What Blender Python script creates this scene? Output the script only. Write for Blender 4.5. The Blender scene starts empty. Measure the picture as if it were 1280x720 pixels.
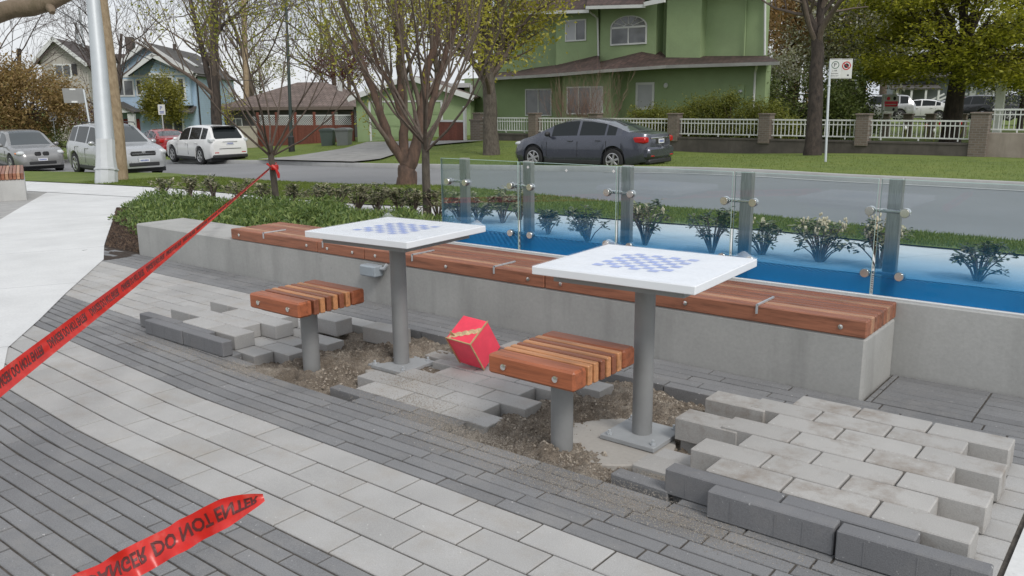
# Plaza with chess tables under repair, Vancouver side street.  Blender 4.5
import bpy, bmesh, math, random
import numpy as np
from mathutils import Vector, Matrix
R = math.radians
PI = math.pi
rnd = random.Random(7)
nr = np.random.default_rng(11)
SC = bpy.context.scene
COL = SC.collection

# ------------------------------------------------------------------ camera
FOC = 1059.6; CH = 1.4207
RT = np.array([0.7828, 0.6222, -0.0090]); UP = np.array([-0.1276, 0.1747, 0.9763]); FW = np.array([-0.6090, 0.7631, -0.2162])
def ray(x, y): return FW + (x - 640) / FOC * RT - (y - 360) / FOC * UP
def at(x, y, d): return Vector((np.array([0, 0, CH]) + ray(x, y) * d).tolist())
def atY(x, y, Y):
    v = ray(x, y); return Vector((np.array([0, 0, CH]) + v * (Y / v[1])).tolist())
def flat(x, y, z=0.0):
    v = ray(x, y); return Vector((np.array([0, 0, CH]) + v * ((z - CH) / v[2])).tolist())
def sp(x, w=.6):
    x = np.asarray(x, float) / w
    return w * np.where(x > 30, x, np.log1p(np.exp(np.minimum(x, 30))))
def gz(X, Y):
    """height of the ground: flat plaza, street falling gently to the left"""
    X = np.maximum(np.asarray(X, float), -75); Y = np.asarray(Y, float)
    z = -.034 * sp(-(X + 8.75), .2) - .02 * (sp(Y - 5.4) - sp(Y - 33))
    t = np.clip((-12 - X) / 14, 0, 1); t = t * t * (3 - 2 * t)
    z = z + .075 * t * (sp(Y - 21) - sp(Y - 33))
    return z
def gzf(x, y): return float(gz(x, y))
def g(x, y):
    v = ray(x, y); o = np.array([0, 0, CH]); lo, hi = .5, 300
    for _ in range(50):
        m = (lo + hi) / 2; p = o + v * m
        if p[2] > gz(p[0], p[1]): lo = m
        else: hi = m
    return Vector((o + v * lo).tolist())

cam = bpy.data.cameras.new('camera'); cam.sensor_width = 36; cam.lens = FOC * 36 / 1280
cam.clip_start = .05; cam.clip_end = 1500
co = bpy.data.objects.new('camera', cam); COL.objects.link(co)
mw = Matrix.Identity(4)
for i in range(3):
    mw[i][0] = RT[i]; mw[i][1] = UP[i]; mw[i][2] = -FW[i]
mw[2][3] = CH
co.matrix_world = mw
SC.camera = co

# ------------------------------------------------------------------ mesh helpers
class MB:
    def __init__(s): s.v = []; s.f = []; s.m = []
    def add(s, vs, fs, mi=0):
        n = len(s.v); s.v += [tuple(v) for v in vs]
        s.f += [tuple(i + n for i in f) for f in fs]; s.m += [mi] * len(fs)
        return s
    def box(s, x0, x1, y0, y1, z0, z1, mi=0, bev=0.0, M=None):
        lo = (min(x0, x1), min(y0, y1), min(z0, z1)); hi = (max(x0, x1), max(y0, y1), max(z0, z1))
        if bev <= 0:
            vs = [(a, b, c) for a in (lo[0], hi[0]) for b in (lo[1], hi[1]) for c in (lo[2], hi[2])]
            fs = [(0, 1, 3, 2), (4, 6, 7, 5), (0, 4, 5, 1), (2, 3, 7, 6), (0, 2, 6, 4), (1, 5, 7, 3)]
        else:
            bev = min(bev, .49 * min(hi[i] - lo[i] for i in range(3)))
            idx = {}; vs = []
            for sx in (0, 1):
                for sy in (0, 1):
                    for sz in (0, 1):
                        sg = (sx, sy, sz)
                        for a in range(3):
                            p = []
                            for k in range(3):
                                e = hi[k] if sg[k] else lo[k]
                                if k != a: e += -bev if sg[k] else bev
                                p.append(e)
                            idx[(sg, a)] = len(vs); vs.append(tuple(p))
            fs = []
            for a in range(3):
                b, c = (a + 1) % 3, (a + 2) % 3
                for sa in (0, 1):
                    q = []
                    for sb, sc in ((0, 0), (1, 0), (1, 1), (0, 1)):
                        sg = [0, 0, 0]; sg[a] = sa; sg[b] = sb; sg[c] = sc
                        q.append(idx[(tuple(sg), a)])
                    fs.append(tuple(q if sa else q[::-1]))
                for sa in (0, 1):
                    for sb in (0, 1):
                        q = []
                        for ax, sc in ((a, 0), (a, 1), (b, 1), (b, 0)):
                            sg = [0, 0, 0]; sg[a] = sa; sg[b] = sb; sg[c] = sc
                            q.append(idx[(tuple(sg), ax)])
                        fs.append(tuple(q if sa == sb else q[::-1]))
            for sg in [(i, j, k) for i in (0, 1) for j in (0, 1) for k in (0, 1)]:
                q = (idx[(sg, 0)], idx[(sg, 1)], idx[(sg, 2)])
                fs.append(q if sum(sg) % 2 else q[::-1])
        if M is not None: vs = [tuple(M @ Vector(v)) for v in vs]
        return s.add(vs, fs, mi)
    def tube(s, pts, rad, n=8, mi=0, caps=True):
        pts = [Vector(p) for p in pts]
        if not isinstance(rad, (list, tuple)): rad = [rad] * len(pts)
        vs = []; fs = []; prev = None
        for i, p in enumerate(pts):
            t = (pts[min(i + 1, len(pts) - 1)] - pts[max(i - 1, 0)])
            if t.length < 1e-9: t = Vector((0, 0, 1))
            t.normalize()
            if prev is None:
                a = Vector((1, 0, 0)) if abs(t.x) < .8 else Vector((0, 1, 0))
                u = t.cross(a).normalized()
            else:
                u = prev - t * prev.dot(t)
                u = u.normalized() if u.length > 1e-6 else t.orthogonal().normalized()
            prev = u; w = t.cross(u)
            for k in range(n):
                an = 2 * PI * k / n
                vs.append(p + (u * math.cos(an) + w * math.sin(an)) * rad[i])
        for i in range(len(pts) - 1):
            for k in range(n):
                a = i * n + k; b = i * n + (k + 1) % n
                fs.append((a, b, b + n, a + n))
        if caps:
            fs.append(tuple(range(n))[::-1]); fs.append(tuple(range((len(pts) - 1) * n, len(pts) * n)))
        return s.add(vs, fs, mi)
    def lathe(s, prof, n=24, mi=0, M=None, caps=True):
        vs = []; fs = []
        for r, z in prof:
            for k in range(n):
                a = 2 * PI * k / n; vs.append((r * math.cos(a), r * math.sin(a), z))
        for i in range(len(prof) - 1):
            for k in range(n):
                a = i * n + k; b = i * n + (k + 1) % n
                fs.append((a, b, b + n, a + n))
        if caps: fs.append(tuple(range(n))[::-1]); fs.append(tuple(range((len(prof) - 1) * n, len(prof) * n)))
        if M is not None: vs = [tuple(M @ Vector(v)) for v in vs]
        return s.add(vs, fs, mi)
    def prism(s, poly, h, M=None, mi=0):
        """poly in local x,z extruded along y by h"""
        n = len(poly)
        vs = [(x, 0, z) for x, z in poly] + [(x, h, z) for x, z in poly]
        fs = [tuple(range(n)), tuple(range(n, 2 * n))[::-1]] + [((i + 1) % n, i, i + n, (i + 1) % n + n) for i in range(n)]
        if M is not None: vs = [tuple(M @ Vector(v)) for v in vs]
        return s.add(vs, fs, mi)
    def slab(s, quad, th, mi=0):
        """a 3D polygon given thickness along its normal (downwards)"""
        q = [Vector(p) for p in quad]; nn = Vector((0, 0, 0))
        for i in range(len(q)):
            nn += (q[i] - q[0]).cross(q[(i + 1) % len(q)] - q[0])
        nn.normalize(); n = len(q)
        vs = q + [p - nn * th for p in q]
        fs = [tuple(range(n)), tuple(range(n, 2 * n))[::-1]] + [((i + 1) % n, i, i + n, (i + 1) % n + n) for i in range(n)]
        return s.add(vs, fs, mi)
    def ball(s, c, rx, ry=None, rz=None, n=10, mi=0):
        ry = ry or rx; rz = rz or rx; c = Vector(c); vs = [c + Vector((0, 0, -rz))]; fs = []
        m = max(4, n // 2)
        for i in range(1, m):
            ph = -PI / 2 + PI * i / m
            for k in range(n):
                a = 2 * PI * k / n
                vs.append(c + Vector((rx * math.cos(ph) * math.cos(a), ry * math.cos(ph) * math.sin(a), rz * math.sin(ph))))
        vs.append(c + Vector((0, 0, rz))); L = len(vs) - 1
        for k in range(n):
            fs.append((0, 1 + (k + 1) % n, 1 + k)); fs.append((L, L - n + k, L - n + (k + 1) % n))
        for i in range(m - 2):
            for k in range(n):
                a = 1 + i * n + k; b = 1 + i * n + (k + 1) % n
                fs.append((a, b, b + n, a + n))
        return s.add(vs, fs, mi)
    def mesh(s, name, mats, smooth=None, fix=True):
        me = bpy.data.meshes.new(name)
        me.from_pydata([tuple(v) for v in s.v], [], s.f)
        if not isinstance(mats, (list, tuple)): mats = [mats]
        for m in mats: me.materials.append(m)
        if len(mats) > 1: me.polygons.foreach_set('material_index', s.m)
        if fix:
            bm = bmesh.new(); bm.from_mesh(me); bmesh.ops.recalc_face_normals(bm, faces=bm.faces); bm.to_mesh(me); bm.free()
        if smooth is not None:
            me.polygons.foreach_set('use_smooth', [True] * len(me.polygons))
            me.set_sharp_from_angle(angle=R(smooth))
        me.update()
        return me
    def build(s, name, mats, parent=None, smooth=None, loc=(0, 0, 0), rotz=0, fix=True):
        o = bpy.data.objects.new(name, s.mesh(name, mats, smooth, fix)); COL.objects.link(o)
        o.location = loc; o.rotation_euler = (0, 0, rotz)
        if parent is not None: o.parent = parent
        return o
def bent(pts, k=1): return pts
def thing(name, label, cat, loc=(0, 0, 0), rotz=0, group=None):
    o = bpy.data.objects.new(name, None); COL.objects.link(o); o.empty_display_size = .1
    o.location = loc; o.rotation_euler = (0, 0, rotz)
    return tag(o, label, cat, group)
def tag(o, label, cat, group=None, kind=None):
    if label: o['label'] = label
    if cat: o['category'] = cat
    if group: o['group'] = group
    if kind: o['kind'] = kind
    return o
def struct(o): o['kind'] = 'structure'; return o
def dup(root, loc, rotz, label=None, group=None):
    r = root.copy(); COL.objects.link(r); r.location = loc; r.rotation_euler = (0, 0, rotz)
    if label: r['label'] = label
    if group: r['group'] = group
    for ch in list(root.children):
        c = ch.copy(); COL.objects.link(c); c.parent = r
        for gch in list(ch.children):
            d = gch.copy(); COL.objects.link(d); d.parent = c
    return r
def npmesh(name, verts, faces, mats, parent=None, loc=(0, 0, 0), smooth=False):
    """verts (n,3) array, faces (m,k) array"""
    verts = np.asarray(verts, np.float32); faces = np.asarray(faces, np.int32); k = faces.shape[1]
    me = bpy.data.meshes.new(name)
    me.vertices.add(len(verts)); me.vertices.foreach_set('co', verts.ravel())
    me.loops.add(faces.size); me.loops.foreach_set('vertex_index', faces.ravel())
    me.polygons.add(len(faces)); me.polygons.foreach_set('loop_start', np.arange(0, faces.size, k, dtype=np.int32))
    me.polygons.foreach_set('loop_total', np.full(len(faces), k, np.int32))
    me.polygons.foreach_set('use_smooth', np.full(len(faces), smooth, bool))
    me.update(calc_edges=True); me.validate()
    for m in (mats if isinstance(mats, (list, tuple)) else [mats]): me.materials.append(m)
    o = bpy.data.objects.new(name, me); COL.objects.link(o); o.location = loc
    if parent is not None: o.parent = parent
    return o
def leaf_quads(P, size, flat_=.0, ratio=.45, up=0.0, axis=None):
    """diamond leaves at points P (n,3): returns verts, faces"""
    P = np.asarray(P, float); n = len(P)
    s = (size if np.ndim(size) else np.full(n, size)) * nr.uniform(.65, 1.35, n)
    a = nr.normal(size=(n, 3)) if axis is None else np.asarray(axis) + nr.normal(size=(n, 3)) * .45
    a[:, 2] = a[:, 2] * (1 - flat_) + up
    a /= np.linalg.norm(a, axis=1, keepdims=True) + 1e-9
    b = nr.normal(size=(n, 3)); b[:, 2] *= (1 - flat_)
    b -= a * np.sum(a * b, axis=1, keepdims=True); b /= np.linalg.norm(b, axis=1, keepdims=True) + 1e-9
    a = a * s[:, None]; b = b * (s * ratio)[:, None]
    V = np.stack([P, P + a * .5 + b * .5, P + a, P + a * .5 - b * .5], 1).reshape(-1, 3)
    F = np.arange(n * 4).reshape(n, 4)
    return V, F

# ------------------------------------------------------------------ materials
def nd(nt, t, **kw):
    n = nt.nodes.new(t)
    for k, v in kw.items(): setattr(n, k, v)
    return n
def base_mat(name):
    m = bpy.data.materials.new(name); m.use_nodes = True
    nt = m.node_tree; b = nt.nodes['Principled BSDF']
    return m, nt, b
def mixrgb(nt, fac, a, b, mode='MIX'):
    n = nt.nodes.new('ShaderNodeMix'); n.data_type = 'RGBA'; n.blend_type = mode
    for sock, v in ((n.inputs[0], fac), (n.inputs[6], a), (n.inputs[7], b)):
        if hasattr(v, 'links') or hasattr(v, 'is_linked'): nt.links.new(v, sock)
        elif isinstance(v, (int, float)): sock.default_value = v
        else: sock.default_value = (*v[:3], 1)
    return n.outputs[2]
def noise(nt, scale, detail=4, rough=.55, coord='Object', stretch=None):
    tc = nd(nt, 'ShaderNodeTexCoord'); src = tc.outputs[coord]
    if stretch:
        mp = nd(nt, 'ShaderNodeMapping'); mp.inputs['Scale'].default_value = stretch
        nt.links.new(src, mp.inputs[0]); src = mp.outputs[0]
    n = nd(nt, 'ShaderNodeTexNoise'); n.inputs['Scale'].default_value = scale
    n.inputs['Detail'].default_value = detail; n.inputs['Roughness'].default_value = rough
    nt.links.new(src, n.inputs['Vector'])
    return n.outputs['Fac']
def noise_obj(nt, scale, detail, rough):
    """noise in object space, moved on by a random amount for every object"""
    tc = nd(nt, 'ShaderNodeTexCoord'); oi = nd(nt, 'ShaderNodeObjectInfo'); m_ = nd(nt, 'ShaderNodeMath', operation='MULTIPLY'); nt.links.new(oi.outputs['Random'], m_.inputs[0]); m_.inputs[1].default_value = 40
    v = nd(nt, 'ShaderNodeVectorMath', operation='ADD'); nt.links.new(tc.outputs['Object'], v.inputs[0]); nt.links.new(m_.outputs[0], v.inputs[1])
    n = nd(nt, 'ShaderNodeTexNoise'); n.inputs['Scale'].default_value = scale; n.inputs['Detail'].default_value = detail; n.inputs['Roughness'].default_value = rough
    nt.links.new(v.outputs[0], n.inputs['Vector']); return n.outputs['Fac']
def ramp(nt, fac, stops):
    r = nd(nt, 'ShaderNodeValToRGB'); el = r.color_ramp.elements
    while len(el) < len(stops): el.new(.5)
    for e, (p, c) in zip(el, stops):
        e.position = p; e.color = (*c, 1) if len(c) == 3 else c
    nt.links.new(fac, r.inputs[0]); return r.outputs[0]
def mrange(nt, v, a, b, c, d):
    n = nd(nt, 'ShaderNodeMapRange'); nt.links.new(v, n.inputs[0])
    for i, x in zip((1, 2, 3, 4), (a, b, c, d)): n.inputs[i].default_value = x
    return n.outputs[0]
def island(nt): return nd(nt, 'ShaderNodeNewGeometry').outputs['Random Per Island']
def bump(nt, b, h, strength, dist=.01):
    n = nd(nt, 'ShaderNodeBump'); n.inputs['Strength'].default_value = strength; n.inputs['Distance'].default_value = dist
    nt.links.new(h, n.inputs['Height']); nt.links.new(n.outputs[0], b.inputs['Normal'])
def mat(name, col, rough=.8, var=.15, scale=6, metal=0, isl=0, bmp=0, bscale=80, spec=.5, coat=0, stretch=None, bdist=.01, var2=0, scale2=60):
    m, nt, b = base_mat(name)
    c = None
    if var:
        n = noise(nt, scale, stretch=stretch)
        k = mrange(nt, n, .3, .7, 1 - var, 1 + var); c = k
    if var2:
        n = noise(nt, scale2, 2); k = mrange(nt, n, .3, .7, 1 - var2, 1 + var2)
        if c is not None:
            mm = nd(nt, 'ShaderNodeMath', operation='MULTIPLY'); nt.links.new(c, mm.inputs[0]); nt.links.new(k, mm.inputs[1]); c = mm.outputs[0]
        else: c = k
    if isl:
        k = mrange(nt, island(nt), 0, 1, 1 - isl, 1 + isl)
        if c is not None:
            mm = nd(nt, 'ShaderNodeMath', operation='MULTIPLY'); nt.links.new(c, mm.inputs[0]); nt.links.new(k, mm.inputs[1]); c = mm.outputs[0]
        else: c = k
    if c is not None:
        v = nd(nt, 'ShaderNodeVectorMath', operation='SCALE'); v.inputs[0].default_value = col[:3]
        nt.links.new(c, v.inputs['Scale']); nt.links.new(v.outputs[0], b.inputs['Base Color'])
    else: b.inputs['Base Color'].default_value = (*col[:3], 1)
    b.inputs['Roughness'].default_value = rough; b.inputs['Metallic'].default_value = metal
    b.inputs['Specular IOR Level'].default_value = spec
    if coat: b.inputs['Coat Weight'].default_value = coat; b.inputs['Coat Roughness'].default_value = .06
    if bmp: bump(nt, b, noise(nt, bscale, 5), bmp, bdist)
    return m
def leafmat(name, cols, trans=.35, rough=.55):
    """leaf colours picked at random per leaf between the given colours"""
    m, nt, b = base_mat(name)
    st = [(i / max(1, len(cols) - 1), c) for i, c in enumerate(cols)]
    c = ramp(nt, island(nt), st)
    nt.links.new(c, b.inputs['Base Color']); b.inputs['Roughness'].default_value = rough
    t = nd(nt, 'ShaderNodeBsdfTranslucent'); nt.links.new(c, t.inputs[0])
    mx = nd(nt, 'ShaderNodeMixShader'); mx.inputs[0].default_value = trans
    nt.links.new(b.outputs[0], mx.inputs[1]); nt.links.new(t.outputs[0], mx.inputs[2])
    nt.links.new(mx.outputs[0], nt.nodes['Material Output'].inputs[0])
    return m

def paver_mat(name, col, speck=.12, dirt=(.30, .26, .21), dirtamt=.5, vary=.055):
    m, nt, b = base_mat(name)
    v = nd(nt, 'ShaderNodeVectorMath', operation='SCALE'); v.inputs[0].default_value = col
    f = mrange(nt, noise(nt, 260, 2, .7), .3, .7, 1 - speck, 1 + speck)
    oi = nd(nt, 'ShaderNodeObjectInfo'); isl_ = nd(nt, 'ShaderNodeMath', operation='ADD'); nt.links.new(island(nt), isl_.inputs[0]); nt.links.new(oi.outputs['Random'], isl_.inputs[1])
    fr_ = nd(nt, 'ShaderNodeMath', operation='FRACT'); nt.links.new(isl_.outputs[0], fr_.inputs[0])
    k = mrange(nt, fr_.outputs[0], 0, 1, 1 - vary, 1 + vary)
    l = mrange(nt, noise(nt, 3.1, 5), .3, .7, .9, 1.1)
    a = nd(nt, 'ShaderNodeMath', operation='MULTIPLY'); nt.links.new(f, a.inputs[0]); nt.links.new(k, a.inputs[1])
    a2 = nd(nt, 'ShaderNodeMath', operation='MULTIPLY'); nt.links.new(a.outputs[0], a2.inputs[0]); nt.links.new(l, a2.inputs[1])
    nt.links.new(a2.outputs[0], v.inputs['Scale'])
    d = ramp(nt, noise_obj(nt, 4.2, 9, .72), [(.50, (0, 0, 0)), (.72, (1, 1, 1))])
    dm = nd(nt, 'ShaderNodeMath', operation='MULTIPLY'); nt.links.new(d, dm.inputs[0]); dm.inputs[1].default_value = dirtamt
    c = mixrgb(nt, dm.outputs[0], v.outputs[0], dirt)
    fl = ramp(nt, noise(nt, 46, 3, .62), [(.69, (0, 0, 0)), (.715, (1, 1, 1))])   # flecks of paint and mortar
    fm = nd(nt, 'ShaderNodeMath', operation='MULTIPLY'); nt.links.new(fl, fm.inputs[0]); fm.inputs[1].default_value = .6
    c = mixrgb(nt, fm.outputs[0], c, (.62, .62, .6))
    nt.links.new(c, b.inputs['Base Color']); b.inputs['Roughness'].default_value = .85
    bump(nt, b, noise(nt, 180, 4, .7), .35, .004)
    return m
def concrete_mat(name, col, stain=.35, streak=True, var=.12, pits=True, joints=None):
    m, nt, b = base_mat(name)
    n1 = mrange(nt, noise(nt, 1.7, 7, .62), .3, .7, 1 - var, 1 + var)
    n2 = mrange(nt, noise(nt, 60, 3), .3, .7, .95, 1.05)
    a = nd(nt, 'ShaderNodeMath', operation='MULTIPLY'); nt.links.new(n1, a.inputs[0]); nt.links.new(n2, a.inputs[1])
    v = nd(nt, 'ShaderNodeVectorMath', operation='SCALE'); v.inputs[0].default_value = col; nt.links.new(a.outputs[0], v.inputs['Scale'])
    c = v.outputs[0]
    if streak:
        s = ramp(nt, noise(nt, 6, 4, .6, stretch=(1, 1, .12)), [(.5, (0, 0, 0)), (.75, (1, 1, 1))])
        sm = nd(nt, 'ShaderNodeMath', operation='MULTIPLY'); nt.links.new(s, sm.inputs[0]); sm.inputs[1].default_value = stain
        c = mixrgb(nt, sm.outputs[0], c, tuple(x * .62 for x in col))
    if pits:
        s = ramp(nt, noise(nt, 9, 6, .7), [(.66, (0, 0, 0)), (.74, (1, 1, 1))])
        sm = nd(nt, 'ShaderNodeMath', operation='MULTIPLY'); nt.links.new(s, sm.inputs[0]); sm.inputs[1].default_value = .35
        c = mixrgb(nt, sm.outputs[0], c, tuple(x * .5 for x in col))
    if joints:      # sawn control joints
        tcn = nd(nt, 'ShaderNodeTexCoord'); mp = nd(nt, 'ShaderNodeMapping'); mp.inputs['Rotation'].default_value = (0, 0, joints[0]); nt.links.new(tcn.outputs['Object'], mp.inputs[0])
        br = nd(nt, 'ShaderNodeTexBrick'); br.offset = 0; br.inputs['Scale'].default_value = 1; br.inputs['Brick Width'].default_value = joints[1]; br.inputs['Row Height'].default_value = joints[2]; br.inputs['Mortar Size'].default_value = .006; br.inputs['Mortar Smooth'].default_value = .2
        nt.links.new(mp.outputs[0], br.inputs['Vector']); c = mixrgb(nt, br.outputs['Fac'], c, tuple(x * .66 for x in col))
    nt.links.new(c, b.inputs['Base Color']); b.inputs['Roughness'].default_value = .88
    bump(nt, b, noise(nt, 45, 6, .65), .18, .006)
    return m
def wood_mat(name, col, dark=.55, rough=.45):
    m, nt, b = base_mat(name)
    n = noise(nt, 3.5, 7, .62, stretch=(.9, 11, 11))
    n2 = noise(nt, 30, 4, .6, stretch=(.35, 9, 9))
    k = mrange(nt, island(nt), 0, 1, .86, 1.14)
    c = ramp(nt, n, [(.28, tuple(x * dark for x in col)), (.5, col), (.72, tuple(min(1, x * 1.22) for x in col))])
    s = nd(nt, 'ShaderNodeVectorMath', operation='SCALE'); nt.links.new(c, s.inputs[0])
    q = mrange(nt, n2, .3, .7, .86, 1.14)
    mm = nd(nt, 'ShaderNodeMath', operation='MULTIPLY'); nt.links.new(k, mm.inputs[0]); nt.links.new(q, mm.inputs[1])
    nt.links.new(mm.outputs[0], s.inputs['Scale'])
    nt.links.new(s.outputs[0], b.inputs['Base Color']); b.inputs['Roughness'].default_value = rough
    bump(nt, b, n2, .12, .003)
    return m

M = {}
M['paver'] = paver_mat('light_grey_paver', (.375, .37, .36), .14, dirtamt=.45)
M['paver_dirty'] = paver_mat('dusty_light_paver', (.385, .375, .358), .12, (.20, .16, .125), .85)
M['dark'] = paver_mat('charcoal_paver', (.188, .19, .194), .24, (.27, .26, .245), .5, .1)
M['dark_loose'] = paver_mat('charcoal_loose_paver', (.168, .17, .177), .17, (.24, .23, .22), .45)
M['walk'] = concrete_mat('pale_pavement_concrete', (.60, .605, .60), .2, False, .09, True, (R(28), 1.9, 2.6))
M['wall'] = concrete_mat('cast_bench_concrete', (.37, .37, .355), .55)
M['wallcap'] = concrete_mat('cast_wall_concrete', (.40, .40, .385), .4)
M['kerb'] = concrete_mat('kerb_concrete', (.36, .36, .35), .3, False)
M['drive'] = concrete_mat('driveway_concrete', (.26, .255, .245), .3, False, .2)
M['asphalt'] = mat('grey_asphalt', (.205, .207, .212), .85, .09, .35, bmp=.25, bscale=150, var2=.1, scale2=120)
M['steel'] = mat('brushed_steel', (.42, .41, .39), .42, .18, 40, metal=1, stretch=(6, 6, .3))
M['steel_bright'] = mat('polished_steel', (.75, .74, .72), .2, .05, 30, metal=1)
M['galv'] = mat('galvanised_steel', (.50, .53, .55), .5, .04, 3, metal=.35)
M['grey_paint'] = mat('grey_powder_coat', (.235, .24, .24), .5, .07, 9, bmp=.08, bscale=40)
M['woodA'] = wood_mat('red_hardwood', (.34, .105, .045))
M['woodB'] = wood_mat('pale_hardwood', (.49, .225, .10))
M['woodC'] = wood_mat('dark_hardwood', (.225, .08, .042))
M['woodW1'] = wood_mat('weathered_red_hardwood', (.30, .118, .066), .5, .55)
M['woodW2'] = wood_mat('weathered_pale_hardwood', (.37, .20, .12), .5, .55)
M['woodW3'] = wood_mat('weathered_dark_hardwood', (.235, .10, .06), .5, .55)
M['sand'] = None
M['white'] = mat('white_paint', (.74, .74, .73), .55, .05, 3)
M['soil'] = mat('bark_mulch', (.042, .028, .02), .95, .4, 30, bmp=.8, bscale=90, bdist=.02)

# sand
m, nt, b = base_mat('bedding_sand')
n = noise(nt, 7, 8, .68)
c = ramp(nt, n, [(.3, (.13, .105, .08)), (.5, (.24, .20, .158)), (.68, (.40, .355, .295))])
c2 = ramp(nt, noise(nt, 190, 3, .75), [(.33, (.42, .42, .42)), (.55, (1, 1, 1)), (.74, (1.45, 1.42, 1.38))])
cc = mixrgb(nt, 1.0, c, c2, 'MULTIPLY')
nt.links.new(cc, b.inputs['Base Color']); b.inputs['Roughness'].default_value = .95
bump(nt, b, noise(nt, 130, 6, .75), .9, .012)
M['sand'] = m

# ------------------------------------------------------------------ world and light
w = bpy.data.worlds.new('World'); SC.world = w; w.use_nodes = True
nt = w.node_tree; bg = nt.nodes['Background']
sky = nt.nodes.new('ShaderNodeTexSky'); sky.sky_type = 'NISHITA'; sky.sun_disc = False
SUN_EL, SUN_AZ = R(46), R(-20)          # azimuth of the sun direction, measured from +X
sky.sun_elevation = SUN_EL; sky.sun_rotation = PI / 2 - SUN_AZ
sky.air_density = 1.0; sky.dust_density = 4.0; sky.ozone_density = 1.0
tc = nt.nodes.new('ShaderNodeTexCoord')
mp = nt.nodes.new('ShaderNodeMapping'); mp.inputs['Scale'].default_value = (1, 1, 2.2)
nt.links.new(tc.outputs['Generated'], mp.inputs[0])
nz = nt.nodes.new('ShaderNodeTexNoise'); nz.inputs['Scale'].default_value = 2.2; nz.inputs['Detail'].default_value = 5
nt.links.new(mp.outputs[0], nz.inputs['Vector'])
cl = ramp(nt, nz.outputs['Fac'], [(.35, (7.4, 7.9, 8.6)), (.65, (9.2, 9.35, 9.5))])     # cloud sheet
mx = mixrgb(nt, .82, sky.outputs[0], cl)
nt.links.new(mx, bg.inputs['Color']); bg.inputs['Strength'].default_value = .1
sl = bpy.data.lights.new('sun', 'SUN'); sl.energy = 1.55; sl.angle = R(18); sl.color = (1, .965, .92)
so = bpy.data.objects.new('sun', sl); COL.objects.link(so)
sd = Vector((math.cos(SUN_EL) * math.cos(SUN_AZ), math.cos(SUN_EL) * math.sin(SUN_AZ), math.sin(SUN_EL)))
so.rotation_euler = sd.to_track_quat('Z', 'Y').to_euler(); so.location = (0, 0, 30)
vs = SC.view_settings; SC.display_settings.display_device = 'sRGB'
vs.view_transform = 'Standard'; vs.look = 'None'; vs.exposure = .15; vs.gamma = 1; vs.use_curve_mapping = False
SC.cycles.use_denoising = True
try: SC.cycles.denoiser = 'OPENIMAGEDENOISE'
except Exception: pass
SC.cycles.max_bounces = 6; SC.cycles.transparent_max_bounces = 12; SC.cycles.caustics_reflective = False; SC.cycles.caustics_refractive = False

# ------------------------------------------------------------------ ground sheets
def interp(tab):
    xs = [a for a, _ in tab]; ys = [b for _, b in tab]
    return lambda X: np.interp(X, xs, ys)
def strip(name, X, lo, hi, ny, dz, m):
    X = np.asarray(X, float); t = np.linspace(0, 1, ny)
    Y = lo(X)[:, None] * (1 - t) + hi(X)[:, None] * t
    XX = np.repeat(X[:, None], ny, 1); Z = gz(XX, Y) + dz
    V = np.stack([XX, Y, Z], -1).reshape(-1, 3); n = len(X)
    i = np.arange(n - 1)[:, None] * ny + np.arange(ny - 1)[None, :]
    F = np.stack([i, i + ny, i + ny + 1, i + 1], -1).reshape(-1, 4)
    return struct(npmesh(name, V, F, m, smooth=True))
def sheet(name, poly, dz, m, step=1.0):
    bm = bmesh.new(); f = bm.faces.new([bm.verts.new((x, y, 0)) for x, y in poly])
    bmesh.ops.triangulate(bm, faces=[f])
    xs = [p[0] for p in poly]; ys = [p[1] for p in poly]
    for ax, lo, hi in ((0, min(xs), max(xs)), (1, min(ys), max(ys))):
        v = math.floor(lo / step) * step + step
        while v < hi:
            no = (1, 0, 0) if ax == 0 else (0, 1, 0)
            bmesh.ops.bisect_plane(bm, geom=bm.verts[:] + bm.edges[:] + bm.faces[:], plane_co=(v, v, 0), plane_no=no)
            v += step
    for v in bm.verts: v.co.z = gzf(v.co.x, v.co.y) + dz
    bmesh.ops.recalc_face_normals(bm, faces=bm.faces)
    if sum(f.normal.z for f in bm.faces) < 0: bmesh.ops.reverse_faces(bm, faces=bm.faces)
    me = bpy.data.meshes.new(name); bm.to_mesh(me); bm.free(); me.materials.append(m)
    o = bpy.data.objects.new(name, me); COL.objects.link(o); return struct(o)

def grass_mat(name, a, b_, c_):
    m, nt, b = base_mat(name)
    c = ramp(nt, noise(nt, 1.3, 6, .65), [(.3, a), (.5, b_), (.7, c_)])
    c2 = ramp(nt, noise(nt, 45, 4, .7), [(.3, (.6, .6, .6)), (.7, (1.3, 1.3, 1.3))])
    nt.links.new(mixrgb(nt, 1.0, c, c2, 'MULTIPLY'), b.inputs['Base Color']); b.inputs['Roughness'].default_value = .9
    bump(nt, b, noise(nt, 60, 5, .7), .6, .03)
    return m
M['lawn'] = grass_mat('spring_lawn', (.085, .125, .018), (.125, .175, .024), (.165, .195, .035))
M['blade'] = leafmat('grass_blade', [(.075, .12, .015), (.135, .19, .025), (.19, .22, .045)], .3)

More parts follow.
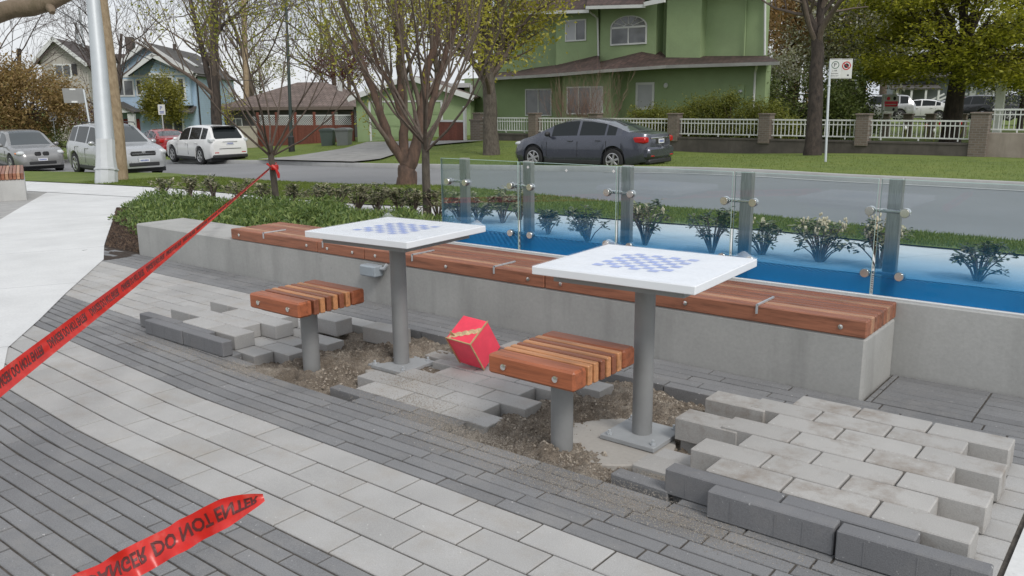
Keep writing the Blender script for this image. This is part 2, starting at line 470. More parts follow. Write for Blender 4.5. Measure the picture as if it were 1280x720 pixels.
PX = lambda pts: [(g(*p).x, g(*p).y) for p in pts]
near_edge = sorted(PX([(33, 215), (120, 216), (207, 217), (330, 227), (438, 232), (552, 233.5), (654, 243), (780, 256), (900, 266), (1100, 288), (1280, 305)]))
walk_far = sorted(PX([(40, 227), (150, 232), (220, 236), (345, 247), (480, 258), (560, 258), (670, 267), (830, 280), (960, 289), (1140, 308), (1280, 320)]))
curb_far = sorted(PX([(340, 203), (460, 207.5), (530, 208.5), (600, 210), (830, 213), (900, 215), (960, 217.5), (1050, 223), (1160, 228), (1280, 234)]))
near_edge = [(-150, near_edge[0][1])] + near_edge + [(40, near_edge[-1][1] - .5)]
walk_far = [(-150, walk_far[0][1])] + walk_far + [(40, walk_far[-1][1] - .3)]
curb_far = [(-150, curb_far[0][1] + .8)] + curb_far + [(6, curb_far[-1][1] - 1.2), (40, curb_far[-1][1] - 1.5)]
NE, WF, CF = interp(near_edge), interp(walk_far), interp(curb_far)
Xl = np.unique(np.concatenate([np.linspace(-150, -45, 22), np.linspace(-45, 8, 107), np.linspace(8, 40, 17)]))
cst = lambda v: (lambda X: np.full(len(X), float(v)))
strip('road', Xl, lambda X: NE(X) - .15, lambda X: CF(X) + .02, 12, -.06, M['asphalt'])
strip('far_verge', Xl, lambda X: CF(X) + .2, cst(33), 24, .075, M['lawn'])
strip('garden_lawn', Xl, cst(33), cst(160), 14, .07, M['lawn'])
strip('near_verge', Xl, lambda X: WF(X) - .1, NE, 8, .03, M['lawn'])
strip('sidewalk', Xl, lambda X: np.where(X > -6.6, np.interp(X, [-6.6, 40], [7.32, 7.0]), np.interp(X, [-13.4, -6.6], [7.9, 7.6])), WF, 10, .012, M['walk'])
# far kerb
mb = MB(); pr = []
for X in np.concatenate([np.linspace(-70, -30, 20), np.linspace(-29.5, 8, 90)]):
    Y = float(CF(X)); z = gzf(X, Y); pr.append([(X, Y, z - .08), (X, Y + .015, z + .07), (X, Y + .03, z + .085), (X, Y + .2, z + .085), (X, Y + .2, z - .05)])
vs_ = [p for q in pr for p in q]; fs_ = []
for i in range(len(pr) - 1):
    for k in range(4): a = i * 5 + k; fs_.append((a, a + 1, a + 6, a + 5))
struct(mb.add(vs_, fs_).build('kerb', M['kerb'], smooth=40))
# gutter pan: paler strip of concrete along the far kerb
strip('gutter', np.linspace(-12, 8, 60), lambda X: CF(X) - .3, lambda X: CF(X) - .005, 2, -.052, M['kerb'])
# horizon sheet
strip('ground', np.concatenate([np.linspace(-600, -150, 5), np.linspace(-140, 60, 41), np.linspace(80, 600, 5)]), cst(-60), cst(700), 40, -.4, M['lawn'])

# plaza concrete: the diagonal path and the paving beyond it
pathR = [(-3.35, .55), (-4.62, 1.585), (-5.40, 1.93), (-5.95, 2.34), (-6.66, 2.84), (-7.85, 3.72), (-8.65, 4.12)]
c1 = g(147, 272)
sheet('plaza_path', [(-30, 10.7)] + [(g(0, 275).x - 6.2, g(0, 275).y + 3.3), (g(0, 275).x, g(0, 275).y), (-4.9, .2), (-3.35, .55)] + pathR[1:] + [(c1.x - .1, c1.y), (-13.3, 7.6), (-13.2, 8.0), (-13.2, 9.6), (-20, 10.3)], .005, M['walk'])
# paving round the far bench (brick pattern in the material)
m, nt, b = base_mat('far_paving')
br = nd(nt, 'ShaderNodeTexBrick'); br.inputs['Scale'].default_value = 1
br.inputs['Color1'].default_value = (.36, .355, .34, 1); br.inputs['Color2'].default_value = (.32, .315, .305, 1); br.inputs['Mortar'].default_value = (.17, .165, .16, 1)
br.inputs['Brick Width'].default_value = .29; br.inputs['Row Height'].default_value = .14; br.inputs['Mortar Size'].default_value = .006
tcn = nd(nt, 'ShaderNodeTexCoord'); nt.links.new(tcn.outputs['Object'], br.inputs['Vector']); nt.links.new(br.outputs[0], b.inputs['Base Color'])
b.inputs['Roughness'].default_value = .85
g0 = g(0, 275); g1 = g(62, 240)
sheet('far_paving', [(g0.x - .0, g0.y), (g1.x, g1.y), (g1.x - 1.2, g1.y + .2), (-26.5, 9.9), (-32, 9.6), (-32, 2), (-14, -1), (g0.x + 3, g0.y - 1.7)], .003, m)
# concrete slab at the right of the paving
sheet('slab', [(-.285, -1), (4, -1), (4, 4.5), (-.285, 4.5)], .006, M['walk'])
# soil of the planting bed and the ribbed mat behind the glass
sheet('planting_bed', [(-7.80, 3.70), (-8.62, 3.98), (c1.x - .1, c1.y - .25), (-13.35, 7.8), (-6.72, 7.62), (-6.3, 6.9), (-6.05, 4.6), (-7.80, 4.6)], .002, M['soil'], .5)
m, nt, b = base_mat('ribbed_mat')
wv = nd(nt, 'ShaderNodeTexWave'); wv.inputs['Scale'].default_value = 9.5; wv.bands_direction = 'DIAGONAL'
tcn = nd(nt, 'ShaderNodeTexCoord'); nt.links.new(tcn.outputs['Object'], wv.inputs['Vector'])
nt.links.new(ramp(nt, wv.outputs['Fac'], [(.3, (.04, .042, .05)), (.7, (.34, .345, .36))]), b.inputs['Base Color']); b.inputs['Roughness'].default_value = .8
bump(nt, b, wv.outputs['Fac'], .8, .02)
strip('ribbed_ground_mat', np.linspace(-6.7, 3, 30), cst(4.6), lambda X: np.interp(X, [-6.7, 40], [7.4, 7.05]), 8, .006, m)

# ------------------------------------------------------------------ laid paving with the dug-out hole
LP, WPV, GAP = .2925, .14, .0078
def ybend(x, y):
    k = min(1, max(0, (3.45 - y) / 1.1)); return y + k * .055 * max(0, -(x + 3.7))
def paver_block(mb, x0, x1, y0, y1, ztop, th, bev=.003, mi=0, jit=0.0):
    z = ztop + (rnd.uniform(-jit, jit) if jit else 0)
    a = [(x0, ybend(x0, y0)), (x1, ybend(x1, y0)), (x1, ybend(x1, y1)), (x0, ybend(x0, y1))]
    i_ = [(x0 + bev, ybend(x0, y0) + bev), (x1 - bev, ybend(x1, y0) + bev), (x1 - bev, ybend(x1, y1) - bev), (x0 + bev, ybend(x0, y1) - bev)]
    t = [rnd.uniform(-jit, jit) * .5 for _ in range(4)]
    vs = [(*p, z - th) for p in a] + [(*p, z - bev + t[k]) for k, p in enumerate(a)] + [(*p, z + t[k]) for k, p in enumerate(i_)]
    fs = [(0, 1, 5, 4), (1, 2, 6, 5), (2, 3, 7, 6), (3, 0, 4, 7), (4, 5, 9, 8), (5, 6, 10, 9), (6, 7, 11, 10), (7, 4, 8, 11), (8, 9, 10, 11)]
    mb.add(vs, fs, mi)
# what is missing, per row: (y of row start, x from, x to)
HOLE = {
 'D7': [(-3.84, -3.05), (-2.42, -1.30)],      # dark row at 2.56
 'D8': [(-4.05, -3.30), (-2.45, -2.255), (-2.2, -1.61)],  # dark row at 2.63
 0: [(-4.03, -3.165), (-2.29, -1.44)],        # light rows from 2.70 on
 1: [(-4.03, -3.29), (-2.44, -1.60)],
 2: [(-4.17, -3.155), (-2.29, -1.5)],
 3: [(-4.03, -3.30), (-3.30, -3.02), (-2.44, -1.45)],
 4: [(-4.31, -3.29), (-2.44, -1.5)],
 5: [(-4.17, -3.0), (-2.3, -1.44)],
 6: [(-3.9, -1.53)],
}
def missing(key, a, b):
    c = (a + b) / 2
    for x0, x1 in HOLE.get(key, []):
        if x0 < c < x1: return True
    return False
lp = MB(); dp = MB()
XR = -.30
PR_Y = [p[1] for p in pathR]; PR_X = [p[0] for p in pathR]
def row(mb, y0, y1, phase, key=None, L=LP, xl=-8.6, xr=XR, jit=.0012, th=.1, joints=None):
    x = phase + math.floor((xl - phase) / L) * L
    segs = []; xl = max(xl, float(np.interp(y1, PR_Y, PR_X)) - .32)
    while x < xr:
        segs.append((max(x, xl), min(x + L, xr))); x += L
    for a, b in segs:
        if b - a < .03: continue
        if key is not None:
            if missing(key, a, b): continue
        paver_block(mb, a + GAP / 2, b - GAP / 2, y0 + GAP / 2, y1 - GAP / 2, 0, th, jit=jit)
ODD, EVEN = -2.305, -2.4525
for i in range(7):                                   # field beyond the band: rows from 2.70 to 3.68
    y = 2.70 + i * WPV
    row(lp, y, y + WPV, ODD if i % 2 == 0 else EVEN, i)
DW = .0685
for i in range(6):                                   # charcoal band
    y = 2.15 + i * DW
    row(dp, y, y + DW, -2.1 + (i * 113 % 7) * .041, None, jit=.0015)
row(dp, 2.561, 2.63, -3.055, 'D7', jit=.0015); row(dp, 2.63, 2.70, -3.30 + .0, 'D8', jit=.0015)
for i in range(4):                                   # light band in front
    y = 1.57 + i * .145
    row(lp, y, y + .145, (-1.8795 if i % 2 == 1 else -1.8795 + LP / 2), None)
for i in range(20):                                  # charcoal field nearest the camera
    y = 1.57 - (i + 1) * DW
    row(dp, y, y + DW, -2.0 + (i * 5 % 9) * .037, None, xl=-5.4, jit=.0015)
for i in range(5):                                   # charcoal strip along the bench
    y = 3.68 + i * .076
    row(dp, y, y + .076, -1.53 + (i * 3 % 5) * .05, 'S%d' % i, L=.43)
# charcoal planks in the corner right of the bench (stack bond)
for i in range(7):
    y = 4.065 + i * .07
    row(dp, y, y + .07, -.625, None, L=.43, xl=-1.085)
HOLE['S0'] = [(-3.9, -2.2)]
lp.build('light_paving', M['paver'], fix=False); dp.build('charcoal_paving', M['dark'], fix=False)
struct(bpy.data.objects['light_paving']); struct(bpy.data.objects['charcoal_paving'])
# bedding under the pavers
mb = MB(); mb.box(-8.7, XR, .1, 4.56, -.2, -.098); struct(mb.build('paving_bed', M['sand']))
M['jsand'] = mat('joint_sand', (.075, .066, .056), .95, .45, 22, bmp=.5, bscale=200)
mb = MB(); mb.box(-8.4, XR + .014, .1, 2.555, -.0975, -.0062); mb.box(-8.4, -4.45, 2.5551, 3.69, -.0974, -.0063); mb.box(-1.25, XR + .014, 2.5551, 3.69, -.0974, -.0063); mb.box(-8.4, XR + .014, 3.77, 4.05, -.0976, -.0064); mb.box(-1.09, XR + .014, 4.051, 4.555, -.0976, -.0064)
struct(mb.build('joint_sand', M['jsand']))

# sand in the hole
def vnoise(P, sc, seed):
    r = np.random.default_rng(seed); n = 64; G = r.random((n, n))
    x = P[..., 0] * sc; y = P[..., 1] * sc; xi = np.floor(x).astype(int); yi = np.floor(y).astype(int); fx = x - xi; fy = y - yi
    fx = fx * fx * (3 - 2 * fx); fy = fy * fy * (3 - 2 * fy)
    q = lambda a, b: G[a % n, b % n]
    return (q(xi, yi) * (1 - fx) + q(xi + 1, yi) * fx) * (1 - fy) + (q(xi, yi + 1) * (1 - fx) + q(xi + 1, yi + 1) * fx) * fy
SANDZ = []
def sand_patch(name, x0, x1, y0, y1, base, mounds, seed):
    st = .008; X = np.arange(x0, x1, st); Y = np.arange(y0, y1, st)
    P = np.stack(np.meshgrid(X, Y, indexing='ij'), -1)
    Z = base + .034 * (vnoise(P, 5, seed) - .5) + .030 * (vnoise(P, 14, seed + 1) - .5) + .026 * (vnoise(P, 36, seed + 2) - .5) + .018 * (vnoise(P, 85, seed + 3) - .5)
    for mx_, my_, r_, h_ in mounds:
        d2 = ((P[..., 0] - mx_) ** 2 + (P[..., 1] - my_) ** 2) / r_ ** 2
        Z += h_ * np.exp(-d2) * (1 + .55 * (vnoise(P, 28, seed + 5) - .5) + .35 * (vnoise(P, 75, seed + 6) - .5))
    e = np.minimum(np.minimum(P[..., 0] - x0, x1 - P[..., 0]), np.minimum(P[..., 1] - y0, y1 - P[..., 1]))
    Z = np.where(e < .03, np.minimum(Z, -.05), Z)
    V = np.concatenate([P, Z[..., None]], -1).reshape(-1, 3); ny = len(Y)
    i = np.arange(len(X) - 1)[:, None] * ny + np.arange(ny - 1)[None, :]
    F = np.stack([i, i + ny, i + ny + 1, i + 1], -1).reshape(-1, 4)
    o = npmesh(name, V, F, M['sand'], smooth=True)
    SANDZ.append((x0, y0, st, Z)); return tag(o, None, None, kind='stuff')
o = sand_patch('excavated_sand', -4.36, -2.98, 2.57, 3.75, -.058, [(-3.55, 2.72, .16, .05), (-3.85, 2.70, .14, .035), (-3.5, 3.0, .2, .045), (-3.45, 3.35, .22, .05), (-3.1, 3.5, .18, .045), (-3.85, 2.95, .15, .03), (-3.36, 3.02, .10, -.035), (-3.32, 2.78, .11, -.045), (-3.7, 3.25, .2, .03)], 3)
o['label'] = 'loose brown bedding sand round the far seat and far table leg'; o['category'] = 'sand'
o = sand_patch('excavated_sand', -2.44, -1.40, 2.57, 3.75, -.06, [(-1.95, 2.62, .11, .055), (-1.72, 2.60, .10, .05), (-2.15, 2.72, .13, .05), (-2.3, 2.80, .10, .04), (-2.15, 3.2, .16, .06), (-2.0, 3.45, .2, .05), (-1.72, 3.45, .15, .045), (-1.9, 2.75, .12, .02), (-1.75, 3.02, .2, -.02)], 9)
o['label'] = 'loose brown bedding sand heaped round the near seat and near table leg'; o['category'] = 'sand'
# footing pads showing in the sand
mb = MB()
for cx, cy_, r_ in ((-1.83, 3.0, .27), (-3.34, 3.17, .2)):
    prof = [(r_, -.098), (r_ * .99, -.042), (r_ * .96, -.036), (.001, -.034)]
    mb.lathe(prof, 28, M=Matrix.Translation((cx, cy_, 0)))
struct(mb.build('footing_pad', concrete_mat('pad_concrete', (.38, .36, .33), .3, False)))
# grit spilled over the paving and lumps on the sand
def grit(name, n, area, zf, smin, smax, m, label):
    V = []; F = []; k = 0
    for _ in range(n):
        x, y = area(); s = rnd.uniform(smin, smax); z = zf(x, y)
        a = rnd.uniform(0, 6.28); pts = []
        for q in range(4):
            an = a + q * PI / 2 + rnd.uniform(-.4, .4); pts.append((x + s * math.cos(an) * rnd.uniform(.7, 1.2), y + s * math.sin(an) * rnd.uniform(.7, 1.2), z))
        V += pts + [(x + rnd.uniform(-.3, .3) * s, y + rnd.uniform(-.3, .3) * s, z + s * rnd.uniform(.7, 1.3))]
        for q in range(4): F.append((k + q, k + (q + 1) % 4, k + 4))
        k += 5
    o = npmesh(name, V, F, m); o['kind'] = 'stuff'; o['label'] = label; o['category'] = 'grit'
    return o
M['grit'] = leafmat('sand_grit', [(.20, .175, .145), (.31, .28, .24), (.42, .385, .335)], 0.0, .95)
def spill():
    while True:
        c = rnd.choice([(-2.55, 2.62, .22, .05), (-2.2, 2.50, .28, .06), (-1.85, 2.46, .3, .06), (-1.5, 2.46, .22, .07), (-2.35, 2.6, .15, .05), (-2.8, 2.75, .2, .07), (-3.0, 2.95, .12, .08), (-1.2, 2.45, .2, .05), (-3.9, 2.55, .12, .05), (-4.6, 2.5, .35, .05), (-1.42, 2.72, .07, .06)])
        x = rnd.gauss(c[0], c[2]); y = rnd.gauss(c[1], c[3])
        if -8 < x < -.5 and y > 1.6 and y < 3.6: return x, y
grit('spilled_sand', 42000, spill, lambda x, y: .0005, .0007, .0024, M['grit'], 'fine sand grit scattered over the paving beside the dug hole')

def lump():
    k = rnd.randrange(2); x0, y0, st, Z = SANDZ[k]
    while True:
        x = rnd.uniform(x0 + .06, x0 + st * (Z.shape[0] - 8)); y = rnd.uniform(y0 + .05, y0 + st * (Z.shape[1] - 8))
        if vnoise(np.array([x, y]), 7, 77) > .42: return x, y
def lumpz(x, y):
    for x0, y0, st, Z in SANDZ:
        i, j = int((x - x0) / st), int((y - y0) / st)
        if 0 <= i < Z.shape[0] and 0 <= j < Z.shape[1]: return float(Z[i, j]) - .002
    return -.05
M['clod'] = leafmat('sand_clod', [(.13, .105, .08), (.25, .21, .165), (.42, .375, .315)], 0.0, .95)
grit('sand_clods', 11000, lump, lumpz, .0016, .0095, M['clod'], 'small clods and stones lying on the dug out sand')

M['chip'] = leafmat('mulch_chip', [(.025, .016, .012), (.06, .038, .026), (.11, .075, .05)], 0.0, .95)
def chipspot():
    while True:
        x, y = rnd.uniform(-13, -7.86), rnd.uniform(4.1, 6.6)
        if y > 4.12 + (-8.6 - x) * .53 and y < 4.5 + (-7.9 - x) * .62: return x, y
grit('bark_mulch', 7000, chipspot, lambda x, y: gzf(x, y) + .006, .006, .022, M['chip'], 'dark bark mulch chips at the left end of the planting bed')

# ------------------------------------------------------------------ loose stacked pavers
ORD = ['first', 'second', 'third', 'fourth', 'fifth', 'sixth', 'seventh', 'eighth']
def loose(x0, x1, y0, y1, z0, th, mkey, label, rot=0.0, grp='loose pavers stacked on the paving', tilt=None):
    cx, cy_ = (x0 + x1) / 2, (y0 + y1) / 2
    mb = MB(); hx, hy = (x1 - x0) / 2, (y1 - y0) / 2
    mb.box(-hx, hx, -hy, hy, 0, th, bev=.0042)
    # moulded ribs down the long side of the charcoal blocks
    if mkey == 'dark_loose' and hx > .15:
        for q in (-.6, .12, .55): mb.box(q * hx - .0022, q * hx + .0022, -hy - .0012, -hy + .001, .004, th - .014)
    o = mb.build('loose_paver', M[mkey], loc=(cx, cy_, z0), rotz=rot + rnd.uniform(-.011, .011))
    if tilt: o.rotation_euler = (tilt[0], tilt[1], rot)
    return tag(o, label, 'paver', grp)
TH = .1
# near stack (right): light rows, front to back. x joints in each row
y0 = 2.672; rp = .1435
rows = [
 (-1.248, [-.965, -.668, -.372]),
 (-1.38, [-1.10, -.812, -.52]),
 (-1.25, [-.965, -.668, -.378]),
 (-1.385, [-1.10, -.815, -.525]),
 (-1.25, [-.97, -.672, -.382]),
 (-1.385, [-1.105, -.82, -.538]),
 (-1.25, [-.985, -.70, -.40]),
]
for i, (xl, js) in enumerate(rows):
    x = xl
    for k, j in enumerate(js):
        a, b_ = x + .004, j - .004
        pos = ['left end', 'middle', 'right end'][k]
        lab = 'light grey paver, %s of the %s row behind the near stack dark edge' % (pos, ORD[i])
        loose(a, b_, y0 + i * rp + .004, y0 + (i + 1) * rp - .004, rnd.uniform(.001, .004), TH, 'paver_dirty', lab, grp='light pavers in the near stack')
        x = j
# its charcoal edge: second course behind, two loose blocks in front
loose(-1.365, -.94, 2.597, 2.667, .002, TH, 'dark_loose', 'left charcoal block of the rear dark row on the near stack', grp='charcoal blocks of the near stack')
loose(-.932, -.512, 2.597, 2.667, .002, TH, 'dark_loose', 'right charcoal block of the rear dark row on the near stack', grp='charcoal blocks of the near stack')
loose(-1.163, -.733, 2.527, 2.592, .002, TH, 'dark_loose', 'left charcoal block standing foremost in the near stack', rot=.005, grp='charcoal blocks of the near stack')
loose(-.722, -.298, 2.52, 2.588, .002, TH, 'dark_loose', 'right charcoal block standing foremost in the near stack at picture edge', rot=.012, grp='charcoal blocks of the near stack')
# far stack (left)
rowsL = [
 (-4.835, [-4.545, -4.252], 2.722),
 (-5.20, [-4.97, -4.68, -4.39], 2.862),
 (-4.83, [-4.54, -4.25], 3.004),
 (-5.185, [-4.97, -4.685, -4.385], 3.146),
]
for i, (xl, js, yy) in enumerate(rowsL):
    x = xl
    for k, j in enumerate(js):
        lab = 'light grey paver in far stack, %s row behind its dark edge, %s from left' % (ORD[i], ORD[k])
        loose(x + .003, j - .003, yy + .003, yy + .139, .001, .087, 'paver', lab, grp='light pavers in the far stack'); x = j
loose(-5.235, -4.81, 2.668, 2.735, .002, .088, 'dark_loose', 'left charcoal block in the rear dark row of the far stack', grp='charcoal blocks of the far stack')
loose(-4.80, -4.44, 2.665, 2.718, .002, .086, 'dark_loose', 'right charcoal block in the rear dark row of the far stack', grp='charcoal blocks of the far stack')
loose(-5.045, -4.615, 2.60, 2.664, .002, .088, 'dark_loose', 'left charcoal block in the front dark row of the far stack', grp='charcoal blocks of the far stack')
loose(-4.607, -4.185, 2.60, 2.664, .002, .088, 'dark_loose', 'right charcoal block in the front dark row of the far stack', grp='charcoal blocks of the far stack')
# pavers left lying at the edge of the hole
loose(-3.30, -3.01, 3.325, 3.455, -.096, .1, 'paver_dirty', 'light grey paver lying in the sand left of the red box', grp='pavers left in the hole')
loose(-2.86, -2.57, 3.462, 3.60, .001, .1, 'paver_dirty', 'light grey paver the red box leans back on', grp='pavers left in the hole')
loose(-3.94, -3.65, 3.43, 3.565, -.05, .1, 'paver', 'light grey paver at the hole edge below the junction box', rot=.03, grp='pavers left in the hole')
loose(-4.33, -4.04, 3.30, 3.435, -.012, .1, 'paver', 'light grey paver standing proud behind the far seat', rot=.02, grp='pavers left in the hole')
loose(-1.60, -1.35, 2.60, 2.667, -.055, .07, 'dark', 'sandy charcoal block sunk at the front edge of the near hole', rot=-.03, grp='pavers left in the hole')
loose(-1.58, -1.37, 2.73, 2.86, -.055, .07, 'paver_dirty', 'sandy light paver sunk at the left of the near stack', rot=.02, grp='pavers left in the hole')
loose(-1.59, -1.31, 3.10, 3.235, -.008, .1, 'paver_dirty', 'light paver at the hole edge right of the near table base', grp='pavers left in the hole')
loose(-1.585, -1.31, 3.375, 3.51, .0, .1, 'paver_dirty', 'light paver at the hole edge behind the near table base', grp='pavers left in the hole')

# ------------------------------------------------------------------ concrete bench with timber seat sections
BX0, BX1, BY, BW, BH = -7.841, -1.099, 4.061, .50, .302
bench = thing('bench', 'long concrete bench topped with red brown timber slats in front of the glass screen', 'bench', (0, 0, 0))
mb = MB(); mb.box(BX0, BX1, BY, BY + BW, -.15, BH, bev=.012); mb.build('concrete_base', M['wall'], bench)
joints = [-6.262, -5.13, -4.605, -2.985, -1.100]
ST = .0855
def slat_section(x0, x1, nlen):
    t = thing_part = None
    mb = MB(); y = BY - .004; n = 9; wfront = .075
    widths = [wfront] + [.0435] * 7 + [.046]
    seq = [0, 1, 2, 0, 2, 0, 1, 2, 0]
    for k, w_ in enumerate(widths):
        mb.box(x0, x1, y, y + w_, BH, BH + ST, seq[k], bev=.006); y += w_ + .0101
    return mb
secs = [(-6.262, -5.134), (-5.130, -4.607), (-4.603, -2.988), (-2.983, -1.100)]
tone = [('woodW1', 'woodW2', 'woodW3'), ('woodW1', 'woodW2', 'woodW3'), ('woodW1', 'woodW2', 'woodW3'), ('woodW1', 'woodW2', 'woodW3')]
for (a, b_), tn in zip(secs, tone):
    sec = slat_section(a, b_, 0).build('seat_section', [M[t] for t in tn], bench, smooth=30)
    bolts = [a + .12, b_ - .12] + ([(a + b_) / 2] if b_ - a > 1.4 else [])
    for x in bolts:
        q = MB(); q.lathe([(.0001, -.004), (.013, -.004), (.012, .004), (.004, .006), (.0001, .006)], 14, M=Matrix.Translation((x, BY - .006, BH + ST * .5)) @ Matrix.Rotation(PI / 2, 4, 'X'))
        q.build('bolt', M['steel_bright'], sec, smooth=30)
for x in (-5.80, -5.06, -4.11, -3.38, -2.25, -1.64):
    q = MB(); q.box(x - .005, x + .005, BY - .011, BY + .21, BH + ST + .0005, BH + ST + .009); q.box(x - .005, x + .005, BY - .012, BY - .005, BH + ST - .04, BH + ST + .009)
    q.build('skate_stop', M['galv'], bench)
q = MB(); q.box(-4.57, -4.41, BY - .085, BY - .001, .205, .285, bev=.008); q.box(-4.56, -4.42, BY - .09, BY - .084, .213, .277, bev=.002)
jb = q.build('junction_box', mat('grey_plastic', (.30, .34, .37), .5, .05), bench)
q = MB(); q.tube([(-4.41, BY - .03, .262), (-4.37, BY - .03, .268), (-4.35, BY - .02, .30)], .012, 8); q.build('conduit', M['galv'], jb, smooth=40)

# ------------------------------------------------------------------ glass screen on its low wall
m, nt, b = base_mat('blue_fade_glass')
tcn = nd(nt, 'ShaderNodeTexCoord'); sx = nd(nt, 'ShaderNodeSeparateXYZ'); nt.links.new(tcn.outputs['Object'], sx.inputs[0])
gr = ramp(nt, mrange(nt, sx.outputs['Z'], .39, 1.01, 0, 1), [(0.0, (.97, .97, .97)), (.14, (.82, .82, .82)), (.27, (.40, .40, .40)), (.40, (.14, .14, .14)), (.54, (.05, .05, .05)), (1.0, (.03, .03, .03))])
tr = nd(nt, 'ShaderNodeBsdfTransparent'); tr.inputs[0].default_value = (.93, .97, .96, 1)
# the printed film tints what is seen through it and scatters a little blue
tint = mixrgb(nt, gr, (.965, .985, .985), (.22, .64, .94)); nt.links.new(tint, tr.inputs[0])
df = nd(nt, 'ShaderNodeBsdfDiffuse'); df.inputs[0].default_value = (.022, .37, .76, 1)
tl = nd(nt, 'ShaderNodeBsdfTranslucent'); tl.inputs[0].default_value = (.022, .37, .76, 1)
ad = nd(nt, 'ShaderNodeMixShader'); ad.inputs[0].default_value = .5; nt.links.new(df.outputs[0], ad.inputs[1]); nt.links.new(tl.outputs[0], ad.inputs[2])
fq = nd(nt, 'ShaderNodeMath', operation='MULTIPLY'); nt.links.new(gr, fq.inputs[0]); nt.links.new(mrange(nt, noise(nt, 3.2, 7, .62, stretch=(1, 1, .5)),   .3, .7, .46, .60), fq.inputs[1])
m1 = nd(nt, 'ShaderNodeMixShader'); nt.links.new(fq.outputs[0], m1.inputs[0]); nt.links.new(tr.outputs[0], m1.inputs[1]); nt.links.new(ad.outputs[0], m1.inputs[2])
gl = nd(nt, 'ShaderNodeBsdfGlossy'); gl.inputs['Roughness'].default_value = .02
fr = nd(nt, 'ShaderNodeFresnel'); fr.inputs[0].default_value = 1.45
fm = nd(nt, 'ShaderNodeMath', operation='MULTIPLY'); nt.links.new(fr.outputs[0], fm.inputs[0]); fm.inputs[1].default_value = .8
m2 = nd(nt, 'ShaderNodeMixShader'); nt.links.new(fm.outputs[0], m2.inputs[0]); nt.links.new(m1.outputs[0], m2.inputs[1]); nt.links.new(gl.outputs[0], m2.inputs[2])
nt.links.new(m2.outputs[0], nt.nodes['Material Output'].inputs[0]); M['glass'] = m
m, nt, b = base_mat('glass_edge'); b.inputs['Base Color'].default_value = (.45, .6, .56, 1); b.inputs['Roughness'].default_value = .25; M['gedge'] = m
WY = 4.563; WTOP = .392
lw = thing('low_wall', 'low concrete wall carrying the blue tinted glass screen behind the bench', 'wall', (0, 0, 0))
mb = MB(); mb.box(-5.2, 1.2, WY, WY + .2, -.3, WTOP - .002, bev=.006); mb.build('wall_body', M['wallcap'], lw)
mb = MB(); mb.box(-4.72, 1.2, WY + .035, WY + .09, WTOP - .002, WTOP + .006, bev=.002); mb.build('channel_strip', M['white'], lw)
scr = thing('glass_screen', 'clear glass screen fading to blue at its foot, held by square steel posts', 'glass screen', (0, 0, 0))
PXs = [-4.17, -3.58, -2.79, -1.99, -1.18, -.38]
GY = WY + .055
for x in PXs[:-1] + [-.38 + .0]:
    q = MB(); q.box(x - .034, x + .034, GY + .042, GY + .088, WTOP + .004, 1.012, bev=.003); q.box(x - .05, x + .05, GY + .02, GY + .10, WTOP - .003, WTOP + .010, bev=.002)
    po = q.build('post', M['steel'], scr)
    for z in (.842, .512):
        q = MB()
        for sx_ in (-.078, .072):
            q.lathe([(.0001, -.024), (.022, -.024), (.0245, -.02), (.0245, .012), (.014, .014), (.014, .03), (.0001, .03)], 18, M=Matrix.Translation((x - .012 + sx_ * 1.15, GY - .004, z)) @ Matrix.Rotation(PI / 2, 4, 'X') @ Matrix.Scale(-1, 4, (0, 0, 1)))
        q.tube([(x - .012 - .09, GY + .028, z), (x - .012 + .083, GY + .028, z)], .011, 10)
        q.build('clamp', M['steel_bright'], po, smooth=35)
edges = [(-4.345, -3.622), (-3.606, -2.832), (-2.818, -2.052), (-2.038, -1.252), (-1.238, -.42), (-.40, .45)]
for k, (a, b_) in enumerate(edges):
    q = MB(); q.box(a + .0012, b_ - .0012, GY - .005, GY + .005, WTOP + .008, 1.008); gp = q.build('glass_pane', M['glass'], scr)
    q = MB(); e = .0012
    q.box(a, a + e, GY - .005, GY + .005, WTOP + .008, 1.008); q.box(b_ - e, b_, GY - .005, GY + .005, WTOP + .008, 1.008); q.box(a, b_, GY - .005, GY + .005, 1.008, 1.0105)
    q.build('glass_edge', M['gedge'], gp)
q = MB()
for px, py in ((660, 209), (708, 213), (767, 214)):
    p_ = atY(px, py, GY - .006); q.box(-.008, .008, -.001, .0, -.008, .008, M=Matrix.Translation(p_) @ Matrix.Rotation(PI / 4, 4, 'Y'))
q.build('sticker', M['white'], scr)

# ------------------------------------------------------------------ chess tables
M['top'] = mat('white_table_top', (.78, .80, .83), .3, .02, 4)
M['toped'] = mat('table_edge', (.50, .50, .49), .5, .05, 4)
M['chess'] = mat('pale_blue_squares', (.27, .36, .69), .4, .12, 12)
m, nt, b = base_mat('protective_film')
tr = nd(nt, 'ShaderNodeBsdfTransparent'); b.inputs['Base Color'].default_value = (.86, .90, .95, 1); b.inputs['Roughness'].default_value = .22
mx_ = nd(nt, 'ShaderNodeMixShader'); nt.links.new(mrange(nt, noise(nt, 9, 6, .6), .3, .7, .10, .34), mx_.inputs[0]); nt.links.new(tr.outputs[0], mx_.inputs[1]); nt.links.new(b.outputs[0], mx_.inputs[2])
nt.links.new(mx_.outputs[0], nt.nodes['Material Output'].inputs[0]); M['film'] = m
TW, TD, TZ = .724, .655, .76
M['plate_grey'] = mat('grey_base_plate', (.33, .345, .355), .5, .1, 9)
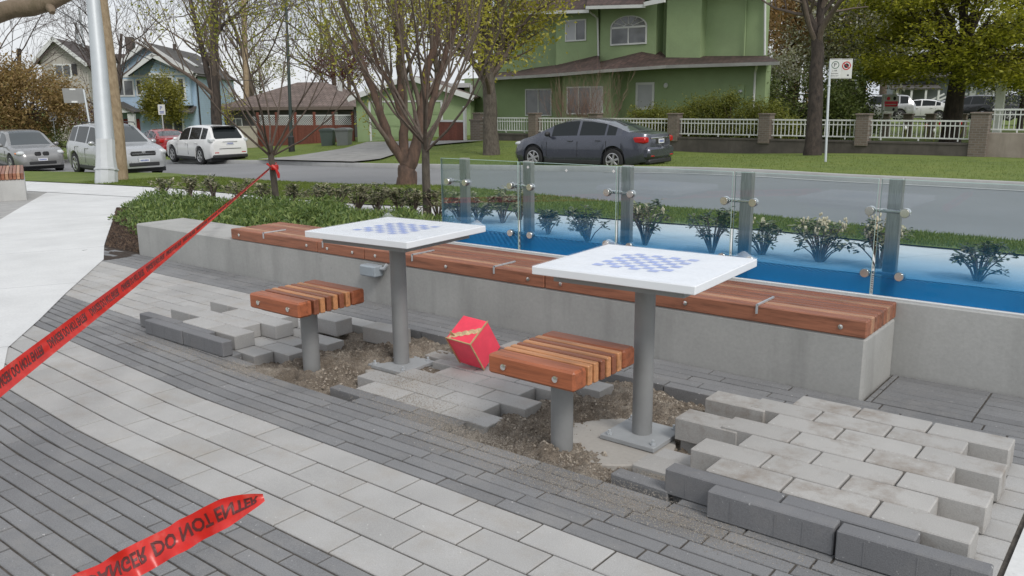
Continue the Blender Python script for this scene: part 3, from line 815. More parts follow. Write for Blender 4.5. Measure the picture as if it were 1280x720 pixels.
def chess_table(label, loc, rot):
    t = thing('chess_table', label, 'table', loc, rot, 'chess tables in front of the bench')
    q = MB(); q.box(-TW / 2, TW / 2, -TD / 2, TD / 2, TZ - .034, TZ, bev=.003); q.build('table_top', M['top'], t)
    q = MB(); q.box(-TW / 2 + .07, TW / 2 - .07, -TD / 2 + .06, TD / 2 - .06, TZ - .066, TZ - .0345)
    q.build('under_frame', M['grey_paint'], t)
    q = MB(); n = 8; s = .338 / n
    for i in range(n):
        for j in range(n):
            if (i + j) % 2 == 0: q.add([((i - 4) * s, (j - 4) * s, TZ + .0012), ((i - 3) * s, (j - 4) * s, TZ + .0012), ((i - 3) * s, (j - 3) * s, TZ + .0012), ((i - 4) * s, (j - 3) * s, TZ + .0012)], [(0, 1, 2, 3)])
    q.build('chess_board', M['chess'], t)
    nx, ny = 60, 54; X = np.linspace(-TW / 2 - .002, TW / 2 + .002, nx); Y = np.linspace(-TD / 2 - .002, TD / 2 + .002, ny); P = np.stack(np.meshgrid(X, Y, indexing='ij'), -1)
    sd_ = 20 + int(abs(loc[0]) * 10)
    Z = TZ + .003 + .0022 * vnoise(P + 3, 7, sd_) + .0012 * vnoise(P + 3, 19, sd_ + 1)
    ed = np.minimum(np.minimum(TW / 2 - np.abs(P[..., 0]), TD / 2 - np.abs(P[..., 1])) / .03, 1)
    Z = TZ + .0022 + (Z - TZ - .0022) * np.clip(ed, .2, 1)
    for cx, cy_, r_, h_ in ((-TW / 2, TD / 2, .035, .022), (TW / 2 - .06, TD / 2, .03, .026)):
        Z += h_ * np.exp(-((P[..., 0] - cx) ** 2 + (P[..., 1] - cy_) ** 2) / r_ ** 2)
    V = np.concatenate([P, Z[..., None]], -1).reshape(-1, 3); i = np.arange(nx - 1)[:, None] * ny + np.arange(ny - 1)[None, :]
    npmesh('protective_film', V, np.stack([i, i + ny, i + ny + 1, i + 1], -1).reshape(-1, 4), M['film'], t, smooth=True)
    q = MB(); q.lathe([(.044, -.005), (.044, TZ - .0665)], 32); q.build('leg', M['grey_paint'], t, smooth=40)
    q = MB(); q.box(-.133, .133, -.133, .133, -.02, 0, bev=.002, M=Matrix.Translation((0, 0, 0)) @ Matrix.Rotation(-rot, 4, 'Z')); bp = q.build('base_plate', M['plate_grey'], t)
    for sx_ in (-1, 1):
        for sy in (-1, 1):
            x, y = .105 * sx_, .105 * sy; q = MB(); q.lathe([(.012, 0), (.012, .007), (.007, .0075), (.007, .022), (.0001, .022)], 8, M=Matrix.Translation((x, y, 0))); q.build('anchor_bolt', M['galv'], bp, smooth=30)
    return t
T2 = (-1.747, 3.098, -.012); T1 = (-3.335, 3.178, -.012)
chess_table('white topped chess table on a grey post, nearer one beside the stacked pavers', T2, R(3.2))
chess_table('white topped chess table on a grey post, farther one by the junction box', T1, R(4.2))

# ------------------------------------------------------------------ slatted seats
SW, SD, SH, SS = .425, .447, .419, .081
def seat(label, loc, seq):
    t = thing('slatted_seat', label, 'stool', loc, 0, 'timber slat seats beside the chess tables')
    widths = [.088, .0305, .0305, .0305, .0305, .0305, .0305, .088]; gap = (SD - sum(widths)) / 7; y = -SD / 2
    for w_, c in zip(widths, seq):
        big = w_ > .05
        q = MB(); q.box(-SW / 2 + rnd.uniform(-.001, .001), SW / 2 + rnd.uniform(-.002, .002), y, y + w_, SH - SS, SH, bev=.009 if big else .004)
        q.build('slat', M[c], t, smooth=35); y += w_ + gap
    for x in (-.13, .125):
        q = MB(); q.lathe([(.0001, -.003), (.014, -.003), (.013, .004), (.0001, .006)], 16, M=Matrix.Translation((x, -SD / 2 - .002, SH - SS * .52)) @ Matrix.Rotation(PI / 2, 4, 'X'))
        q.build('bolt', M['steel_bright'], t, smooth=30)
    q = MB(); q.lathe([(.047, -.16), (.047, SH - SS - .006)], 32); q.build('leg', M['grey_paint'], t, smooth=40)
    q = MB(); q.box(-.15, .15, -.19, .19, SH - SS - .012, SH - SS - .001); q.build('mounting_plate', M['grey_paint'], t)
    return t
seat('slatted timber seat on a grey post, nearer one in front of the near table', (-1.927, 2.742, 0), ['woodA', 'woodB', 'woodB', 'woodC', 'woodB', 'woodC', 'woodB', 'woodA'])
seat('slatted timber seat on a grey post, farther one beside the far stack of pavers', (-3.683, 2.826, 0), ['woodA', 'woodC', 'woodB', 'woodC', 'woodB', 'woodC', 'woodB', 'woodA'])

# ------------------------------------------------------------------ red plywood box
s_ = (.1747, .1729, .2149)
Dp = Vector((-2.8275, 3.1879, .1715)); A_ = (Vector((-3.0019, 3.1865, .1806)) - Dp); C_ = (Vector((-2.8232, 3.3296, .2701)) - Dp); F_ = (Vector((-2.838, 3.3111, -.0047)) - Dp)
ax, ay, az = A_.normalized(), C_.normalized(), F_.normalized(); az = ax.cross(ay); az = az if az.dot(F_) > 0 else -az; ay = az.cross(ax) if az.cross(ax).dot(C_) > 0 else -az.cross(ax)
MM = Matrix(((ax.x, ay.x, az.x, Dp.x), (ax.y, ay.y, az.y, Dp.y), (ax.z, ay.z, az.z, Dp.z + .006), (0, 0, 0, 1)))
rb = thing('painted_box', 'bright red painted plywood box tipped on its edge against a paver', 'box', tuple(Dp))
MI = Matrix.Translation(-Dp) @ MM
M['red'] = mat('fluorescent_red_paint', (.90, .075, .125), .5, .12, 10)
M['ply'] = mat('bare_plywood', (.50, .33, .17), .7, .2, 25)
q = MB(); q.box(.006, s_[0], .006, s_[1], .006, s_[2], bev=.0015, M=MI); q.build('shell', M['red'], rb)
q = MB(); e = .0065
q.box(0, s_[0], 0, e, 0, e, M=MI); q.box(0, e, e, s_[1], 0, e, M=MI); q.box(0, e, 0, e, e, s_[2], M=MI); q.box(s_[0] - .001, s_[0] + .004, 0, e, e, s_[2], M=MI)
q.build('plywood_edge', M['ply'], rb)
q = MB(); n = 14
for k in range(n):
    a0, a1 = k / n, (k + 1) / n
    f = lambda t: (.012 + .16 * t, .055 * (1 - t) + .010 + .095 * 0 * t)
    w0, w1 = .012 + .010 * abs(math.sin(k * 2.1)), .012 + .010 * abs(math.sin((k + 1) * 2.1))
    p0 = (.008 + .155 * a0, .02 + .085 * (1 - a0)); p1 = (.008 + .155 * a1, .02 + .085 * (1 - a1))
    z = .0042
    q.add([MI @ Vector((p0[0], p0[1] - w0, z)), MI @ Vector((p1[0], p1[1] - w1, z)), MI @ Vector((p1[0], p1[1] + w1, z)), MI @ Vector((p0[0], p0[1] + w0, z))], [(0, 1, 2, 3)])
q.build('torn_veneer', mat('torn_wood', (.62, .45, .26), .8, .3, 60), rb)
q = MB()
for k in range(5): q.tube([MI @ Vector((.155 - k * .006, .03, .004)), MI @ Vector((.165 - k * .004, .034, -.012 - .004 * k))], [.003, .0008], 5)
q.build('splinter', M['ply'], rb)

# ------------------------------------------------------------------ barrier tape
m, nt, b = base_mat('red_barrier_tape')
b.inputs['Base Color'].default_value = (.74, .035, .028, 1); nt.links.new(ramp(nt, noise(nt, 13, 5, .6), [(.35, (.60, .02, .018)), (.58, (.76, .04, .032)), (.75, (.82, .17, .14))]), b.inputs['Base Color']); b.inputs['Roughness'].default_value = .28  # pinkish highlights painted into the film colour as paler patches
tl = nd(nt, 'ShaderNodeBsdfTranslucent'); tl.inputs[0].default_value = (.75, .03, .02, 1)
mx_ = nd(nt, 'ShaderNodeMixShader'); mx_.inputs[0].default_value = .3; nt.links.new(b.outputs[0], mx_.inputs[1]); nt.links.new(tl.outputs[0], mx_.inputs[2])
nt.links.new(mx_.outputs[0], nt.nodes['Material Output'].inputs[0]); M['tape'] = m
M['tapeink'] = mat('black_tape_print', (.10, .02, .02), .45, 0)
def text_mesh(body, size=1.0, offset=.028):
    cu = bpy.data.curves.new('lettering', 'FONT'); cu.body = body; cu.size = size; cu.offset = offset; cu.resolution_u = 2
    ob = bpy.data.objects.new('lettering', cu); COL.objects.link(ob)
    dg = bpy.context.evaluated_depsgraph_get(); me = bpy.data.meshes.new_from_object(ob.evaluated_get(dg))
    bpy.data.objects.remove(ob); bpy.data.curves.remove(cu)
    bm = bmesh.new(); bm.from_mesh(me); bmesh.ops.triangulate(bm, faces=bm.faces)
    bmesh.ops.subdivide_edges(bm, edges=[e for e in bm.edges if e.calc_length() > .12 * size], cuts=1)
    bm.to_mesh(me); bm.free()
    return me
def tape(name, label, frames, phase=0.0, thick_fold=True, start=0.0, scale_=1.0, flip=True):
    """frames: list of (centre, width vector (full), ) along the tape"""
    t = thing(name, label, 'barrier tape', tuple(frames[0][0]), 0, 'lengths of red barrier tape'); O = Vector(frames[0][0])
    C = [Vector(f[0]) for f in frames]; W = [Vector(f[1]) for f in frames]
    s = [0]
    for i in range(1, len(C)): s.append(s[-1] + (C[i] - C[i - 1]).length)
    N = []
    for i in range(len(C)):
        d = C[min(i + 1, len(C) - 1)] - C[max(i - 1, 0)]; N.append(W[i].cross(d).normalized())
    V = []; F = []; nv = 9
    crease = lambda v, i: .0022 * math.sin(v * 9 + i * .31) * math.sin(i * .173 + 1)
    for i in range(len(C)):
        for k in range(nv):
            v = k / (nv - 1) - .5
            V.append(C[i] + W[i] * v + N[i] * (.0045 * math.cos(v * PI) + crease(v, i)) - O)
    for i in range(len(C) - 1):
        for k in range(nv - 1):
            a = i * nv + k; F.append((a, a + 1, a + nv + 1, a + nv))
    q = MB(); q.add(V, F); q.build('tape_film', M['tape'], t, smooth=60, fix=False)
    me = text_mesh('DANGER DO NOT ENTER', 1.0)
    xs = [v.co.x for v in me.vertices]; ys = [v.co.y for v in me.vertices]; L = max(xs) - min(xs); h = max(ys) - min(ys)
    lh = .5; wid = .075; k = wid * lh / h * scale_; period = L * k * 1.05 + .06
    allv = []; allf = []; u0 = start
    while u0 < s[-1] - .05:
        n0 = len(allv); ok = True; vv = []
        for v in me.vertices:
            u = u0 + (v.co.x - min(xs)) * k * 1.05
            vv.append((u, (v.co.y - min(ys)) / h * lh - lh / 2 - .04))
        out = [u < .005 or u > s[-1] - .005 for u, _ in vv]
        for u, v in vv:
            u = min(max(u, 0), s[-1] - 1e-4); i = max(0, min(len(s) - 2, int(np.searchsorted(s, u) - 1))); f = (u - s[i]) / max(1e-6, s[i + 1] - s[i])
            c = C[i].lerp(C[i + 1], f); w_ = W[i].lerp(W[i + 1], f); n_ = N[i].lerp(N[i + 1], f)
            vq = -v if flip else v
            allv.append(c + w_ * vq + n_ * (.0045 * math.cos(vq * PI) + crease(vq, i + f)) - O)
        for p in me.polygons:
            if not any(out[j] for j in p.vertices): allf.append(tuple(j + n0 for j in p.vertices))
        u0 += period
    q = MB(); q.add(allv, allf); mo = q.build('lettering', M['tapeink'], t, fix=False)
    sm = mo.modifiers.new('shell', 'SOLIDIFY'); sm.thickness = .0022; sm.offset = 0
    return t
# tape from the young tree down past the camera
fr = []
p_tree = at(346, 203, 13.35); n = 90
for i in range(n + 1):
    f = i / n
    inv = (1 / 2.55) * (1 - f) + (1 / 13.3) * f
    px = -45 + (346 + 45) * f
    py = 515.5 + (203 - 515.5) * f + 4.0 * math.sin(f * PI) - 3 * math.sin(f * PI * 2) * .6
    c = at(px, py, 1 / inv)
    ang = R(118) + .35 * math.sin(f * 7) * f - .9 * max(0, f - .75)
    wd = .075 * (1 if f < .55 else 1 - .62 * min(1, (f - .55) / .35))
    d3 = Vector((RT * math.cos(ang) + UP * math.sin(ang)).tolist()) + Vector(FW.tolist()) * .12
    fr.append((c, d3.normalized() * wd))
tp = tape('barrier_tape', 'long red barrier tape with black lettering stretched from the young tree trunk', fr, start=-.33, scale_=.8)
# loose end in the foreground
fr = []
n = 90
for i in range(n + 1):
    f = i / n
    px = 20 + (330 - 20) * f; py = 787 + (623 - 787) * f - 10 * math.sin(f * PI) - 3 * math.sin(f * 9)
    c = at(px, py, 1.72 + .10 * f + .012 * math.sin(f * 11) + .006 * math.sin(f * 37))
    ang = R(112 + 8 * math.sin(f * 5))
    d3 = Vector((RT * math.cos(ang) + UP * math.sin(ang)).tolist()) + Vector(FW.tolist()) * (.25 + .3 * math.sin(f * 6) + .2 * math.sin(f * 23) + .12 * math.sin(f * 41 + 1))
    wd = .064 * ((1 if f < .84 else 1 - .72 * ((f - .84) / .16) ** 1.1) + .02 * math.sin(f * 29))
    fr.append((c, d3.normalized() * wd))
tape('barrier_tape', 'crumpled loose end of red barrier tape hanging in the foreground', fr, start=.17, scale_=.66)

# ------------------------------------------------------------------ trees
class Tree:
    def __init__(s, seed): s.r = random.Random(seed); s.seg = []; s.tips = []; s.mid = []
    def limb(s, p, d, L, r0, r1, n=6, wob=.18, trop=.0, lvl=0):
        pts = [Vector(p)]; d = Vector(d).normalized(); rad = [r0]
        for i in range(n):
            d = (d + Vector((s.r.gauss(0, wob), s.r.gauss(0, wob), s.r.gauss(0, wob) * .6 + trop))).normalized()
            pts.append(pts[-1] + d * (L / n)); rad.append(r0 + (r1 - r0) * (i + 1) / n)
        s.seg.append((pts, rad, lvl)); return pts, rad, d
    def grow(s, p, d, L, r, lvl, P):
        n = 5 if lvl < 2 else 4
        pts, rad, de = s.limb(p, d, L, r, r * P.get('taper', .45), n, P.get('wob', .16), P.get('trop', .05), lvl)
        if lvl >= P['levels']:
            s.tips += [pts[-1], pts[-2]]
            if len(pts) > 3: s.tips.append(pts[-3])
            return
        if lvl >= P['levels'] - 1: s.mid += pts[2:]
        k = P['kids'][min(lvl, len(P['kids']) - 1)]
        for j in range(k):
            f = P.get('from', .3) + (1 - P.get('from', .3)) * (j + s.r.random()) / k
            i = min(len(pts) - 2, int(f * (len(pts) - 1))); q = pts[i].lerp(pts[i + 1], f * (len(pts) - 1) - i)
            base = (pts[i + 1] - pts[i]).normalized()
            a = base.orthogonal().normalized(); a = Matrix.Rotation(s.r.uniform(0, 2 * PI), 3, base) @ a
            ang = R(s.r.uniform(*P['ang'])); nd_ = base * math.cos(ang) + a * math.sin(ang) + Vector((0, 0, P.get('lift', .15)))
            s.grow(q, nd_, L * s.r.uniform(*P['ratio']), max(rad[i] * s.r.uniform(.45, .62), P.get('rmin', .004)), lvl + 1, P)
    def build(s, parent, O, barkm, name='branches', minl=0, maxl=99):
        q = MB()
        for pts, rad, l in s.seg:
            if minl <= l <= maxl: q.tube([p - O for p in pts], rad, 9 if l == 0 else 6 if l == 1 else 4 if l == 2 else 3, caps=False)
        return q.build(name, barkm, parent, smooth=60, fix=False)
def bark(name, a, b_, sc=14, bs=.6):
    m, nt, b = base_mat(name)
    c = ramp(nt, noise(nt, sc, 7, .7, stretch=(1, 1, .35)), [(.32, a), (.66, b_)])
    nt.links.new(c, b.inputs['Base Color']); b.inputs['Roughness'].default_value = .9
    bump(nt, b, noise(nt, sc * 1.6, 6, .7, stretch=(1, 1, .3)), bs, .03)
    return m
M['bark_grey'] = bark('grey_bark', (.045, .037, .03), (.135, .115, .092))
M['bark_dark'] = bark('dark_bark', (.014, .011, .009), (.066, .050, .040), 9, .9)
M['bark_red'] = bark('reddish_peeling_bark', (.036, .026, .021), (.135, .082, .058), 7)
M['bark_twig'] = bark('grey_brown_twig', (.085, .062, .05), (.16, .125, .10))
M['bark_twig2'] = bark('dark_purple_twig', (.06, .045, .04), (.12, .095, .085))
M['bud'] = leafmat('young_yellow_leaf', [(.24, .23, .02), (.36, .33, .035), (.48, .43, .07), (.29, .30, .035)], .4)
M['bud2'] = leafmat('young_green_leaf', [(.17, .20, .02), (.26, .27, .03), (.36, .33, .05)], .4)
M['maple'] = leafmat('olive_green_leaf', [(.11, .125, .010), (.20, .215, .016), (.33, .33, .028), (.48, .46, .05)], .55)
M['copper'] = leafmat('coppery_leaf', [(.18, .125, .04), (.30, .20, .075), (.42, .29, .13), (.22, .19, .05)], .42)
M['gold'] = leafmat('golden_catkin', [(.25, .15, .05), (.38, .24, .09), (.44, .31, .13)], .3)
M['blossom'] = leafmat('white_blossom', [(.5, .5, .42), (.66, .65, .58), (.3, .33, .16)], .25)
M['evergreen'] = leafmat('dark_green_leaf', [(.05, .075, .018), (.095, .125, .03), (.15, .18, .045)], .35)
M['hedge'] = leafmat('hedge_leaf', [(.10, .12, .018), (.18, .20, .028), (.28, .28, .05)], .4)
M['redleaf'] = leafmat('dark_red_leaf', [(.06, .012, .014), (.11, .02, .022), (.15, .04, .04)], .35)
M['mixgreen'] = leafmat('fresh_green_leaf', [(.15, .16, .025), (.25, .24, .04), (.35, .32, .06)], .4)
M['olive'] = leafmat('grey_green_leaf', [(.15, .16, .075), (.26, .26, .13), (.36, .34, .19)], .4)
def leaves(parent, P, m, size, per, spread, name='leaves', O=Vector((0, 0, 0)), flat_=.2, ratio=.45):
    P = np.array([tuple(p - O) for p in P]); P = np.repeat(P, per, 0) + nr.normal(size=(len(P) * per, 3)) * spread
    V, F = leaf_quads(P, size, flat_, ratio); return npmesh(name, V, F, m, parent)

def young_tree(px, py, Hgt, label, seed, spread, leafn, nprim, m=None, zcrown=.9, lean=0, fork=None, trunk_r=.05, levels=2, wide=1.0, lsize=.05, zoff=0.0):
    O = g(px, py); O.z -= .03
    t = thing('young_tree', label, 'tree', tuple(O), 0, 'young street trees in the bed')
    T = Tree(seed)
    pts, rad, d = T.limb(O, (lean, 0, 1), zcrown, trunk_r, trunk_r * .8, 6, .02, 0, 0)
    T.build(t, O, M['bark_grey'], 'trunk'); T.seg = []
    top = pts[-1]
    P = dict(levels=levels + 1, kids=[0, 6, 5, 3], ang=(18, 42), ratio=(.42, .62), trop=.17, wob=.10, lift=.25, taper=.3, rmin=.0033)
    for k in range(nprim):
        a = 2 * PI * (k + T.r.random() * .6) / nprim; el = T.r.uniform(.2, 1.0)
        dv = Vector((math.cos(a) * spread * wide, math.sin(a) * spread * wide, el))
        T.grow(top - Vector((0, 0, T.r.uniform(0, .22))), dv, Hgt * T.r.uniform(.55, .8), trunk_r * T.r.uniform(.26, .38), 1, P)
    T.build(t, O, M['bark_twig'], 'branches')
    tips = [p for p in T.tips if p.z > O.z + zcrown + leafn[0]]
    T.r.shuffle(tips); tips = tips[:leafn[1]]
    leaves(t, tips, m or M['bud'], lsize, leafn[2], .05, O=O)
    return t
young_tree(347, 264, 3.3, 'slim young tree with red tape tied round its trunk, leafing at the top', 5, .75, (.75, 900, 5), 10, M['bud2'], .95, trunk_r=.05)
young_tree(534, 274, 3.6, 'slim young tree with many upright twigs beside the left end of the glass', 23, .62, (.75, 1100, 5), 11, M['bud'], 1.05, trunk_r=.058)
# ribbon knot on the first tree
kp = at(347, 200, 13.35)
q = MB(); q.lathe([(.052, -.035), (.056, -.015), (.055, .02), (.050, .035)], 14, M=Matrix.Translation((0, 0, 0)))
q.tube([(.02, -.05, 0), (.07, -.08, .025), (.11, -.055, -.02), (.13, -.04, -.09), (.14, -.045, -.14)], [.014, .022, .018, .022, .016], 7)
q.tube([(-.02, -.05, .01), (-.08, -.06, .045), (-.10, -.02, .04)], [.012, .016, .008], 6)
tag(q.build('tape_knot', M['tape'], smooth=50, loc=tuple(g(347, 264) + Vector((0, 0, kp.z - g(347, 264).z)))), 'red tape knotted round the slim young tree trunk', 'tape knot')

def big_tree(px, py, label, seed, trunks, P, barkm, leafspec=None, name='street_tree', grp='street trees along the road', twigm=None, base=None):
    O = base or g(px, py); O = Vector(O); O.z -= .05
    t = thing(name, label, 'tree', tuple(O), 0, grp); T = Tree(seed)
    ends = []
    for pts_, rads in trunks:          # explicit trunks: local offsets
        pts = [O + Vector(p) for p in pts_]; fine = []; fr_ = []
        for i in range(len(pts) - 1):
            for k in range(4):
                f = k / 4; fine.append(pts[i].lerp(pts[i + 1], f) + Vector((T.r.gauss(0, .012), T.r.gauss(0, .012), 0)) * (1 if i + k else 0)); fr_.append(rads[i] + (rads[i + 1] - rads[i]) * f)
        fine.append(pts[-1]); fr_.append(rads[-1]); T.seg.append((fine, fr_, 0)); ends.append((fine, fr_))
    q = MB()
    for pts, rad, l in T.seg: q.tube([p - O for p in pts], rad, 12, caps=False)
    q.build('trunk', barkm, t, smooth=60, fix=False); T.seg = []
    for fine, fr_ in ends:
        for k in range(P['n']):
            f = P.get('f0', .45) + (1 - P.get('f0', .45)) * (k + T.r.random()) / P['n']; i = min(len(fine) - 2, int(f * (len(fine) - 1)))
            base_ = (fine[i + 1] - fine[i]).normalized(); a = Matrix.Rotation(T.r.uniform(0, 6.28), 3, base_) @ base_.orthogonal().normalized(); ang = R(T.r.uniform(*P['ang']))
            T.grow(fine[i], base_ * math.cos(ang) + a * math.sin(ang), P['L'] * T.r.uniform(.6, 1), fr_[i] * T.r.uniform(.35, .6), 1, P)
    T.build(t, O, twigm or M['bark_twig'], 'branches')
    if leafspec:
        m_, size, cnt, per, spr = leafspec; tips = T.tips + T.mid; T.r.shuffle(tips); leaves(t, tips[:cnt], m_, size, per, spr, O=O)
    return t
# helper: a limb path given by pixels at one distance
def limbpx(O, d, pts): return [tuple(at(x, y, d) - O) for x, y in pts]
O = g(508, 233); d = float((np.array(O) - [0, 0, CH]) @ FW)
Pt = dict(n=8, L=2.2, ang=(12, 40), levels=3, kids=[0, 3, 3, 2], ratio=(.45, .65), trop=.10, wob=.12, lift=.2, taper=.35, f0=.25, rmin=.008)
trs = []
for pts, rads in (([(508, 236), (508, 215), (506, 200), (488, 175), (476, 140), (462, 100), (446, 60), (430, 5), (420, -40)], [.23, .20, .11, .095, .08, .07, .06, .05, .04]),
                  ([(506, 205), (505, 175), (503, 130), (500, 80), (497, 30), (500, -40)], [.11, .10, .085, .075, .06, .045]),
                  ([(510, 206), (520, 180), (527, 140), (533, 90), (545, 40), (552, -40)], [.15, .12, .10, .085, .07, .05]),
                  ([(522, 178), (536, 140), (548, 95), (566, 40), (580, -30)], [.08, .07, .06, .05, .04]),
                  ([(504, 150), (492, 110), (474, 80), (458, 30), (455, -30)], [.05, .045, .04, .03, .02])):
    trs.append((limbpx(O, d, pts), rads))
big_tree(508, 233, 'multi-stemmed tree with reddish peeling bark on the near grass verge', 31, trs, Pt, M['bark_red'], (M['bud'], .085, 2600, 4, .13))
# big leafy street tree by the far fence
O = g(614, 196); d = float((np.array(O) - [0, 0, CH]) @ FW)
Pt2 = dict(n=34, L=4.2, ang=(25, 62), levels=3, kids=[0, 6, 4, 2], ratio=(.42, .6), trop=.02, wob=.14, lift=.1, taper=.35, f0=.42, rmin=.012)
big_tree(614, 196, 'street tree with yellow green young leaves in front of the green house left end', 8, [(limbpx(O, d, [(614, 197), (613, 160), (612, 120), (609, 75), (606, 30), (604, -30)]), [.34, .27, .25, .2, .15, .09])], Pt2, M['bark_grey'], (M['bud'], .16, 9500, 5, .25))
O = g(270, 195); d = 41.0; O = at(270, 199, d); O.z = gzf(O.x, O.y)
Pt3 = dict(n=9, L=4.2, ang=(25, 60), levels=3, kids=[0, 5, 4, 2], ratio=(.42, .62), trop=.06, wob=.15, lift=.12, taper=.35, f0=.35, rmin=.010)
big_tree(270, 199, 'dark barked street tree forking low, behind the white parked car', 12, [(limbpx(O, d, [(271, 200), (271, 150), (268, 110), (267, 60), (268, 10), (270, -60)]), [.27, .25, .24, .21, .17, .12]), (limbpx(O, d, [(266, 112), (257, 80), (248, 40), (239, 5), (232, -40)]), [.15, .13, .12, .1, .08]), (limbpx(O, d, [(270, 45), (280, 28), (295, 18), (310, 0)]), [.08, .07, .06, .04])], Pt3, M['bark_dark'], (M['bud'], .16, 260, 3, .2), base=O)
O = g(1018, 197); d = float((np.array(O) - [0, 0, CH]) @ FW)
Pt4 = dict(n=8, L=3.4, ang=(25, 65), levels=3, kids=[0, 4, 3, 2], ratio=(.42, .62), trop=.05, wob=.16, lift=.1, taper=.35, f0=.5, rmin=.01)
big_tree(1018, 197, 'rough barked street tree forking high, beside the parking sign', 14, [(limbpx(O, d, [(1016, 199), (1018, 160), (1020, 110), (1022, 60), (1020, 40), (1007, 10), (995, -40)]), [.31, .25, .225, .205, .17, .13, .09]), (limbpx(O, d, [(1021, 60), (1025, 30), (1027, 0), (1033, -40)]), [.16, .145, .12, .09]), (limbpx(O, d, [(1028, 15), (1040, 0), (1055, -20)]), [.07, .06, .04])], Pt4, M['bark_dark'])

def crown_tree(name, label, base, Hgt, cx, rad, m, barkm, n, lsize, seed, grp=None, cat='tree', trunk=.2, clumps=60, flat_=.3, zlow=.25, twigs=True, fl=None, layered=0.0):
    """trunk, limbs and a crown of leaf clumps spread unevenly through its volume"""
    O = Vector(base); r = np.random.default_rng(seed); T = Tree(seed)
    t = thing(name, label, cat, tuple(O), 0, grp)
    rx, ry, rz = rad; C0 = O + Vector((cx, 0, Hgt - rz))
    u = r.normal(size=(clumps, 3)); u /= np.linalg.norm(u, axis=1, keepdims=True); u *= (r.uniform(.25, 1, clumps) ** .45)[:, None]
    CC = np.array(C0) + u * np.array([rx, ry, rz]); CC = CC[CC[:, 2] > O.z + zlow]
    top = O + Vector((cx * .5, 0, max(.3, (Hgt - rz) * .72)))
    if trunk:
        q = MB(); q.tube([Vector((0, 0, -.2)), Vector((cx * .1, 0, (top.z - O.z) * .5)), top - O], [trunk * 1.25, trunk, trunk * .85], 10, caps=False); q.build('trunk', barkm, t, smooth=60, fix=False)
    q = MB()
    for c in CC[: max(10, len(CC) * 2 // 3)]:
        c = Vector(c); a = top.lerp(C0, T.r.random() * .6); mid = a.lerp(c, .5) + Vector((T.r.gauss(0, .1), T.r.gauss(0, .1), T.r.gauss(0, .1))) * rx * .5
        q.tube([a - O, mid - O, c - O], [max(.012, trunk * .3), max(.01, trunk * .17), .008], 4, caps=False)
    if trunk or twigs: q.build('limbs', barkm, t, smooth=60, fix=False)
    w_ = r.dirichlet(np.full(len(CC), 2.0)); idx = r.choice(len(CC), n, p=w_)
    cs = (rx * ry * rz) ** (1 / 3) * 1.05 / len(CC) ** (1 / 3)
    sg = np.array([cs, cs, cs * (1 - .75 * layered)])
    P = CC[idx] + r.normal(size=(n, 3)) * sg * .62 - np.array(O)
    P = P[P[:, 2] > zlow * .6]
    V, F = leaf_quads(P, lsize, flat_ + layered * .4); npmesh('crown', V, F, m, t)
    if fl:
        k = int(len(P) * fl[1]); V, F = leaf_quads(P[:k] + r.normal(size=(k, 3)) * .05, lsize * 1.2, 0); npmesh('blossom', V, F, fl[0], t)
    return t
def basept(px, py_, d, drop=None):
    """ground point straight below the pixel at distance d"""
    p = at(px, py_, d); p.z = gzf(p.x, p.y); return p
# right hand trees
crown_tree('maple_tree', 'broad olive green tree with layered foliage behind the white fence at right', basept(1187, 180, 36), 8.2, .2, (4.6, 4.6, 3.7), M['maple'], M['bark_dark'], 72000, .155, 41, trunk=.36, clumps=190, zlow=2.55, layered=.75)
crown_tree('maple_tree', 'second olive green tree crown at the right picture edge', basept(1330, 180, 42), 10.5, 0, (4.0, 4, 4.2), M['maple'], M['bark_dark'], 32000, .17, 42, trunk=.36, clumps=110, zlow=2.6, layered=.7)
crown_tree('flowering_tree', 'grey green tree dotted with white blossom behind the parking sign', basept(1072, 180, 46), 8.4, .0, (3.9, 3, 2.9), M['olive'], M['bark_dark'], 26000, .16, 43, trunk=.22, clumps=90, zlow=3.0, fl=(M['blossom'], .16))
crown_tree('flowering_tree', 'white blossoming tree low behind the fence right of the maple', basept(1272, 180, 48), 4.6, 0, (2.2, 2, 1.7), M['evergreen'], M['bark_dark'], 3600, .13, 44, trunk=.15, clumps=40, zlow=.8, fl=(M['blossom'], .5))
crown_tree('evergreen_shrub', 'dark green bushy shrub behind the fence by the rough barked tree', basept(1000, 180, 36), 3.4, 0, (2.6, 1.6, 1.5), M['evergreen'], M['bark_dark'], 15000, .14, 45, cat='shrub', trunk=.1, clumps=50, zlow=.2)
crown_tree('evergreen_shrub', 'grey green shrub filling the gap under the parking sign', basept(1052, 180, 38), 3.2, 0, (1.5, 1.2, 1.5), M['evergreen'], M['bark_dark'], 12000, .14, 46, cat='shrub', trunk=.1, clumps=40, zlow=.2)
crown_tree('flowering_shrub', 'white flowering shrub at the right corner of the green house', basept(976, 180, 41), 4.3, 0, (1.0, .9, .8), M['olive'], M['bark_dark'], 1500, .12, 47, cat='shrub', trunk=.08, clumps=20, zlow=2.0, fl=(M['blossom'], .8))
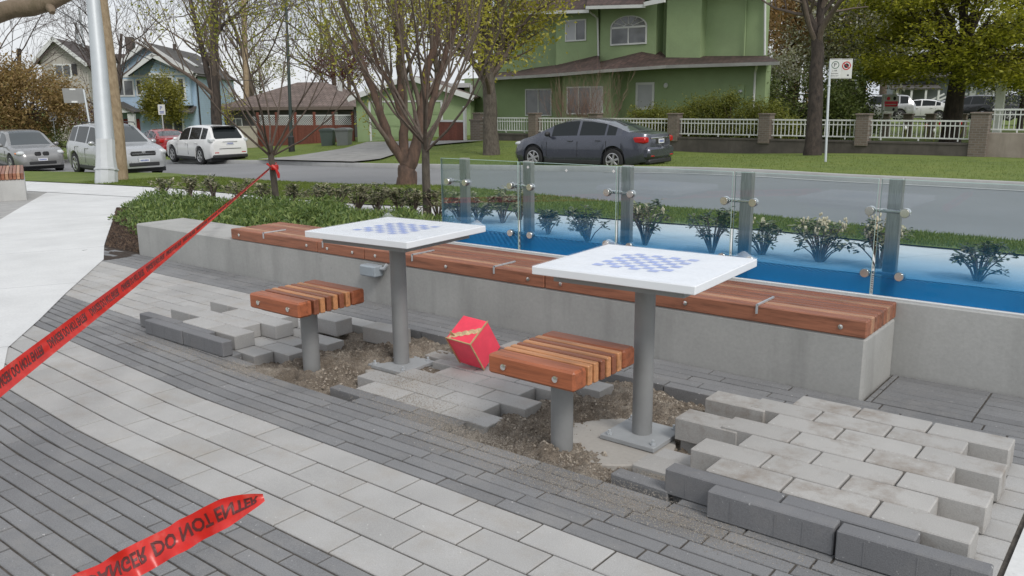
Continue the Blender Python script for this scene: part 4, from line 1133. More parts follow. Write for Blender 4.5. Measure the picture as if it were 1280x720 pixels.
# golden weeping willow
O = basept(985, 180, 52); t = thing('willow_tree', 'golden weeping willow behind the right end of the green house', 'tree', tuple(O)); T = Tree(51)
q = MB(); q.tube([(0, 0, 0), (.2, 0, 4), (0, .2, 8), (.3, 0, 11)], [.4, .34, .25, .1], 9, caps=False); q.build('trunk', M['bark_dark'], t, smooth=60, fix=False)
q = MB(); tw = []
for k in range(330):
    a = rnd.uniform(0, 6.28); rr = rnd.uniform(.3, 3.9); h0 = rnd.uniform(5.5, 12.5); x, y = rr * math.cos(a), rr * math.sin(a); L = rnd.uniform(2.5, 6)
    pts = [Vector((x * .6, y * .6, h0 - .4)), Vector((x, y, h0)), Vector((x * 1.12, y * 1.12, h0 - L * .5)), Vector((x * 1.15 + rnd.gauss(0, .1), y * 1.15, max(1.2, h0 - L)))]
    q.tube(pts, [.02, .016, .012, .006], 3, caps=False)
    for j in range(24): f = j / 24 * 2; i = 1 + int(f); tw.append(pts[i].lerp(pts[i + 1], f - int(f)))
q.build('branches', mat('golden_twig', (.33, .20, .07), .8, .2), t, smooth=60, fix=False); leaves(t, tw, M['gold'], .2, 4, .12)
# bare brown trees on the skyline right and left
def bare_tree(label, base, Hgt, seed, r0, nkid=9, L=None, m=None, grp='bare trees in the distance', leafspec=None, levels=4, kids=(0, 5, 4, 3, 2), tilt=(0, 0)):
    O = Vector(base); t = thing('bare_tree', label, 'tree', tuple(O), 0, grp); T = Tree(seed)
    pts, rad, d_ = T.limb(O, (tilt[0], tilt[1], 1), Hgt * .62, r0, r0 * .45, 8, .05, .02, 0)
    q = MB(); q.tube([p - O for p in pts], rad, 10, caps=False); q.build('trunk', m or M['bark_twig2'], t, smooth=60, fix=False); T.seg = []
    P = dict(levels=levels, kids=list(kids), ang=(22, 52), ratio=(.5, .7), trop=.05, wob=.13, lift=.12, taper=.4, rmin=max(.005, Hgt * .0008))
    for k in range(nkid):
        f = .3 + .7 * (k + T.r.random()) / nkid; i = min(len(pts) - 2, int(f * 8)); a = T.r.uniform(0, 6.28); el = T.r.uniform(.4, 1.3)
        T.grow(pts[i], (math.cos(a), math.sin(a), el), (L or Hgt * .45) * T.r.uniform(.7, 1.1), rad[i] * .5, 1, P)
    T.build(t, O, m or M['bark_twig2'], 'branches')
    if leafspec:
        m_, size, cnt, per, spr = leafspec; T.r.shuffle(T.tips); leaves(t, T.tips[:cnt], m_, size, per, spr, O=O)
    return t
bare_tree('tall bare brown tree behind the flowering tree on the right', basept(1062, 180, 60), 15, 61, .3, 12, m=M['bark_twig'])
bare_tree('bare brown tree rising over the parking sign', basept(1098, 180, 66), 16, 62, .3, 12, m=M['bark_twig'])
bare_tree('bare dark tree standing between the grey house and the utility pole', basept(148, 180, 52), 11.5, 63, .17, 12)
bare_tree('bare twiggy tree at the left picture edge', basept(-22, 180, 45), 10, 64, .15, 12, L=5.2)
bare_tree('bare twiggy tree behind the brown roofed house', basept(322, 180, 66), 15, 65, .25, 12, m=M['bark_twig'])
bare_tree('thin bare tree behind the garage', basept(420, 180, 72), 15, 66, .25, 12, m=M['bark_twig'])
bare_tree('thin bare trees rising over the garage roof', basept(545, 180, 70), 15, 67, .25, 12, m=M['bark_twig'])
# left hand leafy trees
crown_tree('copper_tree', 'coppery leaved tree above the silver parked cars', basept(40, 180, 46), 5.2, .2, (3.0, 2.4, 2.0), M['copper'], M['bark_twig'], 20000, .16, 71, trunk=.12, clumps=80, zlow=1.4)
crown_tree('copper_tree', 'coppery leaved tree at the left picture edge', basept(-25, 180, 44), 6.0, 0, (2.4, 2.4, 2.4), M['copper'], M['bark_twig'], 12000, .16, 72, trunk=.12, clumps=50, zlow=1.0)
crown_tree('leafy_shrub', 'yellow green bushy tree in front of the blue house', basept(207, 180, 53), 4.7, 0, (1.35, 1.2, 1.5), M['mixgreen'], M['bark_twig'], 9000, .15, 73, cat='shrub', trunk=.08, clumps=34, zlow=1.2)
crown_tree('leafy_shrub', 'dark red leaved shrub by the blue house door', basept(106, 180, 54), 3.3, 0, (1.6, 1.2, 1.2), M['redleaf'], M['bark_twig'], 2600, .12, 74, cat='shrub', trunk=.06, clumps=26, zlow=.4)
crown_tree('leafy_shrub', 'yellow leaved shrub at the foot of the dark barked street tree', basept(290, 180, 46), 3.2, 0, (1.0, .8, .9), M['bud'], M['bark_twig'], 500, .12, 75, cat='shrub', trunk=.05, clumps=22, zlow=.8)
crown_tree('leafy_shrub', 'dark red leaved tree behind the brown roof', basept(432, 180, 58), 6.4, 0, (2.8, 2, 1.3), M['redleaf'], M['bark_twig'], 4200, .15, 76, cat='tree', trunk=.14, clumps=36, zlow=2.4)
crown_tree('leafy_tree', 'green leaved tree behind the brown roof and the dark red tree', basept(440, 180, 66), 8.6, 0, (4.2, 3, 2.0), M['mixgreen'], M['bark_twig'], 4200, .17, 77, trunk=.16, clumps=40, zlow=3.5)
crown_tree('leafy_tree', 'pale green tree far behind the blue house', basept(330, 180, 90), 8.5, 0, (4, 3, 2.2), M['mixgreen'], M['bark_twig'], 2500, .22, 78, trunk=.16, clumps=40, zlow=3.5)
crown_tree('evergreen_shrub', 'low dark hedge between the parked silver cars', basept(75, 180, 46), 1.9, 0, (4.0, .9, .8), M['evergreen'], M['bark_twig'], 3200, .11, 79, cat='shrub', trunk=.05, clumps=40, zlow=.1)

# near limb of a tree standing left of the camera
p0 = at(-60, 42, 3.6); O = Vector((p0.x - .55, p0.y - .4, 0)); t = thing('overhanging_tree', 'mossy tree limb reaching in at the top left corner', 'tree', (O.x, O.y, 0))
q = MB(); q.tube([(0, 0, -.1), (.03, 0, 1.2), (.08, .05, 2.0), (.1, .1, 3.2)], [.13, .11, .10, .07], 14, caps=False)
M['bark_moss'] = bark('mossy_bark', (.10, .08, .045), (.22, .165, .12), 9)
q.build('trunk', M['bark_moss'], t, smooth=60, fix=False)
lim = [Vector((.08, .05, 1.9)) + O] + [at(x, y, 3.6) for x, y in ((-60, 42), (-20, 22), (15, 11), (40, 9), (62, 4), (85, -7), (120, -22))]
q = MB(); q.tube([p - O for p in lim], [.06, .05, .043, .038, .037, .031, .027, .02], 14, caps=False)
q.tube([at(60, 5, 3.6) - O, at(64, 12, 3.58) - O, at(66, 16, 3.57) - O], [.022, .018, .010], 9); q.tube([at(-10, 12, 3.6) - O, at(-2, 22, 3.58) - O], [.03, .012], 9); q.tube([at(20, 6, 3.6) - O, at(22, -6, 3.62) - O], [.014, .008], 8)
q.build('limb', M['bark_moss'], t, smooth=60, fix=False)

# ------------------------------------------------------------------ planting bed
def in_poly(x, y, poly):
    c = False; j = len(poly) - 1
    for i in range(len(poly)):
        if (poly[i][1] > y) != (poly[j][1] > y) and x < (poly[j][0] - poly[i][0]) * (y - poly[i][1]) / (poly[j][1] - poly[i][1]) + poly[i][0]: c = not c
        j = i
    return c
bed = [(-8.05, 4.66), (-9.0, 4.72), (-12.5, 6.45), (-13.0, 7.2), (-6.9, 7.3), (-6.5, 6.8), (-6.25, 4.72)]
M['bedleaf'] = leafmat('low_evergreen_leaf', [(.055, .10, .025), (.105, .17, .04), (.17, .24, .065), (.25, .31, .09)], .25)
cl = []
while len(cl) < 150:
    x, y = rnd.uniform(-13, -6.2), rnd.uniform(4.6, 7.4)
    if in_poly(x, y, bed): cl.append((x, y, rnd.uniform(.16, .34), rnd.uniform(.10, .27)))
Ps = []
for x, y, rr, hh in cl:
    k = int(230 * (rr / .25) ** 2); a = nr.uniform(0, 6.28, k); q_ = np.sqrt(nr.uniform(0, 1, k)); px_ = x + rr * q_ * np.cos(a); py_ = y + rr * q_ * np.sin(a)
    h = hh * np.sqrt(np.clip(1 - q_ ** 2 * .85, 0, 1)) * nr.uniform(.55, 1, k); Ps.append(np.stack([px_, py_, gz(px_, py_) + h], 1))
Ps = np.concatenate(Ps); V, F = leaf_quads(Ps, .06, 0, .28, up=.9); o = npmesh('bed_planting', V, F, M['bedleaf'])
tag(o, 'mass of low fine leaved evergreen plants in the bed behind the bench', 'ground cover', kind='stuff')
M['rhodo'] = leafmat('rhododendron_leaf', [(.025, .04, .015), (.05, .075, .025), (.09, .11, .04)], .15, .35)
M['rhodo_pale'] = leafmat('pale_new_leaf', [(.35, .33, .20), (.5, .47, .33), (.22, .24, .10)], .25)
def rhodo(pos, h, wd, label, seed, pale=.2, grp=None, flowers=0):
    r = random.Random(seed); O = Vector(pos); t = thing('rhododendron', label, 'shrub', tuple(O), 0, grp); q = MB(); L = []; Pl = []
    for k in range(int(14 + wd * 34)):
        a = r.uniform(0, 6.28); rr = wd * r.uniform(.15, .9); tip = Vector((rr * math.cos(a), rr * math.sin(a), h * r.uniform(.45, 1)))
        q.tube([(0, 0, -.03), Vector((tip.x * .4, tip.y * .4, tip.z * .5)), tip], [.008, .006, .004], 5, caps=False)
        for j in range(15):
            b_ = r.uniform(0, 6.28); el = r.uniform(-.3, .8); dv = Vector((math.cos(b_), math.sin(b_), el)).normalized(); s_ = r.uniform(.05, .095)
            sd_ = dv.cross(Vector((0, 0, 1))).normalized() * s_ * .17; c = tip + Vector((0, 0, r.uniform(-.06, .02)))
            (Pl if r.random() < pale else L).append((c, dv * s_, sd_))
    q.build('stems', M['bark_twig'], t, smooth=60, fix=False)
    for nm, lst, m_ in (('leaves', L, M['rhodo']), ('new_leaves', Pl, M['rhodo_pale'])):
        V = []; F = []
        for c, dv, sd_ in lst:
            k = len(V); dr = Vector((0, 0, -.012)); V += [c, c + dv * .35 + sd_, c + dv * .75 + sd_ * .8, c + dv + dr, c + dv * .75 - sd_ * .8, c + dv * .35 - sd_]; F.append(tuple(range(k, k + 6)))
        if V: q = MB(); q.add(V, F); q.build(nm, m_, t, fix=False)
    if flowers:
        q = MB()
        for k in range(flowers):
            a = r.uniform(0, 6.28); c = Vector((wd * r.uniform(0, .8) * math.cos(a), wd * r.uniform(0, .8) * math.sin(a), h * r.uniform(.75, 1.1)))
            for j in range(5): q.ball(c + Vector((r.gauss(0, .012), r.gauss(0, .012), r.gauss(0, .02))), .010, .010, .016, 6)
        q.build('flower_buds', mat('cream_buds', (.55, .48, .34), .7, .1), t, smooth=60)
    return t
spots = [((685, 294), .28, .16, 'small dark leaved shrub behind the second glass pane, left of the pair', 0), ((735, 303), .36, .26, 'dark leaved shrub in the middle behind the second glass pane', 0), ((806, 308), .44, .26, 'pale tipped shrub behind the third glass pane, next to the post', 6), ((890, 318), .42, .24, 'leafy shrub behind the third glass pane, left of the fourth post', 0), ((953, 320), .34, .24, 'leafy shrub behind the fourth glass pane, left edge', 2), ((1024, 329), .38, .30, 'cream flowered shrub in the middle behind the fourth glass pane', 26), ((1098, 337), .42, .22, 'cream flowered shrub behind the last post', 12), ((1221, 353), .30, .26, 'dark leaved shrub alone behind the rightmost glass pane', 0)]
for k, (pp, h, wd, lab, fl) in enumerate(spots):
    rhodo(tuple(g(*pp)), h, wd, lab, 90 + k, .12 if fl == 0 else .35, 'shrubs behind the glass screen', fl)
bx = [(205, 246), (238, 247), (268, 250), (300, 250), (332, 252), (368, 256), (398, 258), (425, 260), (448, 263), (472, 265), (498, 267), (518, 271), (548, 275), (575, 278), (598, 279), (628, 280), (650, 276)]
lastl = ['left end', 'right end']
for k, (x, y) in enumerate(bx):
    p = g(x, y)
    rhodo(tuple(p), rnd.uniform(.28, .44), rnd.uniform(.18, .28), ('variegated shrub at the back of the bed, %s from its left end' % ORD[k]) if k < 8 else ('variegated shrub with cream leaves near the slim tree by the glass' if k < 13 else 'variegated shrub seen through the leftmost glass pane'), 120 + k, .58, 'variegated shrubs along the back of the bed', 0)

# grass blades on the verges
def blades(name, n, xr, ylo, yhi, h, wd, label):
    X = nr.uniform(*xr, n); t = nr.uniform(0, 1, n); Y = ylo(X) + (yhi(X) - ylo(X)) * t; Z = gz(X, Y) + .03
    a = nr.uniform(0, 6.28, n); hh = h * nr.uniform(.4, 1.2, n); P = np.stack([X, Y, Z], 1); dx = np.stack([np.cos(a), np.sin(a), 0 * a], 1) * wd
    ln = np.stack([nr.normal(0, .35, n) * hh, nr.normal(0, .35, n) * hh, hh], 1)
    V = np.stack([P - dx, P + dx, P + ln], 1).reshape(-1, 3); F = np.arange(3 * n).reshape(n, 3)
    o = npmesh(name, V, F, M['blade']); return tag(o, label, 'grass', kind='stuff')
blades('grass', 60000, (-22, 2), lambda X: WF(X) - .05, lambda X: NE(X) - .02, .042, .006, 'short spring grass on the near verge beside the road')
blades('grass', 70000, (-34, 4), lambda X: CF(X) + .22, lambda X: np.minimum(CF(X) + 9, 31), .08, .010, 'short spring grass on the far verge in front of the fence')

# ------------------------------------------------------------------ cars
def paint(name, col, metal=.35, rough=.3):
    m, nt, b = base_mat(name); b.inputs['Base Color'].default_value = (*col, 1); b.inputs['Metallic'].default_value = metal
    b.inputs['Roughness'].default_value = rough; b.inputs['Coat Weight'].default_value = .7; b.inputs['Coat Roughness'].default_value = .05
    n = noise(nt, 3, 4); nt.links.new(mrange(nt, n, .3, .7, rough - .04, rough + .1), b.inputs['Roughness'])
    return m
m, nt, b = base_mat('car_glass'); b.inputs['Base Color'].default_value = (.018, .022, .024, 1); b.inputs['Roughness'].default_value = .05; b.inputs['Specular IOR Level'].default_value = .26; M['cglass'] = m
m, nt, b = base_mat('windscreen_glass'); b.inputs['Base Color'].default_value = (.05, .06, .065, 1); b.inputs['Roughness'].default_value = .04; b.inputs['Specular IOR Level'].default_value = .75; M['wglass'] = m
M['rubber'] = mat('tyre_rubber', (.022, .022, .023), .8, .1, 20)
M['black'] = mat('black_plastic', (.025, .025, .027), .55, .1, 10)
M['chrome'] = mat('chrome_trim', (.7, .7, .7), .15, 0, metal=1)
M['rim'] = mat('alloy_rim', (.45, .45, .46), .3, .06, 10, metal=.8)
M['lampglass'] = mat('headlamp_glass', (.55, .57, .58), .12, .1, 30)
M['tailred'] = mat('tail_lamp_red', (.45, .012, .012), .15, .08, 20)
M['plate'] = mat('number_plate', (.68, .69, .72), .5, .05, 60)
M['plateblue'] = mat('plate_blue_print', (.08, .12, .35), .5, 0)
M['orange'] = mat('indicator_orange', (.7, .2, .03), .3, 0)
def lerp_tab(tab, x):
    xs = [a for a, _ in tab]; ys = [b for _, b in tab]; return float(np.interp(x, xs, ys))
def make_car(label, spec, pm, loc, rotz, name='parked_car', grp=None, detail=True, cat='car'):
    t = thing(name, label, cat, loc, rotz, grp)
    L, W = spec['L'], spec['W']; x0, x1 = -L / 2, L / 2; wr = spec['wr']; xw = spec['xw']
    xs = set(np.round(np.linspace(x0, x1, 40), 3)); 
    for a in xw:
        for k in np.linspace(-1, 1, 21): xs.add(round(a + (wr + .065) * k, 3))
    for a, _ in spec['top']: xs.add(round(a, 3))
    for a, b_ in spec['side']: xs.add(round(a, 3)); xs.add(round(b_, 3))
    for a in spec['ws'] + spec['rg']: xs.add(round(a, 3))
    xs = sorted(xs); xs = [x for i, x in enumerate(xs) if i == 0 or x - xs[i - 1] > .004]
    xs[0] = x0; xs[-1] = x1
    sill = spec.get('sill', .22)
    secs = []
    for x in xs:
        zb = lerp_tab(spec['belt'], x); zt = max(lerp_tab(spec['top'], x), zb + .005); hw = lerp_tab(spec['hw'], x)
        zs = sill + lerp_tab([(x0, .10), (x0 + .5, 0), (x1 - .5, 0), (x1, .06)], x)
        inner = hw - .06
        for a in xw:
            d = abs(x - a); Rr = wr + .065
            if d < Rr: zs = max(zs, wr + math.sqrt(max(0, Rr * Rr - d * d)))
        zs = min(zs, zb - .1)
        rise = zt - zb; hr = hw - .05 - spec.get('tumble', .42) * rise * (1 if rise > .2 else rise / .2 if rise > 0 else 0) - .04
        if rise < .2: hr = hw - .12
        low = [(inner + .02, zs), (hw - .012, max(zs + .02, sill + .10)), (hw, max(zs + .03, (sill + zb) * .5)), (hw - .012, max(zs + .045, zb - .12)), (hw - .045, zb)]
        b5 = (hw - .045 + (hr - hw + .045) * .10, zb + rise * .08); b6 = (hw - .045 + (hr - hw + .045) * .86, zb + rise * .86)
        tp = [b5, b6, (hr - .015, zt - min(.045, rise * .12)), (hr - .10, zt - min(.02, rise * .06)), (hr * .45, zt + .0), (0, zt + .004)]
        secs.append([(x, y, z) for y, z in low + tp])
    n = len(secs[0]); NV = n * 2 - 1
    V = []
    for s in secs: V += s + [(x, -y, z) for x, y, z in s[-2::-1]]
    def fidx(i, k): return (i * NV + k, i * NV + k + 1, (i + 1) * NV + k + 1, (i + 1) * NV + k)
    body, side, wind, rear = [], [], [], []
    mk = lambda k: k if k < n - 1 else 2 * (n - 1) - 1 - k          # mirrored row index
    for i in range(len(xs) - 1):
        xc = (xs[i] + xs[i + 1]) / 2
        for k in range(NV - 1):
            r_ = mk(k); f = fidx(i, k); rise = lerp_tab(spec['top'], xc) - lerp_tab(spec['belt'], xc)
            if r_ == 5 and any(a - 1e-3 < xc < b_ + 1e-3 for a, b_ in spec['side']) and rise > .1: side.append(f)
            elif r_ in (8, 9) and spec['ws'][0] < xc < spec['ws'][1]: wind.append(f)
            elif r_ in (8, 9) and spec['rg'][0] < xc < spec['rg'][1]: rear.append(f)
            else: body.append(f)
    body.append(tuple(range(NV))); body.append(tuple(range((len(xs) - 1) * NV, len(xs) * NV))[::-1])
    body += [(i * NV, (i + 1) * NV, (i + 1) * NV + NV - 1, i * NV + NV - 1) for i in range(len(xs) - 1)]   # floor
    def sub(faces):
        used = sorted({j for f in faces for j in f}); mp_ = {j: i for i, j in enumerate(used)}; q = MB(); q.add([V[j] for j in used], [tuple(mp_[j] for j in f) for f in faces]); return q
    sub(body).build('body', pm, t, smooth=42)
    # no cabin inside: its shade is put into the dark colour of opaque panes
    for sg in (0, 1):
        for a, b_ in spec['side']:
            fs_ = [f for f in side if a - 1e-3 < (V[f[0]][0] + V[f[3]][0]) / 2 < b_ + 1e-3 and (V[f[0]][1] > 0) == bool(sg)]
            if fs_: sub(fs_).build('side_window', M['cglass'], t, smooth=50)
    if wind: sub(wind).build('windscreen', M['wglass'], t, smooth=50)
    if rear: sub(rear).build('rear_window', M['cglass'] if not spec.get('rgl') else M['wglass'], t, smooth=50)
    # wheel wells and underside
    q = MB(); q.box(x0 + .25, x1 - .25, -W / 2 + .12, W / 2 - .12, .17, sill + .12)
    for a in xw: q.box(a - wr - .06, a + wr + .06, -W / 2 + .10, W / 2 - .10, .2, wr * 2 + .04)
    q.build('underbody', M['black'], t)
    for a in xw:
        for sg in (-1, 1):
            Mx = Matrix.Translation((a, sg * (W / 2 - .115), wr)) @ Matrix.Rotation(-sg * PI / 2, 4, 'X')
            q = MB(); q.lathe([(wr * .62, -.10), (wr * .93, -.105), (wr, -.08), (wr, .08), (wr * .93, .103), (wr * .66, .108), (wr * .63, .095), (.001, .06)], 28, M=Mx)
            wh = q.build('wheel', M['rubber'], t, smooth=40)
            q = MB(); q.lathe([(wr * .63, .092), (wr * .67, .110), (wr * .61, .114), (wr * .56, .085)], 28, M=Mx, caps=False)
            ns = spec.get('spokes', 5)
            for k in range(ns):
                q.box(wr * .08, wr * .60, -wr * .10, wr * .10, .076, .110, bev=.008, M=Mx @ Matrix.Rotation(2 * PI * k / ns + .3, 4, 'Z'))
            q.lathe([(wr * .17, .08), (wr * .15, .114), (.001, .116)], 14, M=Mx)
            q.build('rim', M['rim'], wh, smooth=35)
    if not detail: return t
    # mirrors, handles, trim
    for sg in (-1, 1):
        zc = lerp_tab(spec['belt'], spec['mx']); yy = lerp_tab(spec['hw'], spec['mx'])
        q = MB(); q.ball((spec['mx'], sg * (yy + .09), zc + .10), .075, .11, .075, 12); q.tube([(spec['mx'] + .02, sg * (yy - .05), zc + .03), (spec['mx'], sg * (yy + .04), zc + .07)], .025, 6)
        q.build('mirror', spec.get('mirm', pm), t, smooth=60)
    for sg in (-1, 1):
        for hx in spec['handles']:
            zc = lerp_tab(spec['belt'], hx) - .10; yy = lerp_tab(spec['hw'], hx); q = MB(); q.box(hx - .085, hx + .085, sg * (yy - .012), sg * (yy + .022), zc - .018, zc + .018, bev=.008); q.build('door_handle', spec.get('hm', pm), t, smooth=40)
    for sg in (-1, 1):     # door shut lines and sill trim
        q = MB()
        for dx in spec['seams']:
            zz = lerp_tab(spec['belt'], dx); yy = lerp_tab(spec['hw'], dx)
            q.box(dx - .004, dx + .004, sg * (yy - .03), sg * (yy + .0015), sill + .16, zz - .12)
        q.box(xw[0] + wr + .09, xw[1] - wr - .09, sg * (W / 2 - .06), sg * (W / 2 - .004), sill - .02, sill + .085, bev=.01)
        q.build('sill_trim', M['black'], t)
    for nm, m_, boxes in spec['bits']:
        for bx_ in boxes:
            q = MB(); q.box(*bx_[:6], bev=bx_[6] if len(bx_) > 6 else .015)
            if nm == 'number_plate':
                pl = q.build(nm, m_, t, smooth=40); qq = MB(); xa = bx_[0] - .0015 if bx_[0] < 0 else bx_[1]; 
                y0_, y1_ = sorted(bx_[2:4]); z0_, z1_ = bx_[4:6]
                for k in range(6):
                    yy = y0_ + (y1_ - y0_) * (.12 + .13 * k); qq.box(xa, xa + .0015, yy, yy + (y1_ - y0_) * .09, z0_ + (z1_ - z0_) * .25, z0_ + (z1_ - z0_) * .75)
                qq.build('plate_print', M['plateblue'], pl)
            else: q.build(nm, m_ or pm, t, smooth=40)
    for nm, m_, balls in spec.get('balls', []):
        for c, r_ in balls:
            for sg in (-1, 1): q = MB(); q.ball((c[0], sg * c[1], c[2]), *r_, 12); q.build(nm, m_, t, smooth=60)
    if spec.get('rails'):
        q = MB()
        for sg in (-1, 1): q.tube([(-1.25, sg * .56, spec['top'][len(spec['top']) // 2][1] - .03), (-1.2, sg * .56, spec['H'] + .035), (.35, sg * .56, spec['H'] + .03), (.42, sg * .56, spec['H'] - .05)], .018, 6)
        q.build('roof_rail', M['black'], t, smooth=60)
    return t
sedan = dict(L=4.55, W=1.755, H=1.44, wr=.315, xw=(-1.27, 1.40), tumble=.40, spokes=6,
    top=[(-2.275, .95), (-2.24, 1.03), (-2.05, 1.075), (-1.72, 1.10), (-1.35, 1.24), (-.95, 1.36), (-.5, 1.425), (0, 1.44), (.4, 1.40), (.75, 1.30), (1.15, 1.10), (1.45, .955), (1.85, .85), (2.1, .76), (2.275, .60)],
    belt=[(-2.275, .93), (-1.9, 1.0), (-1.5, .985), (-.8, .955), (.2, .925), (1.2, .895), (1.8, .78), (2.275, .56)],
    hw=[(-2.275, .56), (-2.22, .70), (-2.1, .80), (-1.8, .86), (-1.2, .8775), (1.4, .8775), (1.8, .84), (2.1, .74), (2.275, .56)],
    side=[(-.98, -.16), (-.08, .78), (-1.33, -1.04)], ws=[.48, 1.40], rg=[-1.66, -.98], mx=.82, handles=[-.80, .12], seams=[-.12, .92, -1.05], rgl=True,
    bits=[('tail_lamp', M['tailred'], [(-2.24, -1.86, .60, .825, .80, .965, .03), (-2.24, -1.86, -.60, -.825, .80, .965, .03)]), ('number_plate', M['plate'], [(-2.305, -2.285, -.16, .16, .78, .90, .004)]),
          ('bumper_cover', None, [(-2.335, -1.95, -.74, .74, .37, .70, .07)]), ('boot_trim', M['chrome'], [(-2.30, -2.26, -.56, .56, .915, .945, .01)]), ('bumper', M['black'], [(-2.30, -2.0, -.66, .66, .24, .3699, .03)]), ('reflector', M['tailred'], [(-2.342, -2.30, .46, .64, .44, .475, .008), (-2.342, -2.30, -.46, -.64, .44, .475, .008)]),
          ('boot_panel', M['black'], [(-2.282, -2.25, -.30, .30, .76, .912, .02)])],
    balls=[('headlamp', M['lampglass'], [((2.02, .62, .70), (.2, .12, .075))])], mirm=M['black'])
def suv(L, W, H, wr, xw, face, rails=False, spokes=5):
    r0 = -L / 2; f0 = L / 2
    d = dict(L=L, W=W, H=H, wr=wr, xw=xw, tumble=.30, sill=.26, spokes=spokes,
        top=[(r0, 1.00), (r0 + .05, 1.10), (r0 + .14, 1.22), (r0 + .28, 1.40), (r0 + .42, H - .10), (r0 + .52, H - .05), (r0 + 1.0, H - .01), (-.4, H), (.1, H - .03), (.35, H - .10), (.72, H - .36), (1.05, 1.09), (1.25, 1.055), (f0 - .5, .99), (f0 - .22, .92), (f0 - .06, .80), (f0, .68)],
        belt=[(r0, .98), (r0 + .2, 1.08), (-1.2, 1.05), (0, 1.00), (1.2, .98), (f0 - .5, .93), (f0 - .2, .84), (f0, .62)],
        hw=[(r0, W / 2 - .15), (r0 + .12, W / 2 - .06), (r0 + .5, W / 2), (f0 - .8, W / 2), (f0 - .35, W / 2 - .05), (f0 - .1, W / 2 - .16), (f0, W / 2 - .28)],
        side=[(r0 + .48, r0 + .98), (r0 + 1.06, -.30), (-.22, .66)], ws=[.12, 1.04], rg=[r0 + .07, r0 + .42], mx=.70, handles=[-1.0, -.1], seams=[-.26, .8, -1.18], rails=rails)
    if face == 'front':
        d['bits'] = [('grille', M['black'], [(f0 - .07, f0 + .015, -.40, .40, .70, .84, .03)]), ('lower_grille', M['black'], [(f0 - .1, f0 + .02, -.50, .50, .36, .50, .03)]),
            ('grille_bar', M['chrome'], [(f0 - .02, f0 + .022, -.42, .42, .845, .862, .006), (f0 - .02, f0 + .024, -.36, .36, .765, .778, .005)]), ('number_plate', M['plate'], [(f0 + .02, f0 + .034, -.17, .17, .50, .61, .004)]),
            ('bumper', M['black'], [(f0 - .25, f0 - .02, -.68, .68, .27, .35, .03)]), ('badge', M['chrome'], [(f0 + .012, f0 + .026, -.06, .06, .79, .85, .006)])]
        d['balls'] = [('headlamp', M['lampglass'], [((f0 - .24, W / 2 - .24, .80), (.19, .17, .10))]), ('fog_lamp', M['lampglass'], [((f0 - .10, W / 2 - .28, .47), (.06, .07, .045))])]
    else:
        d['bits'] = [('tail_lamp', M['lampglass'], [(r0 + .02, r0 + .32, W / 2 - .27, W / 2 - .05, .98, 1.13, .03), (r0 + .02, r0 + .32, -W / 2 + .27, -W / 2 + .05, .98, 1.13, .03)]), ('number_plate', M['plate'], [(r0 - .02, r0 - .004, -.17, .17, .87, .98, .004)]),
            ('boot_trim', M['chrome'], [(r0 - .022, r0 + .02, -.34, .34, .99, 1.015, .008)]), ('bumper', M['black'], [(r0 - .04, r0 + .3, -W / 2 + .12, W / 2 - .12, .30, .46, .04)]), ('reflector', M['tailred'], [(r0 - .006, r0 + .1, W / 2 - .40, W / 2 - .2, .52, .565, .008), (r0 - .006, r0 + .1, -W / 2 + .40, -W / 2 + .2, .52, .565, .008)]),
            ('bumper_step', M['black'], [(r0 - .02, r0 + .1, -.5, .5, .70, .72, .006)]), ('spoiler', M['black'], [(r0 + .22, r0 + .55, -.56, .56, H - .08, H - .035, .015)])]
    return d
def place(px, py): p = g(px, py); return p
P_civ = paint('dark_blue_grey_car_paint', (.062, .068, .09), .35, .22)
P_sil = paint('silver_car_paint', (.42, .43, .44), .4, .28); P_sil2 = paint('warm_silver_car_paint', (.25, .25, .25), .4, .28); P_wht = paint('white_car_paint', (.72, .72, .71), .0, .3); P_red = paint('red_car_paint', (.33, .02, .025), .2, .3); P_dk = paint('black_car_paint', (.02, .022, .026), .2, .3)
rw = place(757, 214.5); fw_ = place(660, 208)
ct = (rw + fw_) / 2; yc = ct.y + 1.5; xc = rw.x - 1.27 - .95
make_car('dark blue grey sedan parked along the far kerb in front of the green house', sedan, P_civ, (xc, yc, gzf(xc, yc) - .06), R(181.5), grp='cars parked along the street')
rv = suv(4.55, 1.83, 1.70, .355, (-1.30, 1.28), 'front', True)
p = place(160, 216.5)
make_car('silver car parked on the near side of the road behind the metal pole', rv, P_sil, (p.x - 1.35, p.y + .35, gzf(p.x - 1.3, p.y + .3) - .06), R(-6), grp='cars parked along the street')
bm_ = suv(4.65, 1.88, 1.66, .37, (-1.35, 1.42), 'front', False)
bm_['bits'] = [b_ for b_ in bm_['bits'] if b_[0] not in ('grille', 'grille_bar', 'badge')] + [('grille', M['black'], [(2.24, 2.335, .03, .26, .68, .86, .04), (2.24, 2.335, -.03, -.26, .68, .86, .04)]), ('grille_bar', M['chrome'], [(2.30, 2.345, .03, .26, .86, .872, .005), (2.30, 2.345, -.03, -.26, .86, .872, .005)]), ('indicator', M['orange'], [(1.98, 2.06, .80, .90, .77, .83, .02), (1.98, 2.06, -.80, -.90, .77, .83, .02)])]
p = place(32, 212.5)
make_car('silver grey car with twin grilles parked at the left picture edge', bm_, P_sil2, (p.x - 1.25, p.y + .55, gzf(p.x - 1.2, p.y + .6) - .06), R(-7), grp='cars parked along the street')
lx = suv(4.75, 1.85, 1.69, .37, (-1.32, 1.40), 'rear', False)
p = place(292, 203.0)
make_car('white car parked facing away along the far kerb', lx, P_wht, (p.x - 2.9, p.y + .5, gzf(p.x - 2.8, p.y + .5) - .06), R(174), grp='cars parked along the street')
sd2 = dict(sedan); sd2['mirm'] = P_red
